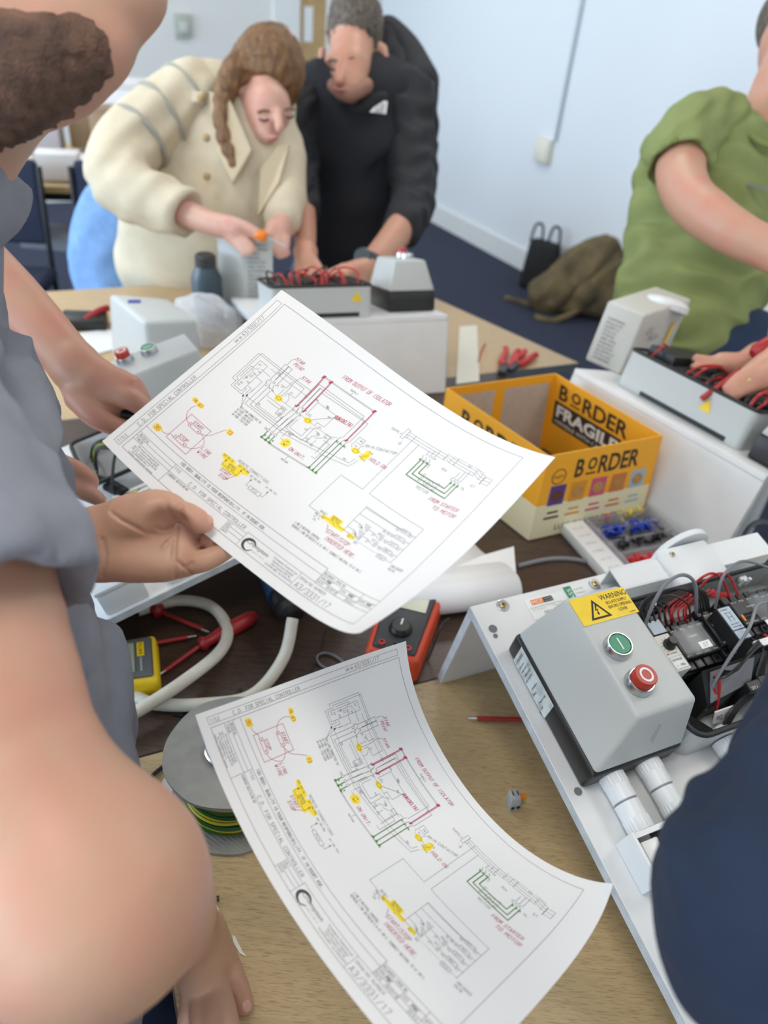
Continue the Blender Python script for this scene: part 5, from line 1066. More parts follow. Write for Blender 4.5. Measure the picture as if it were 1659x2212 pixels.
mb.add(vs, [[i, i + 1, n + i + 1, n + i] for i in range(n - 1)], True); o = top(mb, 'paper_roll', mat('white plan paper', (.80, .80, .80), .6), 'loose white sheet curled into a roll behind the foreground board', 'paper')
md = o.modifiers.new('thickness', 'SOLIDIFY'); md.thickness = .0004
mb = MB(); P = [on(1040, 1200, .768), on(1110, 1180, .768), on(1116, 1252, .768), on(1020, 1290, .768), on(930, 1290, .768), on(960, 1235, .768)]
mb.add([p for p in P] + [p - V((0, 0, .0004)) for p in P], [[5, 4, 3, 2, 1, 0], [6, 7, 8, 9, 10, 11]] + [[i, (i + 1) % 6, 6 + (i + 1) % 6, 6 + i] for i in range(6)]); top(mb, 'plan_sheet', MATS['white plan paper'], 'flat white sheet with a square corner under the edge of the upper drawing', 'paper')

# meters
def meter(M, label, m_body, m_face, wd, ln_, ht, brand, digits):
    t = thing('multimeter', label, 'multimeter', M=M); mb = MB(); mb.hexa([(-wd * .86, -ln_, .0005), (wd * .86, -ln_, .0005), (wd, ln_, .0005), (-wd, ln_, .0005), (-wd * .80, -ln_ * .97, ht), (wd * .80, -ln_ * .97, ht), (wd * .95, ln_ * .97, ht), (-wd * .95, ln_ * .97, ht)], .007, 3); mb.obj('holster', m_body, t)
    mb = MB(); mb.hexa([(-wd * .66, -ln_ * .86, ht), (wd * .66, -ln_ * .86, ht), (wd * .80, ln_ * .92, ht), (-wd * .80, ln_ * .92, ht), (-wd * .64, -ln_ * .84, ht + .0035), (wd * .64, -ln_ * .84, ht + .0035), (wd * .78, ln_ * .90, ht + .0035), (-wd * .78, ln_ * .90, ht + .0035)], .003, 2); fc = mb.obj('face', m_face, t)
    z = ht + .0037; mb = MB(); mb.box(-wd * .58, wd * .58, ln_ * .28, ln_ * .66, z, z + .001); sc = mb.obj('display', mat('lcd grey green', (.34, .37, .26), .2), t)
    f = lambda x, y: (x, y, z + .0014); mb = MB()
    for i, ch in enumerate(digits):
        for pl in strokes(ch, ln_ * .20, wd * .2)[0]: ribbon(mb, [(a - wd * .42 + i * wd * .30, b + ln_ * .36) for a, b in pl], .0022, f)
    mb.obj('display_digits', m_ink, t)
    mb = MB(); mb.lathe((0, -ln_ * .30, z - .001), (0, 0, 1), [(0, wd * .36), (.003, wd * .36), (.010, wd * .30), (.011, wd * .26)], 24); dl = mb.obj('dial_knob', m_black, t); mb = MB(); mb.box(-.0012, .0012, -ln_ * .30, -ln_ * .30 + wd * .26, z + .0102, z + .0106); mb.obj('dial_pointer', m_paperw, dl)
    for x in (-.4, 0, .4): mb = MB(); mb.lathe((wd * x, -ln_ * .74, z - .001), (0, 0, 1), [(0, .005), (.003, .005), (.003, .003), (.001, .003)], 14); mb.obj('socket', m_red if x else m_black, t)
    if brand:
        mb = MB(); mb.box(-wd * .58, -wd * .02, ln_ * .70, ln_ * .80, z, z + .0006); b_ = mb.obj('brand_plate', m_yellow, t); mb = MB(); letters(mb, brand, -wd * .53, ln_ * .725, ln_ * .05, lambda x, y: (x, y, z + .0008), wd * .46); mb.obj('brand_lettering', m_ink, b_)
        mb = MB(); letters(mb, '115 TRUE RMS MULTIMETER', wd * .02, ln_ * .735, ln_ * .03, lambda x, y: (x, y, z + .0006), wd * .56); mb.obj('face_print', m_paperw, fc)
    return t
def mframe(p, xdir, ydir_hint=None):
    x = V(xdir).normalized(); z = V((0, 0, 1)); y = z.cross(x); M = Matrix((x, y, z)).transposed().to_4x4(); M.translation = p; return M
xd = (on(330, 1380) - on(333, 1500)); xd.z = 0
pm = on(331, 1415, .775); xx = V((on(333, 1500) - on(325, 1378))); xx.z = 0; xx.normalize()
# the reading edge of the yellow meter faces right, so its long axis points left-right in the picture
yl = V((xx.y, -xx.x, 0)); yl = yl if yl.x > 0 else -yl
Mm = Matrix((V((0, 0, 1)).cross(-yl) * -1, yl, V((0, 0, 1)))).transposed().to_4x4()
x_ = yl.cross(V((0, 0, 1))); Mm = Matrix((x_, yl, V((0, 0, 1)))).transposed().to_4x4(); c_ = V((*pm.xy, .7405)) - yl * .085; Mm.translation = c_
meter(Mm, 'yellow multimeter with grey face half hidden behind the grey shirt', m_yellow, mat('meter grey face', (.12, .125, .13), .45), .045, .092, .032, 'FLUKE', '0.0')
om = on(868, 1375, .75); od = (on(900, 1300) - on(860, 1420)); od.z = 0; od.normalize(); xo = od.cross(V((0, 0, 1))); Mo = Matrix((xo, od, V((0, 0, 1)))).transposed().to_4x4(); Mo.translation = V((*om.xy, .7405))
meter(Mo, 'orange red meter with black face between the two drawings', mat('orange red rubber', (.62, .062, .020), .45), m_dark, .047, .075, .042, None, '')

# white cable with its black and blue plug
cab = thing('power_cable', 'thick white cable looping over the dark table to a black and blue plug', 'cable', on(500, 1500))
mb = MB(); z = .750
mb.tube([V((*on(632, 1395).xy, z + .045)), V((*on(612, 1445).xy, z + .012)), V((*on(545, 1512).xy, z)), V((*on(440, 1532).xy, z)), V((*on(330, 1530).xy, z)), V((*on(255, 1500).xy, z)), V((*on(200, 1560).xy, z))], .0085, 12, 10); mb.obj('cable_sheath', mat('off white cable', (.70, .68, .60), .45, col2=(.58, .55, .46), scale=25), cab, world=True)
mb = MB(); mb.tube([V((*on(200, 1600).xy, z + .004)), V((*on(297, 1570).xy, z + .018)), V((*on(400, 1505).xy, z + .020)), V((*on(478, 1430).xy, z + .012)), V((*on(491, 1372).xy, z + .006)), V((*on(455, 1320).xy, z)), V((*on(385, 1308).xy, z)), V((*on(300, 1330).xy, z))], .0085, 12, 10); mb.obj('cable_sheath', MATS['off white cable'], cab, world=True)
p0, p1 = V((*on(634, 1385).xy, .79)), V((*on(600, 1270).xy, .80)); d_ = p1 - p0
mb = MB(); mb.lathe(p0, d_, [(0, .013), (.004, .020), (.016, .022), (.018, .026), (.040, .026)], 20); mb.obj('gland', m_black, cab, world=True)
mb = MB(); mb.lathe(p0 + d_.normalized() * .040, d_, [(0, .030), (.05, .034), (.09, .034), (.092, .042), (.105, .042)], 24); mb.obj('plug_body', mat('dark blue plug', (.012, .04, .10), .4), cab, world=True)

# screwdrivers
def driver(label, tip, mid, end, zt_, ze, rs=.0032, rh=.012, group=None, bare=.012, blade=True):
    tip, mid, end = V((*tip.xy, zt_)), V((*mid.xy, (zt_ + ze) / 2)), V((*end.xy, ze)); t = thing('screwdriver', label, 'screwdriver', (tip + end) / 2 - V((0, 0, ((tip + end) / 2).z - .7405)), group=group); u = (mid - tip).normalized(); h = (end - mid); Lh = h.length
    mb = MB(); mb.lathe(tip, u, [(0, .0010), (.004, .0020), (bare + .004, .0022)], 10); mb.obj('blade_tip', m_steel, t, world=True)
    mb = MB(); mb.cyl(tip + u * bare, mid + u * .004, rs, n=12); mb.obj('insulated_shaft', m_rdrv, t, world=True)
    mb = MB(); mb.lathe(mid, h, [(0, rh * .55), (.006, rh * .95), (.014, rh * .62), (.03, rh * .8), (Lh * .6, rh), (Lh * .9, rh * .92), (Lh, rh * .6)], 14); mb.obj('handle', m_rdrv, t, world=True)
m_rdrv = mat('red insulated screwdriver', (.36, .018, .022), .4)
driver('red insulated screwdriver on the dark table with its thick handle to the right', on(343, 1466), on(432, 1405), on(552, 1342), .746, .752)
driver('red screwdriver pointing right beside the yellow meter', on(424, 1380), on(318, 1402), on(215, 1430), .746, .752)
driver('red screwdriver pointing down from under the left board', on(452, 1372), on(352, 1332), on(262, 1296), .746, .752)
driver('red screwdriver lying under the foreground board with its tip showing', on(1010, 1556), on(1150, 1563), on(1290, 1572), .7445, .752)
# lever connector
wg = thing('lever_connector', 'small grey wire connector with an orange lever on the oak table', 'connector', M=mframe(V((*on(1112, 1752).xy, .7405)), V((.9, .25, 0)))); mb = MB(); mb.hexa([(-.0075, 0, 0), (.0075, 0, 0), (.0075, .0165, 0), (-.0075, .0165, 0), (-.0065, .002, .020), (.0060, .002, .020), (.0060, .0145, .023), (-.0065, .0145, .023)], .0012, 2); mb.obj('housing', mat('connector grey', (.40, .42, .42), .4), wg)
mb = MB(); mb.box(.0062, .0145, .005, .0125, .0125, .0155, .0008); mb.obj('orange_lever', m_orange, wg)
for x in (-.0038, .0030): mb = MB(); mb.lathe((x, -.0002, .006), (0, -1, 0), [(0, .0024), (.0003, .0024)], 12); mb.obj('wire_hole', m_ink, wg)
for x in (-.003, .003): mb = MB(); mb.box(x - .0006, x + .0006, .007, .0125, .0217, .0226); mb.obj('slot', m_ink, wg)

# cable reel with earth wire
rc_ = on(497, 1640, .74); rp = V((on(492, 1700).x, on(492, 1700).y, .74)); rp = on(505, 1722, .7405); RR = .073; RH = .088
reel = thing('cable_reel', 'grey plastic reel of green and yellow earth wire under the lower drawing', 'cable reel', rp)
m_reel = mat('grey recycled plastic', (.30, .30, .28), .6, col2=(.25, .25, .235), scale=55, bump=.15, bscale=300)
def flange(nm, z0):
    mb = MB(); n = 64; vs = []
    for (z_, r0) in ((z0, 1), (z0 + .0045, 1)):
        for k in range(n): a = 2 * pi * k / n; q = RR * (1 - .03 * max(0, cos(a * 2 + .5)) ** 6 + .006 * sin(a * 9)); vs.append((rp.x + q * cos(a), rp.y + q * sin(a), z_))
        for k in range(n): a = 2 * pi * k / n; vs.append((rp.x + .0235 * cos(a), rp.y + .0235 * sin(a), z_))
    F = []
    for k in range(n): j = (k + 1) % n; F += [[2 * n + k, 2 * n + j, 3 * n + j, 3 * n + k], [n + k, n + j, j, k], [k, j, 2 * n + j, 2 * n + k], [3 * n + k, 3 * n + j, n + j, n + k]]
    mb.add(vs, F); o = mb.obj(nm, m_reel, reel, world=True); return o
flange('lower_flange', .7405); fl_ = flange('upper_flange', .7405 + RH)
mb = MB(); n = 60
for k in range(n):
    a = radians(120 + 95 * k / n); 
for k in range(34):
    x = -RR * .95 + RR * 1.9 * k / 34; yy = math.sqrt(max(0, (RR * .97) ** 2 - x * x)); d1, d2 = V((.5, .866, 0)), V((-.866, .5, 0)); p = rp + d1 * x; mb.hexa([p + d2 * yy * -1 + d1 * a_ + V((0, 0, b_)) if False else p + d2 * (yy * s_) + d1 * a_ + V((0, 0, b_)) for (s_, a_, b_) in ((-1, -.0006, .0045), (1, -.0006, .0045), (1, .0006, .0045), (-1, .0006, .0045), (-1, -.0004, .0051), (1, -.0004, .0051), (1, .0004, .0051), (-1, .0004, .0051))])
mb.obj('flange_ribs', m_reel, reel, world=True)
mb = MB(); mb.lathe(rp + V((0, 0, .004)), (0, 0, 1), [(0, .0235), (RH + .004, .0235), (RH + .0065, .0265), (RH + .005, .028), (RH + .0045, .028)], 40); mb.obj('core_rim', m_steel, reel, world=True)
mb = MB(); mb.lathe(rp + V((0, 0, .006)), (0, 0, 1), [(0, .021), (RH + .0005, .0228)], 32); mb.obj('core_hole_shade', mat('painted core shade', (.02, .018, .014), .8), reel, world=True)  # solid plug, its dark colour stands for the shade inside the core
m_eg = mat('earth green', (.018, .105, .022), .35); m_ey = mat('earth yellow', (.55, .44, .015), .4); R3 = random.Random(8)
for k in range(13):
    z0 = .7405 + .010 + .0060 * k; r0 = .0545 + R3.uniform(-.003, .002) - .0005 * k; tl = R3.uniform(-.004, .004); ph = R3.uniform(0, 6)
    mb = MB(); my = MB(); n = 72; vs = []; ys = []; tw = R3.uniform(0, 6)
    for i in range(n):
        a = 2 * pi * i / n; c = rp + V((r0 * cos(a), r0 * sin(a), z0 - .7405 + tl * cos(a + ph)))
        for j in range(8): t_ = 2 * pi * j / 8; vs.append(c + V((cos(a) * cos(t_), sin(a) * cos(t_), sin(t_))) * .0031)
        for j in range(3): t_ = tw + sin(a * 2 + tw) * .5 + (j - 1) * .42; t_ = .6 * sin(t_) + (j - 1) * .40; ys.append(c + V((cos(a) * cos(t_), sin(a) * cos(t_), sin(t_))) * .00325)
    mb.add(vs, [[i * 8 + j, ((i + 1) % n) * 8 + j, ((i + 1) % n) * 8 + (j + 1) % 8, i * 8 + (j + 1) % 8] for i in range(n) for j in range(8)], True); w_ = mb.obj('wire_turn', m_eg, reel, world=True)
    if k % 5 != 4: my.add(ys, [[i * 3 + j, ((i + 1) % n) * 3 + j, ((i + 1) % n) * 3 + j + 1, i * 3 + j + 1] for i in range(n) for j in range(2)], True); my.obj('yellow_stripe', m_ey, w_, world=True)
# loose bits on the table
def loose(name, m_, pts, r, label, cat='wire', group=None): 
    mb = MB(); mb.tube(pts, r, 8, 8); return top(mb, name, m_, label, cat, group=group)
zt0 = .7435
def Z(px, py, z=zt0): return V((*on(px, py).xy, z))
loose('wire_offcut', m_wblk, [Z(312, 1712), Z(325, 1685), Z(350, 1662), Z(372, 1648)], .0026, 'curved black wire end left of the cable reel')
loose('wire_offcut', m_wblk, [Z(420, 1942), Z(445, 1947), Z(474, 1944)], .0028, 'short black wire offcut near the hand on the oak table')
loose('thin_wire', m_wgry, [Z(735, 1440), Z(712, 1448), Z(690, 1438), Z(685, 1422), Z(700, 1414), Z(722, 1420), Z(750, 1440), Z(790, 1470)], .0016, 'thin grey wire coil on the dark table between the drawings')
loose('thin_wire', m_wblk, [Z(706, 1360), Z(690, 1420), Z(660, 1470)], .0008, 'hair thin black wire on the dark table below the upper drawing')
t_ = loose('thin_wire', m_wblk, [Z(905, 1450), Z(925, 1425), Z(945, 1405, .79), Z(960, 1398, .80)], .0014, 'thin black wire with a bare copper end at the corner of the foreground board')
for i, (x, y, a) in enumerate(((385, 1547, 0), (516, 1497, 1.4), (340, 1515, .4), (705, 1325, .5))):
    mb = MB(); p = Z(x, y, .7405); d_ = V((cos(a), sin(a), 0)); mb.obox(p + V((0, 0, .002)), d_ * .006, V((-d_.y, d_.x, 0)) * .0022, V((0, 0, .0018))); top(mb, 'sleeve_offcut', m_black, ('black sleeve offcut beside the white cable loop', 'black sleeve offcut by the upper edge of the lower drawing', 'black sleeve offcut next to the yellow meter', 'black sleeve offcut in the shade of the upper drawing')[i], 'offcut')
def scrap(label, P):
    mb = MB(); V_ = [Z(x, y, .7404) for x, y in P]; n = len(V_); mb.add(V_ + [p + V((0, 0, .0005)) for p in V_], [list(range(n))[::-1], list(range(n, 2 * n))] + [[i, (i + 1) % n, n + (i + 1) % n, n + i] for i in range(n)]); top(mb, 'paper_scrap', mat('torn white paper', (.76, .74, .66), .7), label, 'paper scrap')
scrap('torn white paper patch stuck to the table left of the cable reel', [(362, 1668), (385, 1672), (392, 1700), (376, 1735), (358, 1770), (345, 1760), (352, 1720), (348, 1694)])
scrap('torn white paper patch under the black wire offcut', [(445, 1950), (470, 1958), (480, 1985), (462, 1982), (448, 1968)]); scrap('thin white paper sliver on the oak table near the hand', [(502, 2020), (508, 2024), (524, 2056), (533, 2068), (518, 2060), (504, 2036)])
# far table: pliers, strip
for i, (a, b, lab) in enumerate((((1089, 798), (1102, 770), 'left pair of red handled pliers on the far oak table'), ((1114, 794), (1138, 776), 'right pair of red handled pliers on the far oak table'))):
    p0, p1 = Z(*a, .750), Z(*b, .752); t = thing('pliers', lab, 'pliers', (*((p0 + p1) / 2).xy, .7405)); u = (p1 - p0).normalized(); s_ = V((-u.y, u.x, 0))
    for k in (-1, 1): mb = MB(); mb.tube([p0 + s_ * .004 * k, p0 + u * .02 + s_ * .013 * k, p1 + s_ * .013 * k, p1 + u * .018 + s_ * .017 * k], .0085, 8); mb.obj('red_grip', mat('red plier grip', (.55, .03, .03), .4), t, world=True)
    mb = MB(); mb.obox(p0 - u * .016, u * .028, s_ * .011, V((0, 0, .006)), .003); mb.obj('jaws', m_dark, t, world=True)
ps = [Z(985, 832, .741), Z(1035, 826, .741), Z(1030, 705, .741), Z(992, 708, .741)]; mb = MB(); mb.add(ps + [p + V((0, 0, .003)) for p in ps], [[3, 2, 1, 0], [4, 5, 6, 7]] + [[i, (i + 1) % 4, 4 + (i + 1) % 4, 4 + i] for i in range(4)]); top(mb, 'white_strip', mat('ivory strip', (.74, .72, .62), .5), 'long ivory strip lying on the far oak table right of the back board', 'strip')
loose('thin_wire', m_wred, [Z(1048, 745), Z(1040, 760), Z(1032, 785)], .002, 'short red wire on the far oak table')
loose('grey_cable', m_wgry, [Z(1118, 1226), Z(1180, 1212), Z(1240, 1212), Z(1330, 1230)], .004, 'grey cable crossing the dark table by the terminal case', 'cable')
loose('grey_cable', m_wgry, [Z(1430, 1140), Z(1480, 1150), Z(1520, 1175), Z(1545, 1215)], .004, 'grey cable curving in front of the right back panel', 'cable'); loose('grey_cable', m_wgry, [Z(1600, 1175), Z(1620, 1140), Z(1650, 1130), Z(1700, 1150)], .005, 'grey cable loop at the right edge beyond the right back panel', 'cable')

# ---------------------------------------------------------------- bags on the floor, chairs, clutter at the back
bg_ = on(1168, 612, 0) + WB * .07 + V((.02, -.03, 0)); t = thing('shoulder_bag', 'black bag standing against the baseboard', 'bag', bg_); mb = MB()
mb.hexa([bg_ + V(q) for q in ((-.13, -.06, .0), (.11, -.13, 0), (.16, .02, 0), (-.07, .09, 0), (-.10, -.03, .30), (.08, -.09, .28), (.11, .02, .27), (-.05, .07, .29))], .03, 3); mb.obj('bag_body', mat('black nylon', (.006, .006, .007), .7), t, world=True)
for k in (0, 1): mb = MB(); o = V((-.05 + .1 * k, .0 - .04 * k, .27)); mb.tube([bg_ + o + V((-.035, .01, 0)), bg_ + o + V((-.02, .005, .10)), bg_ + o + V((.02, -.005, .10)), bg_ + o + V((.035, -.01, 0))], .008, 8); mb.obj('handle', mat('black strap', (.01, .01, .011), .7), t, world=True)
m_camo = mat('camouflage cloth', (.19, .135, .06), .85, col2=(.05, .042, .024), scale=7, bump=.4, bscale=60)
rk = on(1262, 668, 0) + WB * .09; t = thing('rucksack', 'brown camouflage rucksack leaning on the floor by the wall', 'rucksack', rk)
vb = [limb([(rk + V((-.16, .0, .10)), .11), (rk + V((.0, .02, .22)), .15), (rk + V((.12, .05, .34)), .10)]), [cap(rk + V((-.2, -.02, .08)), rk + V((.16, -.08, .08)), .085, .085)], [cap(rk + V((.05, -.08, .16)), rk + V((.13, -.06, .28)), .09, .07)]]
body('pack_body', sum(vb, []), m_camo, t, .014, .05, (), folds(.010, .12, 4))
mb = MB(); mb.tube([rk + V((-.24, -.02, .02)), rk + V((-.32, .04, .012)), rk + V((-.40, .08, .012))], .016, 8); mb.obj('strap', m_camo, t, world=True); mb = MB(); mb.tube([rk + V((.0, -.14, .06)), rk + V((-.14, -.22, .012)), rk + V((-.25, -.19, .012))], .018, 8); mb.obj('strap', m_camo, t, world=True)
m_chair = mat('navy chair fabric', (.012, .018, .045), .85, bump=.3, bscale=500); m_chleg = mat('chair black steel', (.02, .02, .022), .4, .5)
def chair(p, a, label):
    M = Matrix.Translation(p) @ Matrix.Rotation(a, 4, 'Z'); t = thing('padded_chair', label, 'chair', M=M, group='navy chairs under the back table')
    mb = MB(); mb.box(-.22, .22, -.21, .21, .42, .48, .025, 3); mb.obj('seat', m_chair, t); mb = MB(); mb.hexa([(-.2, .2, .56), (.2, .2, .56), (.2, .24, .56), (-.2, .24, .56), (-.19, .26, .86), (.19, .26, .86), (.19, .30, .86), (-.19, .30, .86)], .02, 3); mb.obj('backrest', m_chair, t)
    for x in (-.2, .2): 
        mb = MB(); mb.tube([(x, -.2, .0), (x, -.18, .42)], .011); mb.obj('leg', m_chleg, t); mb = MB(); mb.tube([(x, .24, .0), (x, .2, .42), (x, .26, .84)], .011); mb.obj('leg', m_chleg, t)
chair((-1.60, 2.70, 0), radians(8), 'navy padded chair tucked in front of the cluttered back table, at the left edge'); chair((-1.08, 2.83, 0), radians(14), 'navy padded chair tucked in front of the cluttered back table, beside the woman')
p = on(150, 575, .40); mb = MB(); 
t = thing('storage_tray', 'grey plastic tray low in front of the back table', 'tray', (p.x - .02, p.y + .02, .485)); mb.box(p.x - .16, p.x + .14, p.y - .08, p.y + .12, .486, .545, .008); mb.obj('tray_body', mat('pale grey tray', (.30, .31, .34), .5), t, world=True)
def bt_(u, v, z=.74): a, b, d_ = bt[0], bt[1], bt[3]; q = a + (b - a) * u + (d_ - a) * v; return V((q.x, q.y, z))
clut = [('storage_box', 'box', .42, .12, .16, .10, .11, (.62, .58, .55), 'low grey and brown box near the edge of the back table'), ('paper_stack', 'papers', .20, .35, .26, .20, .03, (.85, .86, .92), 'stack of white papers on the back table'),
 ('cardboard_box', 'box', .55, .60, .14, .12, .22, (.30, .20, .12), 'small brown cardboard box among the clutter on the back table'), ('storage_box', 'box', .30, .70, .20, .16, .20, (.45, .44, .48), 'mauve grey box on the back table'), ('storage_box', 'box', .62, .85, .30, .2, .30, (.78, .76, .78), 'large white box at the back of the back table'),
 ('storage_box', 'box', .16, .62, .12, .12, .16, (.08, .12, .30), 'blue box on the back table behind the bearded person'), ('paper_stack', 'papers', .45, .38, .22, .18, .045, (.80, .78, .84), 'pile of pale papers in the middle of the back table'), ('cardboard_box', 'box', .44, .80, .10, .10, .26, (.34, .24, .14), 'tall narrow tan box on the back table'), ('storage_box', 'box', .78, .55, .14, .14, .18, (.25, .22, .22), 'dark grey box on the back table by the cream coat')]
for nm, cat, u, v, sx, sy, h, c_, lab in clut:
    p = bt_(u, v); t = thing(nm, lab, cat, p); a = radians(15); ex, ey = V((cos(a), sin(a), 0)), V((-sin(a), cos(a), 0)); m_ = mat('clutter ' + lab[:24], c_, .6)
    mb = MB(); mb.obox(p + V((0, 0, h / 2 + .0005)), ex * sx / 2, ey * sy / 2, V((0, 0, h / 2 * .86)), .004); mb.obj('body', m_, t, world=True)
    mb = MB(); mb.obox(p + V((0, 0, h * .96)), ex * sx * .51, ey * sy * .51, V((0, 0, h * .05)), .003); mb.obj('lid' if cat == 'box' else 'top_sheet', mat('pale lid', (.72, .70, .70), .6) if cat == 'papers' or sx > .15 else m_, t, world=True)
mb = MB(); p = bt_(.66, .5); crumple(mb, (p.x, p.y, .7405), .10, .08, .08, 6); top(mb, 'carrier_bag', mat('white thin plastic', (.78, .76, .78), .5), 'crumpled white carrier bag on the back table', 'bag')
# white cabinet and side table behind the person in green
t = thing('side_table', 'white side table standing behind the person in green', 'table', on(1640, 745, 0) * 0 + V((1.32, 2.36, 0))); mb = MB(); mb.hexa([V((1.02, 2.42, .70)), V((1.22, 2.02, .70)), V((1.85, 2.3, .70)), V((1.65, 2.7, .70)), V((1.02, 2.42, .74)), V((1.22, 2.02, .74)), V((1.85, 2.3, .74)), V((1.65, 2.7, .74))], .004); mb.obj('tabletop', mat('pale grey top', (.60, .63, .60), .5), t, world=True)
for x, y in ((1.08, 2.40), (1.24, 2.09), (1.78, 2.33), (1.62, 2.62)): mb = MB(); mb.cyl((x, y, 0), (x, y, .70), .022); mb.obj('leg', m_white, t, world=True)
mb = MB(); mb.hexa([V((1.06, 2.38, .35)), V((1.23, 2.06, .35)), V((1.24, 2.07, .35)), V((1.07, 2.39, .35)), V((1.06, 2.38, .70)), V((1.23, 2.06, .70)), V((1.24, 2.07, .70)), V((1.07, 2.39, .70))]); mb.obj('side_panel', mat('grey green panel', (.40, .43, .40), .6), t, world=True)

t = thing('tool_pouch', 'black tool pouch with a red handle beside the big grey cover', 'pouch', V((*on(185, 705).xy, .7405))); q = on(185, 705); mb = MB(); mb.obox(V((q.x, q.y, .756)), V((.055, .01, 0)), V((-.01, .035, 0)), V((0, 0, .015)), .006); mb.obj('pouch', m_black, t, world=True)
mb = MB(); mb.tube([V((q.x + .01, q.y - .02, .765)), V((q.x + .03, q.y + .02, .775)), V((q.x + .045, q.y + .05, .775))], .009, 8); mb.obj('red_handle', m_rdrv, t, world=True)
P = [Z(172, 722, .7404), Z(240, 714, .7404), Z(268, 752, .7404), Z(190, 772, .7404)]; mb = MB(); mb.add(P + [p + V((0, 0, .004)) for p in P], [[3, 2, 1, 0], [4, 5, 6, 7]] + [[k, (k + 1) % 4, 4 + (k + 1) % 4, 4 + k] for k in range(4)]); top(mb, 'white_card', m_paperw, 'flat white card left of the grey boxes on the left', 'card')
q = on(452, 694); t = thing('flask', 'dark blue grey rounded flask between the crumpled bag and the tall cover', 'flask', V((*q.xy, .7405))); mb = MB(); mb.lathe(V((*q.xy, .7406)), (0, 0, 1), [(0, .036), (.01, .040), (.12, .040), (.14, .030), (.15, .026)], 24); mb.obj('flask_body', mat('dark slate blue', (.045, .075, .095), .4), t, world=True)
mb = MB(); mb.lathe(V((*q.xy, .8906)), (0, 0, 1), [(0, .027), (.025, .027), (.03, .022)], 20); mb.obj('flask_cap', m_dark, t, world=True)

# ---------------------------------------------------------------- people
def skin(name, c1, c2, sc=22, sss=.08): return mat(name, c1, .48, col2=c2, scale=sc, bump=.12, bscale=160, sss=sss, mixlo=.38, mixhi=.68)
m_sk1 = skin('weathered skin', (.52, .305, .205), (.56, .280, .195)); m_sk2 = skin('ruddy skin', (.54, .300, .200), (.57, .255, .180)); m_sk3 = skin('fair skin', (.66, .40, .31), (.66, .33, .26))
m_nail = mat('finger nail', (.62, .36, .28), .3); m_eye = mat('dark eye', (.015, .012, .011), .25); m_lip = mat('lip', (.42, .15, .12), .5)
m_beard = mat('brown beard', (.075, .042, .029), .9, col2=(.19, .10, .065), scale=34, bump=.9, bscale=420)
m_hairb = mat('grey brown cropped hair', (.070, .054, .042), .75, col2=(.19, .155, .125), scale=70, bump=.8, bscale=500)
m_hairw = mat('light brown hair', (.24, .12, .045), .5, col2=(.115, .055, .024), scale=26, bump=.7, bscale=180, stretch=(3.2, 3.2, .35))
m_tee = mat('grey cotton', (.205, .215, .250), .9, col2=(.235, .245, .285), scale=40, bump=.25, bscale=900)
m_jean = mat('dark blue denim', (.020, .038, .085), .9, bump=.3, bscale=900); m_jeanl = mat('light blue denim', (.16, .30, .58), .9, col2=(.20, .36, .64), scale=30, bump=.3, bscale=700)
m_coat = mat('cream wool', (.64, .56, .42), .95, col2=(.60, .52, .385), scale=30, bump=.35, bscale=500)
m_blackj = mat('black jacket', (.010, .011, .014), .75, col2=(.014, .015, .022), scale=18, bump=.3, bscale=600); m_blackb = mat('black navy jacket body', (.006, .007, .013), .8, bump=.3, bscale=500)
m_greent = mat('olive green cotton', (.215, .255, .085), .9, col2=(.235, .275, .10), scale=25, bump=.25, bscale=800)
m_navy = mat('navy cotton sleeve', (.0055, .0130, .034), .92, col2=(.0085, .0185, .044), scale=25, bump=.3, bscale=800); m_shoe = mat('dark shoe', (.02, .018, .018), .6)
def J(px, py, d, r): return (at(px, py, d), r)
def A3(*p): return [at(*q) for q in p]
def legs(t, hips, feet, m, r=.085, vox=.02):
    pr = []
    for h, f in zip(hips, feet):
        h, f = V(h), V(f); k = (h + f) / 2 + V((0, 0, .02)); pr += limb([(h, r), (k, r * .66), (f + V((0, 0, .09)), r * .52)])
    pr += [cap(hips[0], hips[1], r * 1.15)]
    body('trousers', pr, m, t, vox, .05)
    for h, f in zip(hips, feet):
        f = V(f); d = V((f.x - h[0], f.y - h[1], 0)); d = V((.0, -.1, 0)) if d.length < .02 else d.normalized() * .10; f = V((f.x, f.y, .05))
        body('shoe', [cap(f - d * .4, f + d, .045, .040, ((0, 0, 1), 1.0))], m_shoe, t, .012, .02)
def person(label, p): return thing('person', label, 'person', (p[0], p[1], 0))
def nail(t, c, n, u, s=(.0052, .0042, .0012)):
    n, u = V(n).normalized(), V(u).normalized(); w_ = n.cross(u); mb = MB(); bm = bmesh.new(); bmesh.ops.create_uvsphere(bm, u_segments=12, v_segments=8, radius=1)
    for v in bm.verts: v.co = V(c) + u * (v.co.x * s[0]) + w_ * (v.co.y * s[1]) + n * (v.co.z * s[2])
    mb.bm(bm, True); mb.obj('nail', m_nail, t, world=True)
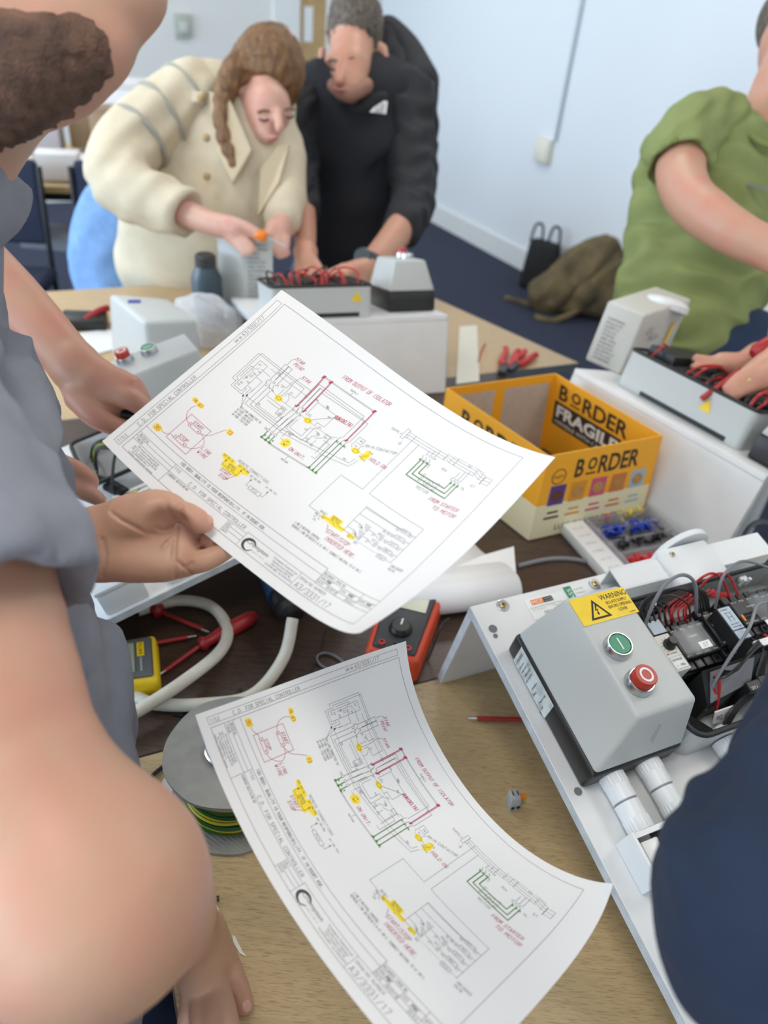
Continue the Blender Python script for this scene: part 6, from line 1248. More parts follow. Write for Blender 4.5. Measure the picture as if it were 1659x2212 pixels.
def creases(paths, d0, depth=.0019, width=.0014):
    segs = [[np.array(at(x, y, d0)) for x, y in P] for P in paths]; vw = np.array(ray(330, 1150).normalized()); e = np.array(EYE)
    def f(P):
        out = np.zeros_like(P); best = np.full(len(P), 9.0)
        sc_ = d0 / (((P - e) @ np.array(RW.transposed()[2] if False else (RW @ V((0, 0, 1)))))); Q = e + (P - e) * sc_[:, None]
        for S_ in segs:
            for a, b in zip(S_[:-1], S_[1:]):
                t_ = np.clip(((Q - a) @ (b - a)) / ((b - a) @ (b - a)), 0, 1); best = np.minimum(best, np.linalg.norm(Q - a - t_[:, None] * (b - a), axis=1))
        k = np.exp(-(best / width) ** 2) * depth - np.exp(-((best - 2.2 * width) / (1.2 * width)) ** 2) * depth * .08
        zc_ = ((P - e) @ np.array(RW @ V((0, 0, 1)))); k = np.where(zc_ < d0 + .012, k, 0)
        return k[:, None] * vw
    return f

# --- the person in the grey T-shirt (left foreground)
p1 = person('bearded person in a grey T-shirt looking down at the upper drawing in their left hand', (-.45, .30))
# left hand under and over the sheet
hd = sum([limb([J(-150, 1235, .545, .040), J(20, 1215, .565, .034), J(150, 1182, .580, .0255), J(206, 1174, .585, .0225)]),
  [cap(at(205, 1152, .583), at(215, 1198, .587), .0195, .0195)],
  limb([J(215, 1200, .586, .0195), J(285, 1206, .584, .0195), J(350, 1209, .586, .0180), J(402, 1206, .588, .0140)]),            # heel and outer edge of the palm
  limb([J(222, 1148, .584, .0190), J(272, 1124, .577, .0195), J(318, 1112, .572, .0180), J(348, 1106, .570, .0150)]),          # ball of the thumb
  [cap(at(300, 1165, .592), at(385, 1172, .594), .0195, .0165), cap(at(270, 1170, .590), at(330, 1180, .591), .022, .020)],
  [dict(q, k=.007) for q in limb([J(340, 1100, .571, .0140), J(366, 1101, .569, .0122), J(386, 1109, .568, .0104), J(404, 1117, .5675, .0112), J(424, 1125, .568, .0100), J(443, 1133, .570, .0066)])],
  [dict(q, k=.004) for q in limb([J(385, 1142, .596, .0105), J(452, 1134, .602, .0088), J(498, 1146, .597, .0078), J(522, 1160, .587, .0066)])],
  [dict(q, k=.004) for q in limb([J(395, 1163, .597, .0105), J(465, 1158, .603, .0090), J(512, 1166, .595, .0078), J(530, 1176, .584, .0066)])],
  [dict(q, k=.003) for q in limb([J(402, 1182, .600, .0100), J(440, 1190, .607, .0088), J(474, 1182, .602, .0080), J(466, 1170, .5885, .0074), J(450, 1168, .5865, .0066)])],
  [dict(q, k=.0035) for q in limb([J(396, 1213, .584, .0112), J(432, 1213, .578, .0092), J(464, 1202, .5775, .0082), J(494, 1187, .5775, .0066)])]], [])
cr = creases([[(240, 1106), (262, 1124), (312, 1149), (352, 1157), (372, 1150), (384, 1131)], [(383, 1131), (380, 1150), (352, 1184)], [(384, 1140), (378, 1170), (376, 1200), (380, 1226), (377, 1248)],
  [(360, 1076), (362, 1098), (376, 1122), (384, 1131)], [(392, 1092), (388, 1108), (392, 1124)], [(222, 1165), (228, 1200), (222, 1244)], [(415, 1216), (402, 1226), (410, 1238)], [(338, 1138), (352, 1146), (378, 1140)], [(384, 1214), (396, 1226)]], .575)
body('left_hand', hd, m_sk1, p1, .0016, .009, [ell(at(352, 1163, .553), (.016, .022, .019), k=.012), cap(at(386, 1128, .560), at(372, 1150, .561), .0045, .0035, k=.006)], cr)
nail(p1, at(447, 1122, .5655), at(447, 1122, .5655) * 0 + (EYE - at(447, 1122, .57)) + V((0, 0, .3)), at(455, 1135, .57) - at(430, 1122, .568))
mb = MB(); c = at(436, 1186, .6045); mb.lathe(c - V((.0015, 0, 0)), at(474, 1182, .602) - at(440, 1190, .607), [(0, .0096), (.004, .0096)], 20); mb.obj('finger_ring', mat('dark metal ring', (.06, .06, .065), .3, .8), p1, world=True)
# right arm and hand on the table edge
ra = sum([limb([J(-330, 820, .47, .075), J(-180, 1130, .43, .064), J(-60, 1440, .40, .052), J(10, 1620, .39, .0465), J(95, 1790, .385, .049), J(196, 1935, .385, .0545)]),
  limb([J(196, 1935, .385, .0545), J(300, 1965, .46, .047), J(360, 1985, .56, .037), J(408, 2010, .655, .0265)])], [])
body('right_arm', ra, m_sk1, p1, .005, .030)
JT = lambda x, y, z, r: (on(x, y, z), r)
rh = sum([limb([J(360, 1985, .56, .037), J(408, 2012, .650, .0265), J(425, 2045, .690, .0255)]), [cap(at(425, 2045, .678), on(456, 2120, .778), .024, .0165), cap(at(410, 2060, .68), on(424, 2125, .776), .021, .0150)],
  [dict(q, k=.006) for q in limb([J(445, 2010, .668, .018), JT(480, 2072, .780, .0145), JT(510, 2128, .764, .0112), JT(528, 2170, .752, .0090)])],
  [dict(q, k=.003) for q in limb([JT(470, 2128, .778, .0110), JT(492, 2200, .776, .0096), JT(500, 2262, .764, .0084), JT(502, 2305, .752, .0072)])],
  [dict(q, k=.003) for q in limb([JT(452, 2138, .780, .0112), JT(462, 2222, .778, .0098), JT(466, 2290, .764, .0085), JT(466, 2336, .752, .0072)])],
  [dict(q, k=.003) for q in limb([JT(434, 2140, .778, .0108), JT(432, 2222, .772, .0092), JT(430, 2280, .758, .0080), JT(428, 2318, .748, .0068)])],
  [dict(q, k=.003) for q in limb([JT(416, 2132, .774, .0098), JT(404, 2196, .764, .0084), JT(396, 2240, .750, .0072), JT(390, 2268, .740, .0062)])]], [])
body('right_hand', rh, m_sk1, p1, .0026, .012)
nail(p1, on(532, 2172, .7600), V((.15, -.2, 1)), on(528, 2172, .752) - on(510, 2128, .764), (.006, .005, .0014))
# torso in the shirt, head, beard, legs
E_ = lambda x, y, d, r: (at(x - r * FPX / d * .99, y, d), r)
chain = [J(-152, 345, .56, .060), E_(-90, 470, .62, .085), E_(-32, 640, .60, .12), E_(18, 830, .60, .135), E_(98, 1000, .59, .145), E_(140, 1200, .56, .150), E_(145, 1340, .55, .152), E_(200, 1500, .54, .152), E_(262, 1660, .53, .150), E_(272, 1740, .53, .148)]
sh = limb(chain); body('t_shirt', sh + limb([J(-170, 420, .55, .06), J(-420, 560, .50, .095), J(-620, 900, .50, .14)]) + [cap(at(-700, 1000, .55), at(-420, 1900, .52), .15, .14)], m_tee, p1, .007, .03, (), folds(.007, .062, 3, 6, (.9, .3, -.35)))
body('right_sleeve', limb([J(-420, 700, .48, .085), J(-250, 980, .44, .078), J(-90, 1270, .405, .072), J(-32, 1400, .395, .0695)], k=.02), m_tee, p1, .006, .02, [cap(at(-32, 1400, .395) + (at(-32, 1400, .395) - at(-90, 1270, .405)) * .42, at(-32, 1400, .395) + (at(-32, 1400, .395) - at(-90, 1270, .405)) * 1.6, .066, .07)], folds(.003, .05, 9, 5))
mb = MB(); 
hdp = [ell(at(150, -310, .53), (.082, .105, .115)), ell(at(40, -120, .50), (.060, .085, .075))] + limb([J(20, 60, .50, .058), J(110, 70, .495, .045), J(180, 90, .495, .030), J(198, 125, .495, .021)]) + limb([J(-120, 150, .52, .050), J(-20, 140, .50, .045), J(90, 130, .497, .036)])
hdp += limb([J(240, -110, .50, .030), J(292, -25, .497, .0165), J(303, 2, .497, .0125)]) + limb([J(215, -60, .497, .045), J(225, 30, .495, .0165), J(236, 62, .495, .0105)]) + [cap(at(226, 92, .495), at(222, 96, .495), .0085)]
hdp += limb([J(-60, 120, .53, .062), J(-150, 260, .55, .064), J(-230, 420, .56, .066)])
body('head', hdp, m_sk1, p1, .0045, .022)
body('beard', limb([J(-160, 170, .497, .040), J(-30, 160, .478, .034), J(70, 148, .476, .028), J(145, 138, .478, .0205), J(188, 132, .482, .0150)]) + limb([J(40, 120, .466, .019), J(120, 95, .468, .015), J(175, 70, .474, .010)]) + limb([J(-60, 205, .50, .034), J(20, 200, .498, .027), J(95, 172, .492, .020)]), m_beard, p1, .004, .02, (), folds(.0012, .012, 2, 6))
mb = MB(); mb.ball(at(268, 44, .492), .0042, 10, (1.5, .8, 1.0)); mb.obj('dark_face_spot', m_beard, p1, world=True)  # small dark spot between nose and mouth
mb = MB(); mb.ball(at(40, -190, .462), .012, 12); mb.obj('eye', m_eye, p1, world=True)
body('hair', [ell(at(60, -470, .55), (.088, .11, .09))], m_hairb, p1, .008, .02, (), folds(.002, .02, 3))
legs(p1, [at(-330, 1950, .56), at(-40, 2000, .60)], [(-.42, .02, 0), (-.34, .20, 0)], m_jean, .105)
body('shirt_hem', limb([J(-160, 1830, .52, .135), J(-120, 2050, .52, .135), J(-110, 2230, .52, .13)]), m_tee, p1, .01, .03, (), folds(.004, .06, 5))
body('thigh', limb([J(-60, 2150, .66, .095), J(250, 2230, .78, .085)]), m_jean, p1, .01, .03)

# --- the person reaching in from the left
p2 = person('person at the left edge reaching over the left board with a bare forearm', (-1.2, .9))
m_nv2 = mat('dark polo shirt', (.02, .024, .035), .9, bump=.3, bscale=600)
D2 = .905
f2 = sum([limb([J(-560, 40, .98, .050), J(-330, 300, .97, .045), J(-150, 470, .955, .042), J(20, 640, .93, .038), J(120, 745, .915, .0315), J(170, 800, .905, .0285)]),
  limb([J(165, 795, .905, .0300), J(205, 828, .902, .0290), J(248, 845, .900, .0220)]), [cap(at(185, 850, .91), at(235, 875, .905), .026, .021), cap(at(215, 815, .905), at(280, 838, .90), .0205, .0150)],
  [dict(q, k=.006) for q in limb([J(246, 850, .893, .0165), J(284, 864, .887, .0132), J(316, 888, .893, .0112), J(330, 920, .905, .010)])],
  [dict(q, k=.006) for q in limb([J(282, 838, .900, .0150), J(303, 862, .905, .0125), J(312, 890, .915, .0105)])], [dict(q, k=.006) for q in limb([J(262, 826, .908, .0150), J(292, 838, .915, .0120), J(306, 868, .925, .0105)])],
  [dict(q, k=.006) for q in limb([J(172, 860, .892, .0180), J(204, 897, .882, .0142), J(242, 918, .884, .0120), J(272, 924, .896, .0100)])]], [])
body('right_arm', f2, m_sk2, p2, .003, .009)
mb = MB(); mb.cyl(at(262, 897, .905), at(330, 905, .915), .010, n=14); tl = top(mb, 'hand_tool', mat('black tool grip', (.015, .016, .03), .4), 'dark tool handle held in the reaching fist', 'tool')
f3 = sum([limb([J(-420, 900, .90, .045), J(-160, 960, .87, .036), J(40, 1010, .85, .027)]), [cap(at(40, 1010, .85), at(110, 1030, .845), .030, .026)], [dict(q, k=.004) for q in limb([J(110, 995, .842, .0125), J(160, 1012, .838, .0105), J(192, 1032, .840, .0088), J(200, 1044, .846, .0075)])],
  [dict(q, k=.004) for q in limb([J(110, 1040, .842, .0125), J(165, 1055, .836, .0110), J(202, 1072, .838, .0092), J(216, 1080, .842, .0075)])]], [])
body('left_arm', f3, m_sk2, p2, .0035, .012)
tc = V((-1.20, .92, 1.18)); body('polo_shirt', [ell(tc + V((0, 0, -.02)), (.17, .22, .26)), cap(tc + V((-.02, 0, -.4)), tc, .15, .16)] + limb([(tc + V((.02, .2, .16)), .085), (at(-560, 40, .98), .066), (at(-470, 140, .975), .062)]) + limb([(tc + V((.02, -.2, .14)), .085), (at(-620, 800, .93), .066)]), m_nv2, p2, .014, .05)
hc = tc + V((.08, 0, .42)); body('head', [ell(hc, (.095, .078, .115)), cap(hc + V((.02, 0, -.06)), tc + V((0, 0, .14)), .055, .062), ell(hc + V((.06, 0, -.06)), (.045, .05, .05)), cap(hc + V((.09, 0, -.01)), hc + V((.11, 0, -.03)), .011, .014)], m_sk2, p2, .008, .025)
body('hair', [ell(hc + V((-.02, 0, .045)), (.095, .083, .09))], m_hairb, p2, .01, .02); legs(p2, [tc + V((-.02, .1, -.42)), tc + V((-.02, -.1, -.42))], [(-1.22, 1.04, 0), (-1.22, .80, 0)], m_jean, .10)

# --- the person in the cream coat
p3 = person('person with a brown ponytail in a cream coat bending over the back board', (-.62, 2.32))
ct = sum([limb([J(462, 235, 2.20, .125), J(450, 330, 2.24, .165), J(408, 450, 2.28, .185), J(368, 540, 2.32, .165), J(352, 575, 2.33, .135)]), limb([J(520, 300, 2.16, .12), J(520, 420, 2.18, .13), J(470, 500, 2.24, .15), J(400, 575, 2.28, .13)]),
  [cap(at(425, 215, 2.18), at(560, 228, 2.20), .092, .088)], limb([J(575, 250, 2.18, .085), J(608, 330, 2.15, .068), J(617, 410, 2.12, .060), J(612, 470, 2.06, .052)])], [])
body('coat', ct, m_coat, p3, .013, .05, (), folds(.0035, .13, 21, 5, (.4, 0, 1)))
sl = limb([J(415, 215, 2.14, .105), J(335, 265, 2.09, .095), J(272, 325, 2.04, .089), J(252, 374, 2.00, .084), J(290, 415, 1.97, .080), J(360, 445, 1.94, .070), J(412, 465, 1.92, .062)], k=.03)
body('left_sleeve', sl, m_coat, p3, .010, .03, [cap(at(425, 472, 1.915), at(470, 490, 1.90), .053, .056)], folds(.0028, .085, 13, 5, (.6, .2, -.5)))
for (a, b, r) in ((J(404, 222, 2.135, 0)[0], J(385, 234, 2.125, 0)[0], .1035), (J(348, 257, 2.098, 0)[0], J(330, 268, 2.088, 0)[0], .0970), (J(300, 300, 2.063, 0)[0], J(286, 312, 2.053, 0)[0], .0925)):
    u_ = (b - a).normalized(); x_ = u_.orthogonal().normalized(); y_ = u_.cross(x_); mb = MB(); mb.tube([a + (x_ * cos(2 * pi * k / 28) + y_ * sin(2 * pi * k / 28)) * r for k in range(29)], .0065, 6, 1, False); mb.obj('sleeve_seam', mat('grey cream seam', (.34, .33, .29), .9), p3, world=True)
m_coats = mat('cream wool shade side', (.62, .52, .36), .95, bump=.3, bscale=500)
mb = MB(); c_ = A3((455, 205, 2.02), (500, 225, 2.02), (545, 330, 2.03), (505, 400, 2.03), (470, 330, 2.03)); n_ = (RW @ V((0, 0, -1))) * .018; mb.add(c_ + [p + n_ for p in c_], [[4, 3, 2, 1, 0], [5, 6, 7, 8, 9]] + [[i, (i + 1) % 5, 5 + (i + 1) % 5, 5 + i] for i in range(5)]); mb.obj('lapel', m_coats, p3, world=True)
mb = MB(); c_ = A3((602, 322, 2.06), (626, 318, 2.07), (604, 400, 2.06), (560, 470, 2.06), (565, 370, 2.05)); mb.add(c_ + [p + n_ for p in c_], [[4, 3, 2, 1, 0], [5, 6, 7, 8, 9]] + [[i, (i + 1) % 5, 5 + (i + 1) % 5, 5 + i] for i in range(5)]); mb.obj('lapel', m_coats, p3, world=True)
mb = MB(); c_ = A3((392, 200, 2.06), (440, 205, 2.05), (442, 225, 2.05), (398, 228, 2.06)); mb.add(c_ + [p + n_ * .8 for p in c_], [[3, 2, 1, 0], [4, 5, 6, 7]] + [[i, (i + 1) % 4, 4 + (i + 1) % 4, 4 + i] for i in range(4)]); mb.obj('shoulder_tab', m_coat, p3, world=True)
for x, y, d in ((446, 298, 2.01), (447, 381, 2.03), (434, 211, 2.02)): mb = MB(); mb.ball(at(x, y, d), .011, 12, (1, .7, 1)); mb.obj('button', mat('tan button', (.45, .30, .14), .4), p3, world=True)
hw = sum([[ell(at(578, 165, 2.12), (.082, .100, .115)), ell(at(578, 236, 2.085), (.066, .072, .078))], limb([J(556, 240, 2.09, .050), J(572, 282, 2.065, .034), J(577, 293, 2.06, .022)]), limb([J(599, 246, 2.036, .013), J(603, 272, 2.018, .0125), J(603, 278, 2.017, .0115)], k=.012), [cap(at(583, 300, 2.045), at(597, 298, 2.042), .0075, k=.01)],
  [cap(at(512, 185, 2.065), at(517, 195, 2.06), .018, .014)], limb([J(540, 225, 2.15, .055), J(500, 270, 2.19, .060)])], [])
body('head', hw, m_sk3, p3, .0065, .025)
hair = sum([[ell(at(582, 152, 2.115), (.091, .112, .116)), ell(at(612, 150, 2.09), (.058, .075, .085))], limb([J(600, 88, 2.10, .036), J(552, 108, 2.07, .044), J(500, 165, 2.04, .036), J(482, 235, 2.02, .030), J(488, 305, 2.02, .025), J(504, 356, 2.02, .014)])], [])
body('hair', hair, m_hairw, p3, .007, .03, [ell(at(566, 268, 1.99), (.070, .11, .092)), ell(at(534, 240, 2.0), (.045, .10, .070)), ell(at(600, 275, 1.99), (.062, .11, .080))], folds(.0035, .030, 5, 5))
mb = MB(); mb.tube(A3((592, 82, 2.11), (606, 72, 2.08), (622, 84, 2.07), (624, 98, 2.09)), .021, 10, 6); mb.obj('hair_scrunchie', mat('pale pink scrunchie', (.72, .50, .50), .8), p3, world=True)
for q in (((560, 257, 2.022), (570, 261, 2.018), (580, 258, 2.020)), ((618, 253, 2.022), (627, 255, 2.024), (634, 250, 2.032))): mb = MB(); mb.tube(A3(*q), .0030, 6, 6); mb.obj('eyelashes', m_eye, p3, world=True)
for q in (((556, 243, 2.022), (570, 238, 2.018), (582, 241, 2.018)), ((614, 238, 2.022), (626, 235, 2.026), (636, 237, 2.036))): mb = MB(); mb.tube(A3(*q), .0036, 6, 6); mb.obj('eyebrow', m_hairw, p3, world=True)
mb = MB(); mb.tube(A3((580, 301, 2.036), (590, 300, 2.031), (600, 297, 2.034)), .0045, 6, 6); mb.obj('mouth', m_lip, p3, world=True)
hl = sum([limb([J(395, 458, 1.93, .036), J(445, 478, 1.905, .0290), J(478, 488, 1.895, .0300), J(510, 497, 1.885, .0260)]), [dict(q, k=.008) for q in limb([J(515, 492, 1.885, .0150), J(545, 502, 1.878, .0120), J(560, 515, 1.875, .0095)])], [dict(q, k=.008) for q in limb([J(508, 508, 1.885, .0150), J(535, 525, 1.88, .0115), J(546, 538, 1.88, .0095)])],
  [dict(q, k=.008) for q in limb([J(495, 478, 1.875, .0150), J(530, 488, 1.868, .0120), J(556, 502, 1.866, .0095)])], [dict(q, k=.008) for q in limb([J(498, 514, 1.89, .0130), J(518, 534, 1.885, .0105), J(528, 548, 1.885, .0085)])], [dict(q, k=.008) for q in limb([J(503, 512, 1.888, .0135), J(528, 532, 1.883, .011), J(538, 545, 1.883, .009)])]], [])
body('left_hand', hl, m_sk3, p3, .0045, .012)
hr_ = sum([limb([J(612, 462, 2.085, .028), J(608, 482, 2.03, .0275), J(602, 505, 2.0, .034)]), [cap(at(596, 500, 1.99), at(602, 530, 1.98), .032, .027)]] + [[dict(q, k=.008) for q in limb([J(590 + 9 * i, 520, 1.975, .013), J(592 + 8 * i, 540, 1.965, .011), J(602 + 6 * i, 552 - 2 * i, 1.97, .009)])] for i in range(4)] + [[dict(q, k=.008) for q in limb([J(590, 500, 1.97, .015), J(576, 510, 1.955, .012), J(570, 514, 1.945, .0095)])]], [])
body('right_hand', hr_, m_sk3, p3, .0045, .012)
body('jeans', limb([J(265, 470, 2.42, .135), J(240, 560, 2.45, .135), J(262, 690, 2.47, .115)]), m_jeanl, p3, .014, .05, (), folds(.004, .12, 4)); legs(p3, [at(262, 660, 2.47), at(370, 650, 2.47)], [(-.84, 2.62, 0), (-.62, 2.62, 0)], m_jeanl, .10)
t = thing('screwdriver', 'orange handled screwdriver held by the person in the cream coat', 'screwdriver', at(566, 508, 1.87)); mb = MB(); mb.lathe(at(548, 503, 1.872), at(575, 512, 1.868) - at(548, 503, 1.872), [(0, .006), (.008, .013), (.03, .0135), (.036, .009)], 12); mb.obj('handle', m_orange, t, world=True)
mb = MB(); mb.cyl(at(575, 512, 1.868), at(620, 532, 1.86), .0028, n=8); mb.obj('shaft', m_steel, t, world=True)

# --- the person in the black hooded jacket
p4 = person('person with cropped grey brown hair in a black hooded jacket working at the back board', (-.15, 2.55))
jk = sum([limb([J(775, 230, 2.45, .165), J(775, 330, 2.50, .185), J(770, 440, 2.55, .185), J(760, 545, 2.60, .165)]), [cap(at(695, 200, 2.42), at(870, 215, 2.42), .10, .105), cap(at(700, 330, 2.46), at(860, 330, 2.46), .12, .12)]], [])
body('jacket', jk, m_blackb, p4, .014, .05, (), folds(.006, .12, 8))
body('hood', limb([J(690, 160, 2.45, .050), J(712, 205, 2.37, .040), J(760, 232, 2.33, .036), J(820, 215, 2.34, .040), J(858, 165, 2.42, .058), J(838, 110, 2.48, .075)]), m_blackj, p4, .012, .04, (), folds(.004, .08, 3))
body('hood_back', limb([J(838, 70, 2.47, .050), J(872, 115, 2.46, .062), J(900, 180, 2.43, .075)]), m_blackj, p4, .012, .03)
body('left_sleeve', limb([J(665, 205, 2.42, .090), J(640, 320, 2.36, .078), J(643, 400, 2.30, .070), J(650, 455, 2.24, .058)]), m_blackj, p4, .012, .04, (), folds(.006, .07, 4)); body('right_sleeve', limb([J(885, 215, 2.40, .092), J(890, 320, 2.38, .080), J(893, 400, 2.34, .076), J(888, 455, 2.27, .066), J(868, 495, 2.20, .057)]), m_blackj, p4, .012, .04, (), folds(.006, .07, 6))
mb = MB(); f_ = planef(at(798, 246, 2.262), RW @ V((1, .12, 0)), RW @ V((.12, -1, .12)), 0); 
for (x0, w_, h_) in ((0, .040, .026), (.010, .034, .034), (.022, .028, .042)): 
    vs = [f_(x0, .006)] + [f_(x0 + w_ * k / 8, .006 + h_ * sin(pi / 2 * min(1, k / 5.0))) for k in range(9)] + [f_(x0 + w_, .006)]; mb.add(vs, [list(range(len(vs)))])
mb.obj('chest_emblem', mat('white emblem', (.75, .75, .75), .6), p4, world=True)
hm = sum([[ell(at(765, 75, 2.34), (.080, .100, .118)), ell(at(757, 130, 2.31), (.066, .075, .080))], limb([J(757, 150, 2.28, .058), J(757, 185, 2.265, .044), J(756, 200, 2.26, .030)]), limb([J(738, 140, 2.235, .018), J(733, 168, 2.215, .0135), J(732, 176, 2.21, .012)]), [cap(at(826, 108, 2.35), at(832, 125, 2.345), .018, .012), cap(at(696, 110, 2.35), at(694, 125, 2.345), .012, .010)], limb([J(785, 150, 2.40, .060), J(800, 215, 2.46, .07)]), [cap(at(712, 128, 2.25), at(762, 126, 2.245), .016, .016)]], [])
body('head', hm, m_sk2, p4, .0065, .022)
body('hair', [ell(at(767, 62, 2.342), (.0885, .112, .126))], m_hairb, p4, .008, .02, [ell(at(746, 176, 2.21), (.078, .125, .118)), ell(at(700, 150, 2.25), (.05, .12, .085))], folds(.002, .02, 3))
body('stubble', limb([J(722, 185, 2.252, .022), J(752, 203, 2.243, .026), J(790, 185, 2.262, .024)]), mat('stubbled skin', (.30, .155, .115), .7, col2=(.36, .18, .13), scale=60), p4, .007, .02)
for q in (((714, 149, 2.234), (721, 151, 2.229), (728, 149, 2.227)), ((752, 148, 2.230), (761, 150, 2.230), (770, 147, 2.234))): mb = MB(); mb.tube(A3(*q), .0028, 6, 6); mb.obj('eyelashes', m_eye, p4, world=True)
for q in (((710, 133, 2.230), (718, 129, 2.223), (728, 132, 2.222)), ((749, 130, 2.223), (761, 126, 2.224), (773, 129, 2.232))): mb = MB(); mb.tube(A3(*q), .0038, 6, 6); mb.obj('eyebrow', m_hairb, p4, world=True)
mb = MB(); mb.tube(A3((722, 193, 2.222), (736, 195, 2.214), (750, 192, 2.222)), .0042, 6, 6); mb.obj('mouth', m_lip, p4, world=True)
la = sum([limb([J(650, 440, 2.25, .044), J(658, 500, 2.16, .034), J(660, 540, 2.08, .0265)]), [cap(at(660, 545, 2.07), at(662, 572, 2.04), .034, .030)]] + [[dict(q, k=.008) for q in limb([J(644 + 11 * i, 575, 2.03, .0125), J(644 + 10 * i, 592, 2.015, .011), J(648 + 8 * i, 602, 2.02, .0095)])] for i in range(4)] + [[dict(q, k=.008) for q in limb([J(675, 560, 2.03, .014), J(690, 580, 2.01, .011), J(694, 592, 2.01, .0095)])]], [])
body('left_forearm_and_hand', la, m_sk2, p4, .0055, .014)
rf = sum([limb([J(868, 490, 2.20, .046), J(830, 540, 2.10, .040), J(795, 575, 2.01, .0310)]), [cap(at(785, 582, 1.995), at(745, 592, 1.96), .031, .027), cap(at(778, 596, 1.99), at(748, 604, 1.965), .024, .021)]] + [[dict(q, k=.008) for q in limb([J(742, 580 + 8 * i, 1.95, .0125), J(722, 586 + 8 * i, 1.935, .0110), J(708 + 3 * i, 594 + 7 * i, 1.94, .0095)])] for i in range(4)] + [[dict(q, k=.008) for q in limb([J(762, 584, 1.94, .015), J(738, 598, 1.92, .012), J(722, 612, 1.925, .010)])]], [])
body('right_forearm_and_hand', rf, m_sk2, p4, .0055, .014)
c0 = at(803, 570, 2.025); ax_ = at(795, 575, 2.01) - at(830, 540, 2.10); mb = MB(); mb.lathe(c0, ax_, [(0, .0335), (.003, .0365), (.022, .0365), (.025, .0335)], 22); wt = mb.obj('watch_strap', mat('dark slate strap', (.035, .05, .058), .6), p4, world=True)
mb = MB(); q = at(784, 556, 1.985); mb.lathe(q, EYE - q + V((0, 0, .8)), [(0, .024), (.008, .024), (.011, .020)], 20); mb.obj('watch_case', mat('slate watch case', (.05, .07, .08), .35, .3), p4, world=True)
legs(p4, [at(700, 600, 2.62), at(830, 600, 2.62)], [(-.27, 2.72, 0), (-.02, 2.72, 0)], m_jeanl, .10)

# --- the person in the olive T-shirt
p5 = person('person in an olive green T-shirt working at the right board', (.95, 1.9))
gt = sum([limb([J(1560, 345, 1.92, .128), J(1525, 400, 1.92, .160), J(1500, 520, 1.92, .165), J(1470, 620, 1.93, .150), J(1462, 690, 1.93, .145)]), limb([J(1640, 405, 1.98, .135), J(1620, 480, 1.98, .15), J(1545, 620, 1.98, .13), J(1520, 690, 1.97, .12)]), limb([J(1395, 680, 1.93, .080), J(1440, 480, 1.90, .085), J(1455, 340, 1.88, .085)])], [])
body('t_shirt', gt, m_greent, p5, .011, .05, (), folds(.010, .10, 17, 5, (.3, .3, .9)))
body('sleeve', limb([J(1545, 270, 1.86, .085), J(1490, 290, 1.80, .082), J(1468, 335, 1.76, .080), J(1466, 362, 1.74, .076)]), m_greent, p5, .009, .03, [cap(at(1467, 372, 1.735), at(1472, 420, 1.70), .064, .07)], folds(.004, .06, 4))
ga = sum([limb([J(1478, 300, 1.80, .058), J(1470, 370, 1.735, .056), J(1488, 425, 1.68, .053), J(1530, 465, 1.63, .052), J(1590, 505, 1.58, .046), J(1670, 545, 1.53, .040), J(1760, 600, 1.47, .034)]), limb([J(1760, 600, 1.47, .034), J(1730, 700, 1.44, .029), J(1690, 760, 1.42, .027)])], [])
ga += limb([J(1640, 775, 1.46, .030), J(1600, 790, 1.45, .027), J(1560, 785, 1.45, .022)]) + limb([J(1850, 760, 1.5, .035), J(1740, 770, 1.47, .030), J(1640, 775, 1.46, .030)]) + [cap(at(1545, 785, 1.45), at(1505, 775, 1.45), .013, .010, k=.008), cap(at(1550, 795, 1.45), at(1500, 795, 1.44), .013, .010, k=.008)]
ga += [cap(at(1690, 770, 1.36), at(1630, 815, 1.34), .032, .028)] + sum([[dict(q, k=.006) for q in limb([J(1640, 795 + 17 * i, 1.335, .0145), J(1600 - 4 * i * (i < 2), 815 + 15 * i, 1.325, .0120), J(1572 + 4 * i, 838 + 12 * i, 1.33, .0100)])] for i in range(3)], []) + limb([J(1700, 700, 1.42, .03), J(1690, 770, 1.36, .03)])
body('arms', ga, m_sk2, p5, .006, .016)
mb = MB(); q = at(1608, 822, 1.328); mb.lathe(q, at(1590, 830, 1.325) - at(1630, 805, 1.33), [(-.003, .0145), (.004, .0145)], 18); mb.obj('gold_ring', mat('gold ring', (.75, .55, .22), .25, 1.0), p5, world=True)
hg = at(1720, 90, 1.95); body('head', [ell(hg, (.085, .10, .12)), ell(at(1700, 160, 1.90), (.06, .075, .07))] + limb([J(1705, 170, 1.93, .075), J(1668, 235, 1.94, .072), J(1660, 290, 1.95, .078)]), m_sk2, p5, .009, .03); body('hair', [ell(at(1715, 45, 1.97), (.09, .10, .10))], m_hairb, p5, .01, .02)
mb = MB(); mb.tube(A3((1598, 232, 1.80), (1612, 280, 1.78), (1650, 312, 1.77), (1690, 312, 1.78)), .007, 6, 8); mb.obj('neckband', m_greent, p5, world=True)
f_ = planef(at(1606, 397, 1.752), RW @ V((1, .22, 0)), RW @ V((.2, -1, .0)), 0); mb = MB(); [ribbon(mb, [(.016 * k, 0), (.016 * k + .012, -.001 * k)], .006, f_) for k in range(6)]; mb.obj('chest_print', m_inkg, p5, world=True)
legs(p5, [at(1440, 745, 1.97), at(1590, 770, 1.97)], [(.86, 2.05, 0), (1.08, 1.98, 0)], m_jean, .11)
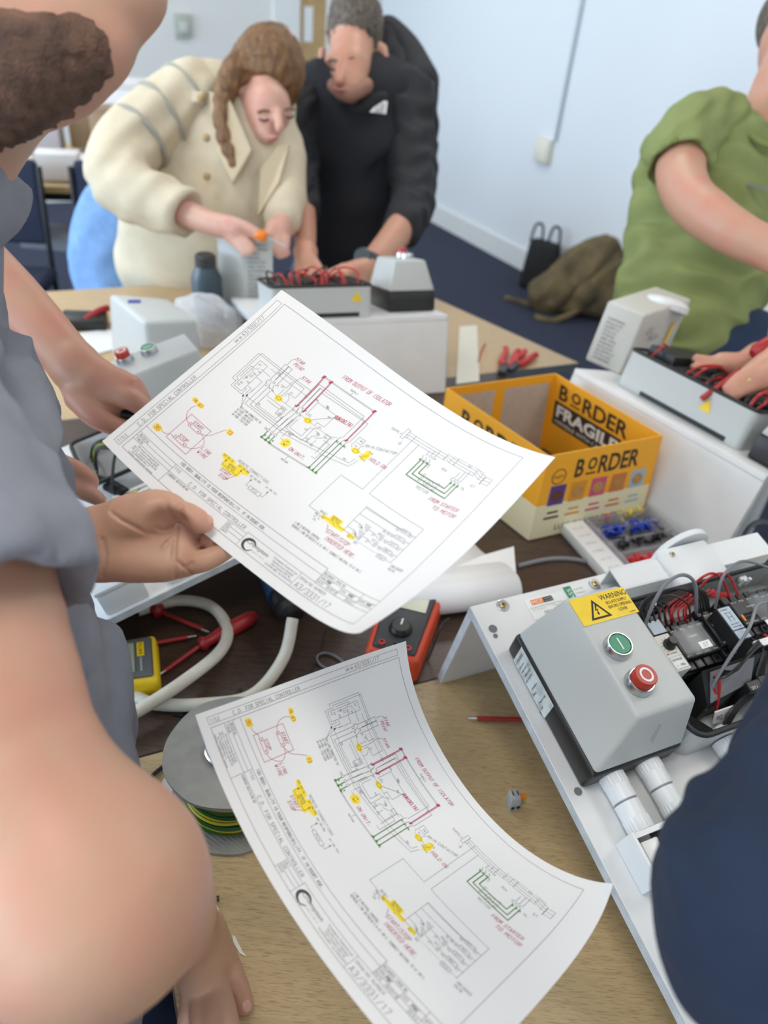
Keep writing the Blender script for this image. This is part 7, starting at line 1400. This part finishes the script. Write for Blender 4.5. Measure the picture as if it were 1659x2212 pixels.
t = thing('screwdriver', 'red insulated screwdriver held over the open enclosure on the right board', 'screwdriver', at(1560, 830, 1.34)); mb = MB(); mb.cyl(at(1515, 862, 1.345), at(1600, 800, 1.33), .0055, n=10); mb.obj('insulated_shaft', m_rdrv, t, world=True); mb = MB(); mb.lathe(at(1625, 765, 1.36), at(1720, 715, 1.37) - at(1625, 765, 1.36), [(0, .008), (.01, .015), (.05, .017), (.09, .012)], 12); mb.obj('handle', m_rdrv, t, world=True)
mb = MB(); mb.obox(at(1535, 800, 1.45), V((.022, .006, 0)), V((-.004, .016, 0)), V((0, 0, .012)), .004); top(mb, 'terminal_part', mat('grey black part', (.05, .052, .055), .4), 'small grey black part held between the fingers over the right board', 'part')

# --- the navy sleeve in the near right corner
p6 = person('person in a navy sleeve at the near right edge, only an elbow showing', (.54, -.14))
body('navy_sleeve', limb([(V((.47, -.08, 1.40)), .075), J(2080, 1230, .45, .070), J(1935, 1520, .42, .064), J(1768, 1790, .385, .056), J(1645, 1962, .365, .0525), J(1722, 2110, .36, .049), J(1960, 2330, .37, .044), J(1980, 2500, .38, .040)]), m_navy, p6, .005, .03, (), folds(.0030, .045, 8, 6, (1, 0, .3)))
tb_ = V((.54, -.14, 1.28)); body('torso', [cap(tb_ + V((.05, -.05, .0)), tb_ + V((.08, -.1, -.55)), .17, .16), cap(tb_ + V((0, 0, .06)), V((.45, -.06, 1.40)), .10, .08)], m_navy, p6, .014, .05)
body('hand', limb([J(1980, 2500, .38, .032), J(2060, 2600, .40, .027)]) + [cap(at(2080, 2620, .40), at(2140, 2700, .42), .028, .024)] + sum([limb([J(2130 + 25 * i, 2700 - 18 * i, .42, .010), J(2180 + 25 * i, 2780 - 18 * i, .43, .009)]) for i in range(4)], []) + limb([J(2100, 2590, .39, .013), J(2170, 2620, .39, .010)]), m_sk2, p6, .004, .012)
hh = tb_ + V((-.02, -.02, .35)); body('head', [ell(hh, (.085, .1, .115)), cap(hh, tb_ + V((0, 0, .1)), .055, .06), cap(hh + V((-.07, .05, 0)), hh + V((-.09, .07, -.03)), .012, .014)], m_sk2, p6, .01, .03); body('hair', [ell(hh + V((0, 0, .05)), (.09, .105, .09))], m_hairb, p6, .01, .02); legs(p6, [tb_ + V((0, 0, -.6)), tb_ + V((.16, -.1, -.6))], [(tb_.x, tb_.y, 0), (tb_.x + .18, tb_.y - .1, 0)], m_jean, .1)

# --- the hand that holds the lower sheet by its bottom corner, just outside the photo
q0 = V(SHL.p(292, 2)); p7 = thing('person', 'hand and forearm holding the lower drawing by its bottom corner, below the photo', 'person', (q0.x + .16, q0.y - .42, 0))
n7 = (V(SHL.p(292, 2, .01)) - q0).normalized(); o7 = V((.02, -.05, -.01)); b7 = q0 + o7
body('forearm_and_hand', limb([(b7 + V((.20, -.36, .05)), .042), (b7 + V((.12, -.20, .02)), .036), (b7 + V((.055, -.085, .0)), .027)]) + [cap(b7 + V((.05, -.08, -.004)), b7 + V((.012, -.022, -.012)), .027, .022)] + sum([[dict(q, k=.004) for q in limb([(b7 + V((.030 - .018 * i, -.018 - .004 * i, -.014)), .011), (b7 + V((.015 - .016 * i, .012 - .004 * i, -.026)), .0092), (q0 - n7 * .0085 + V((.008 - .014 * i, .004 - .002 * i, 0)), .0078)])] for i in range(4)], []) + limb([(b7 + V((.03, -.05, .012)), .015), (b7 + V((.012, -.010, .022)), .0115), (q0 + n7 * .0095 + V((.004, -.004, 0)), .0085)]), m_sk2, p7, .0035, .012)
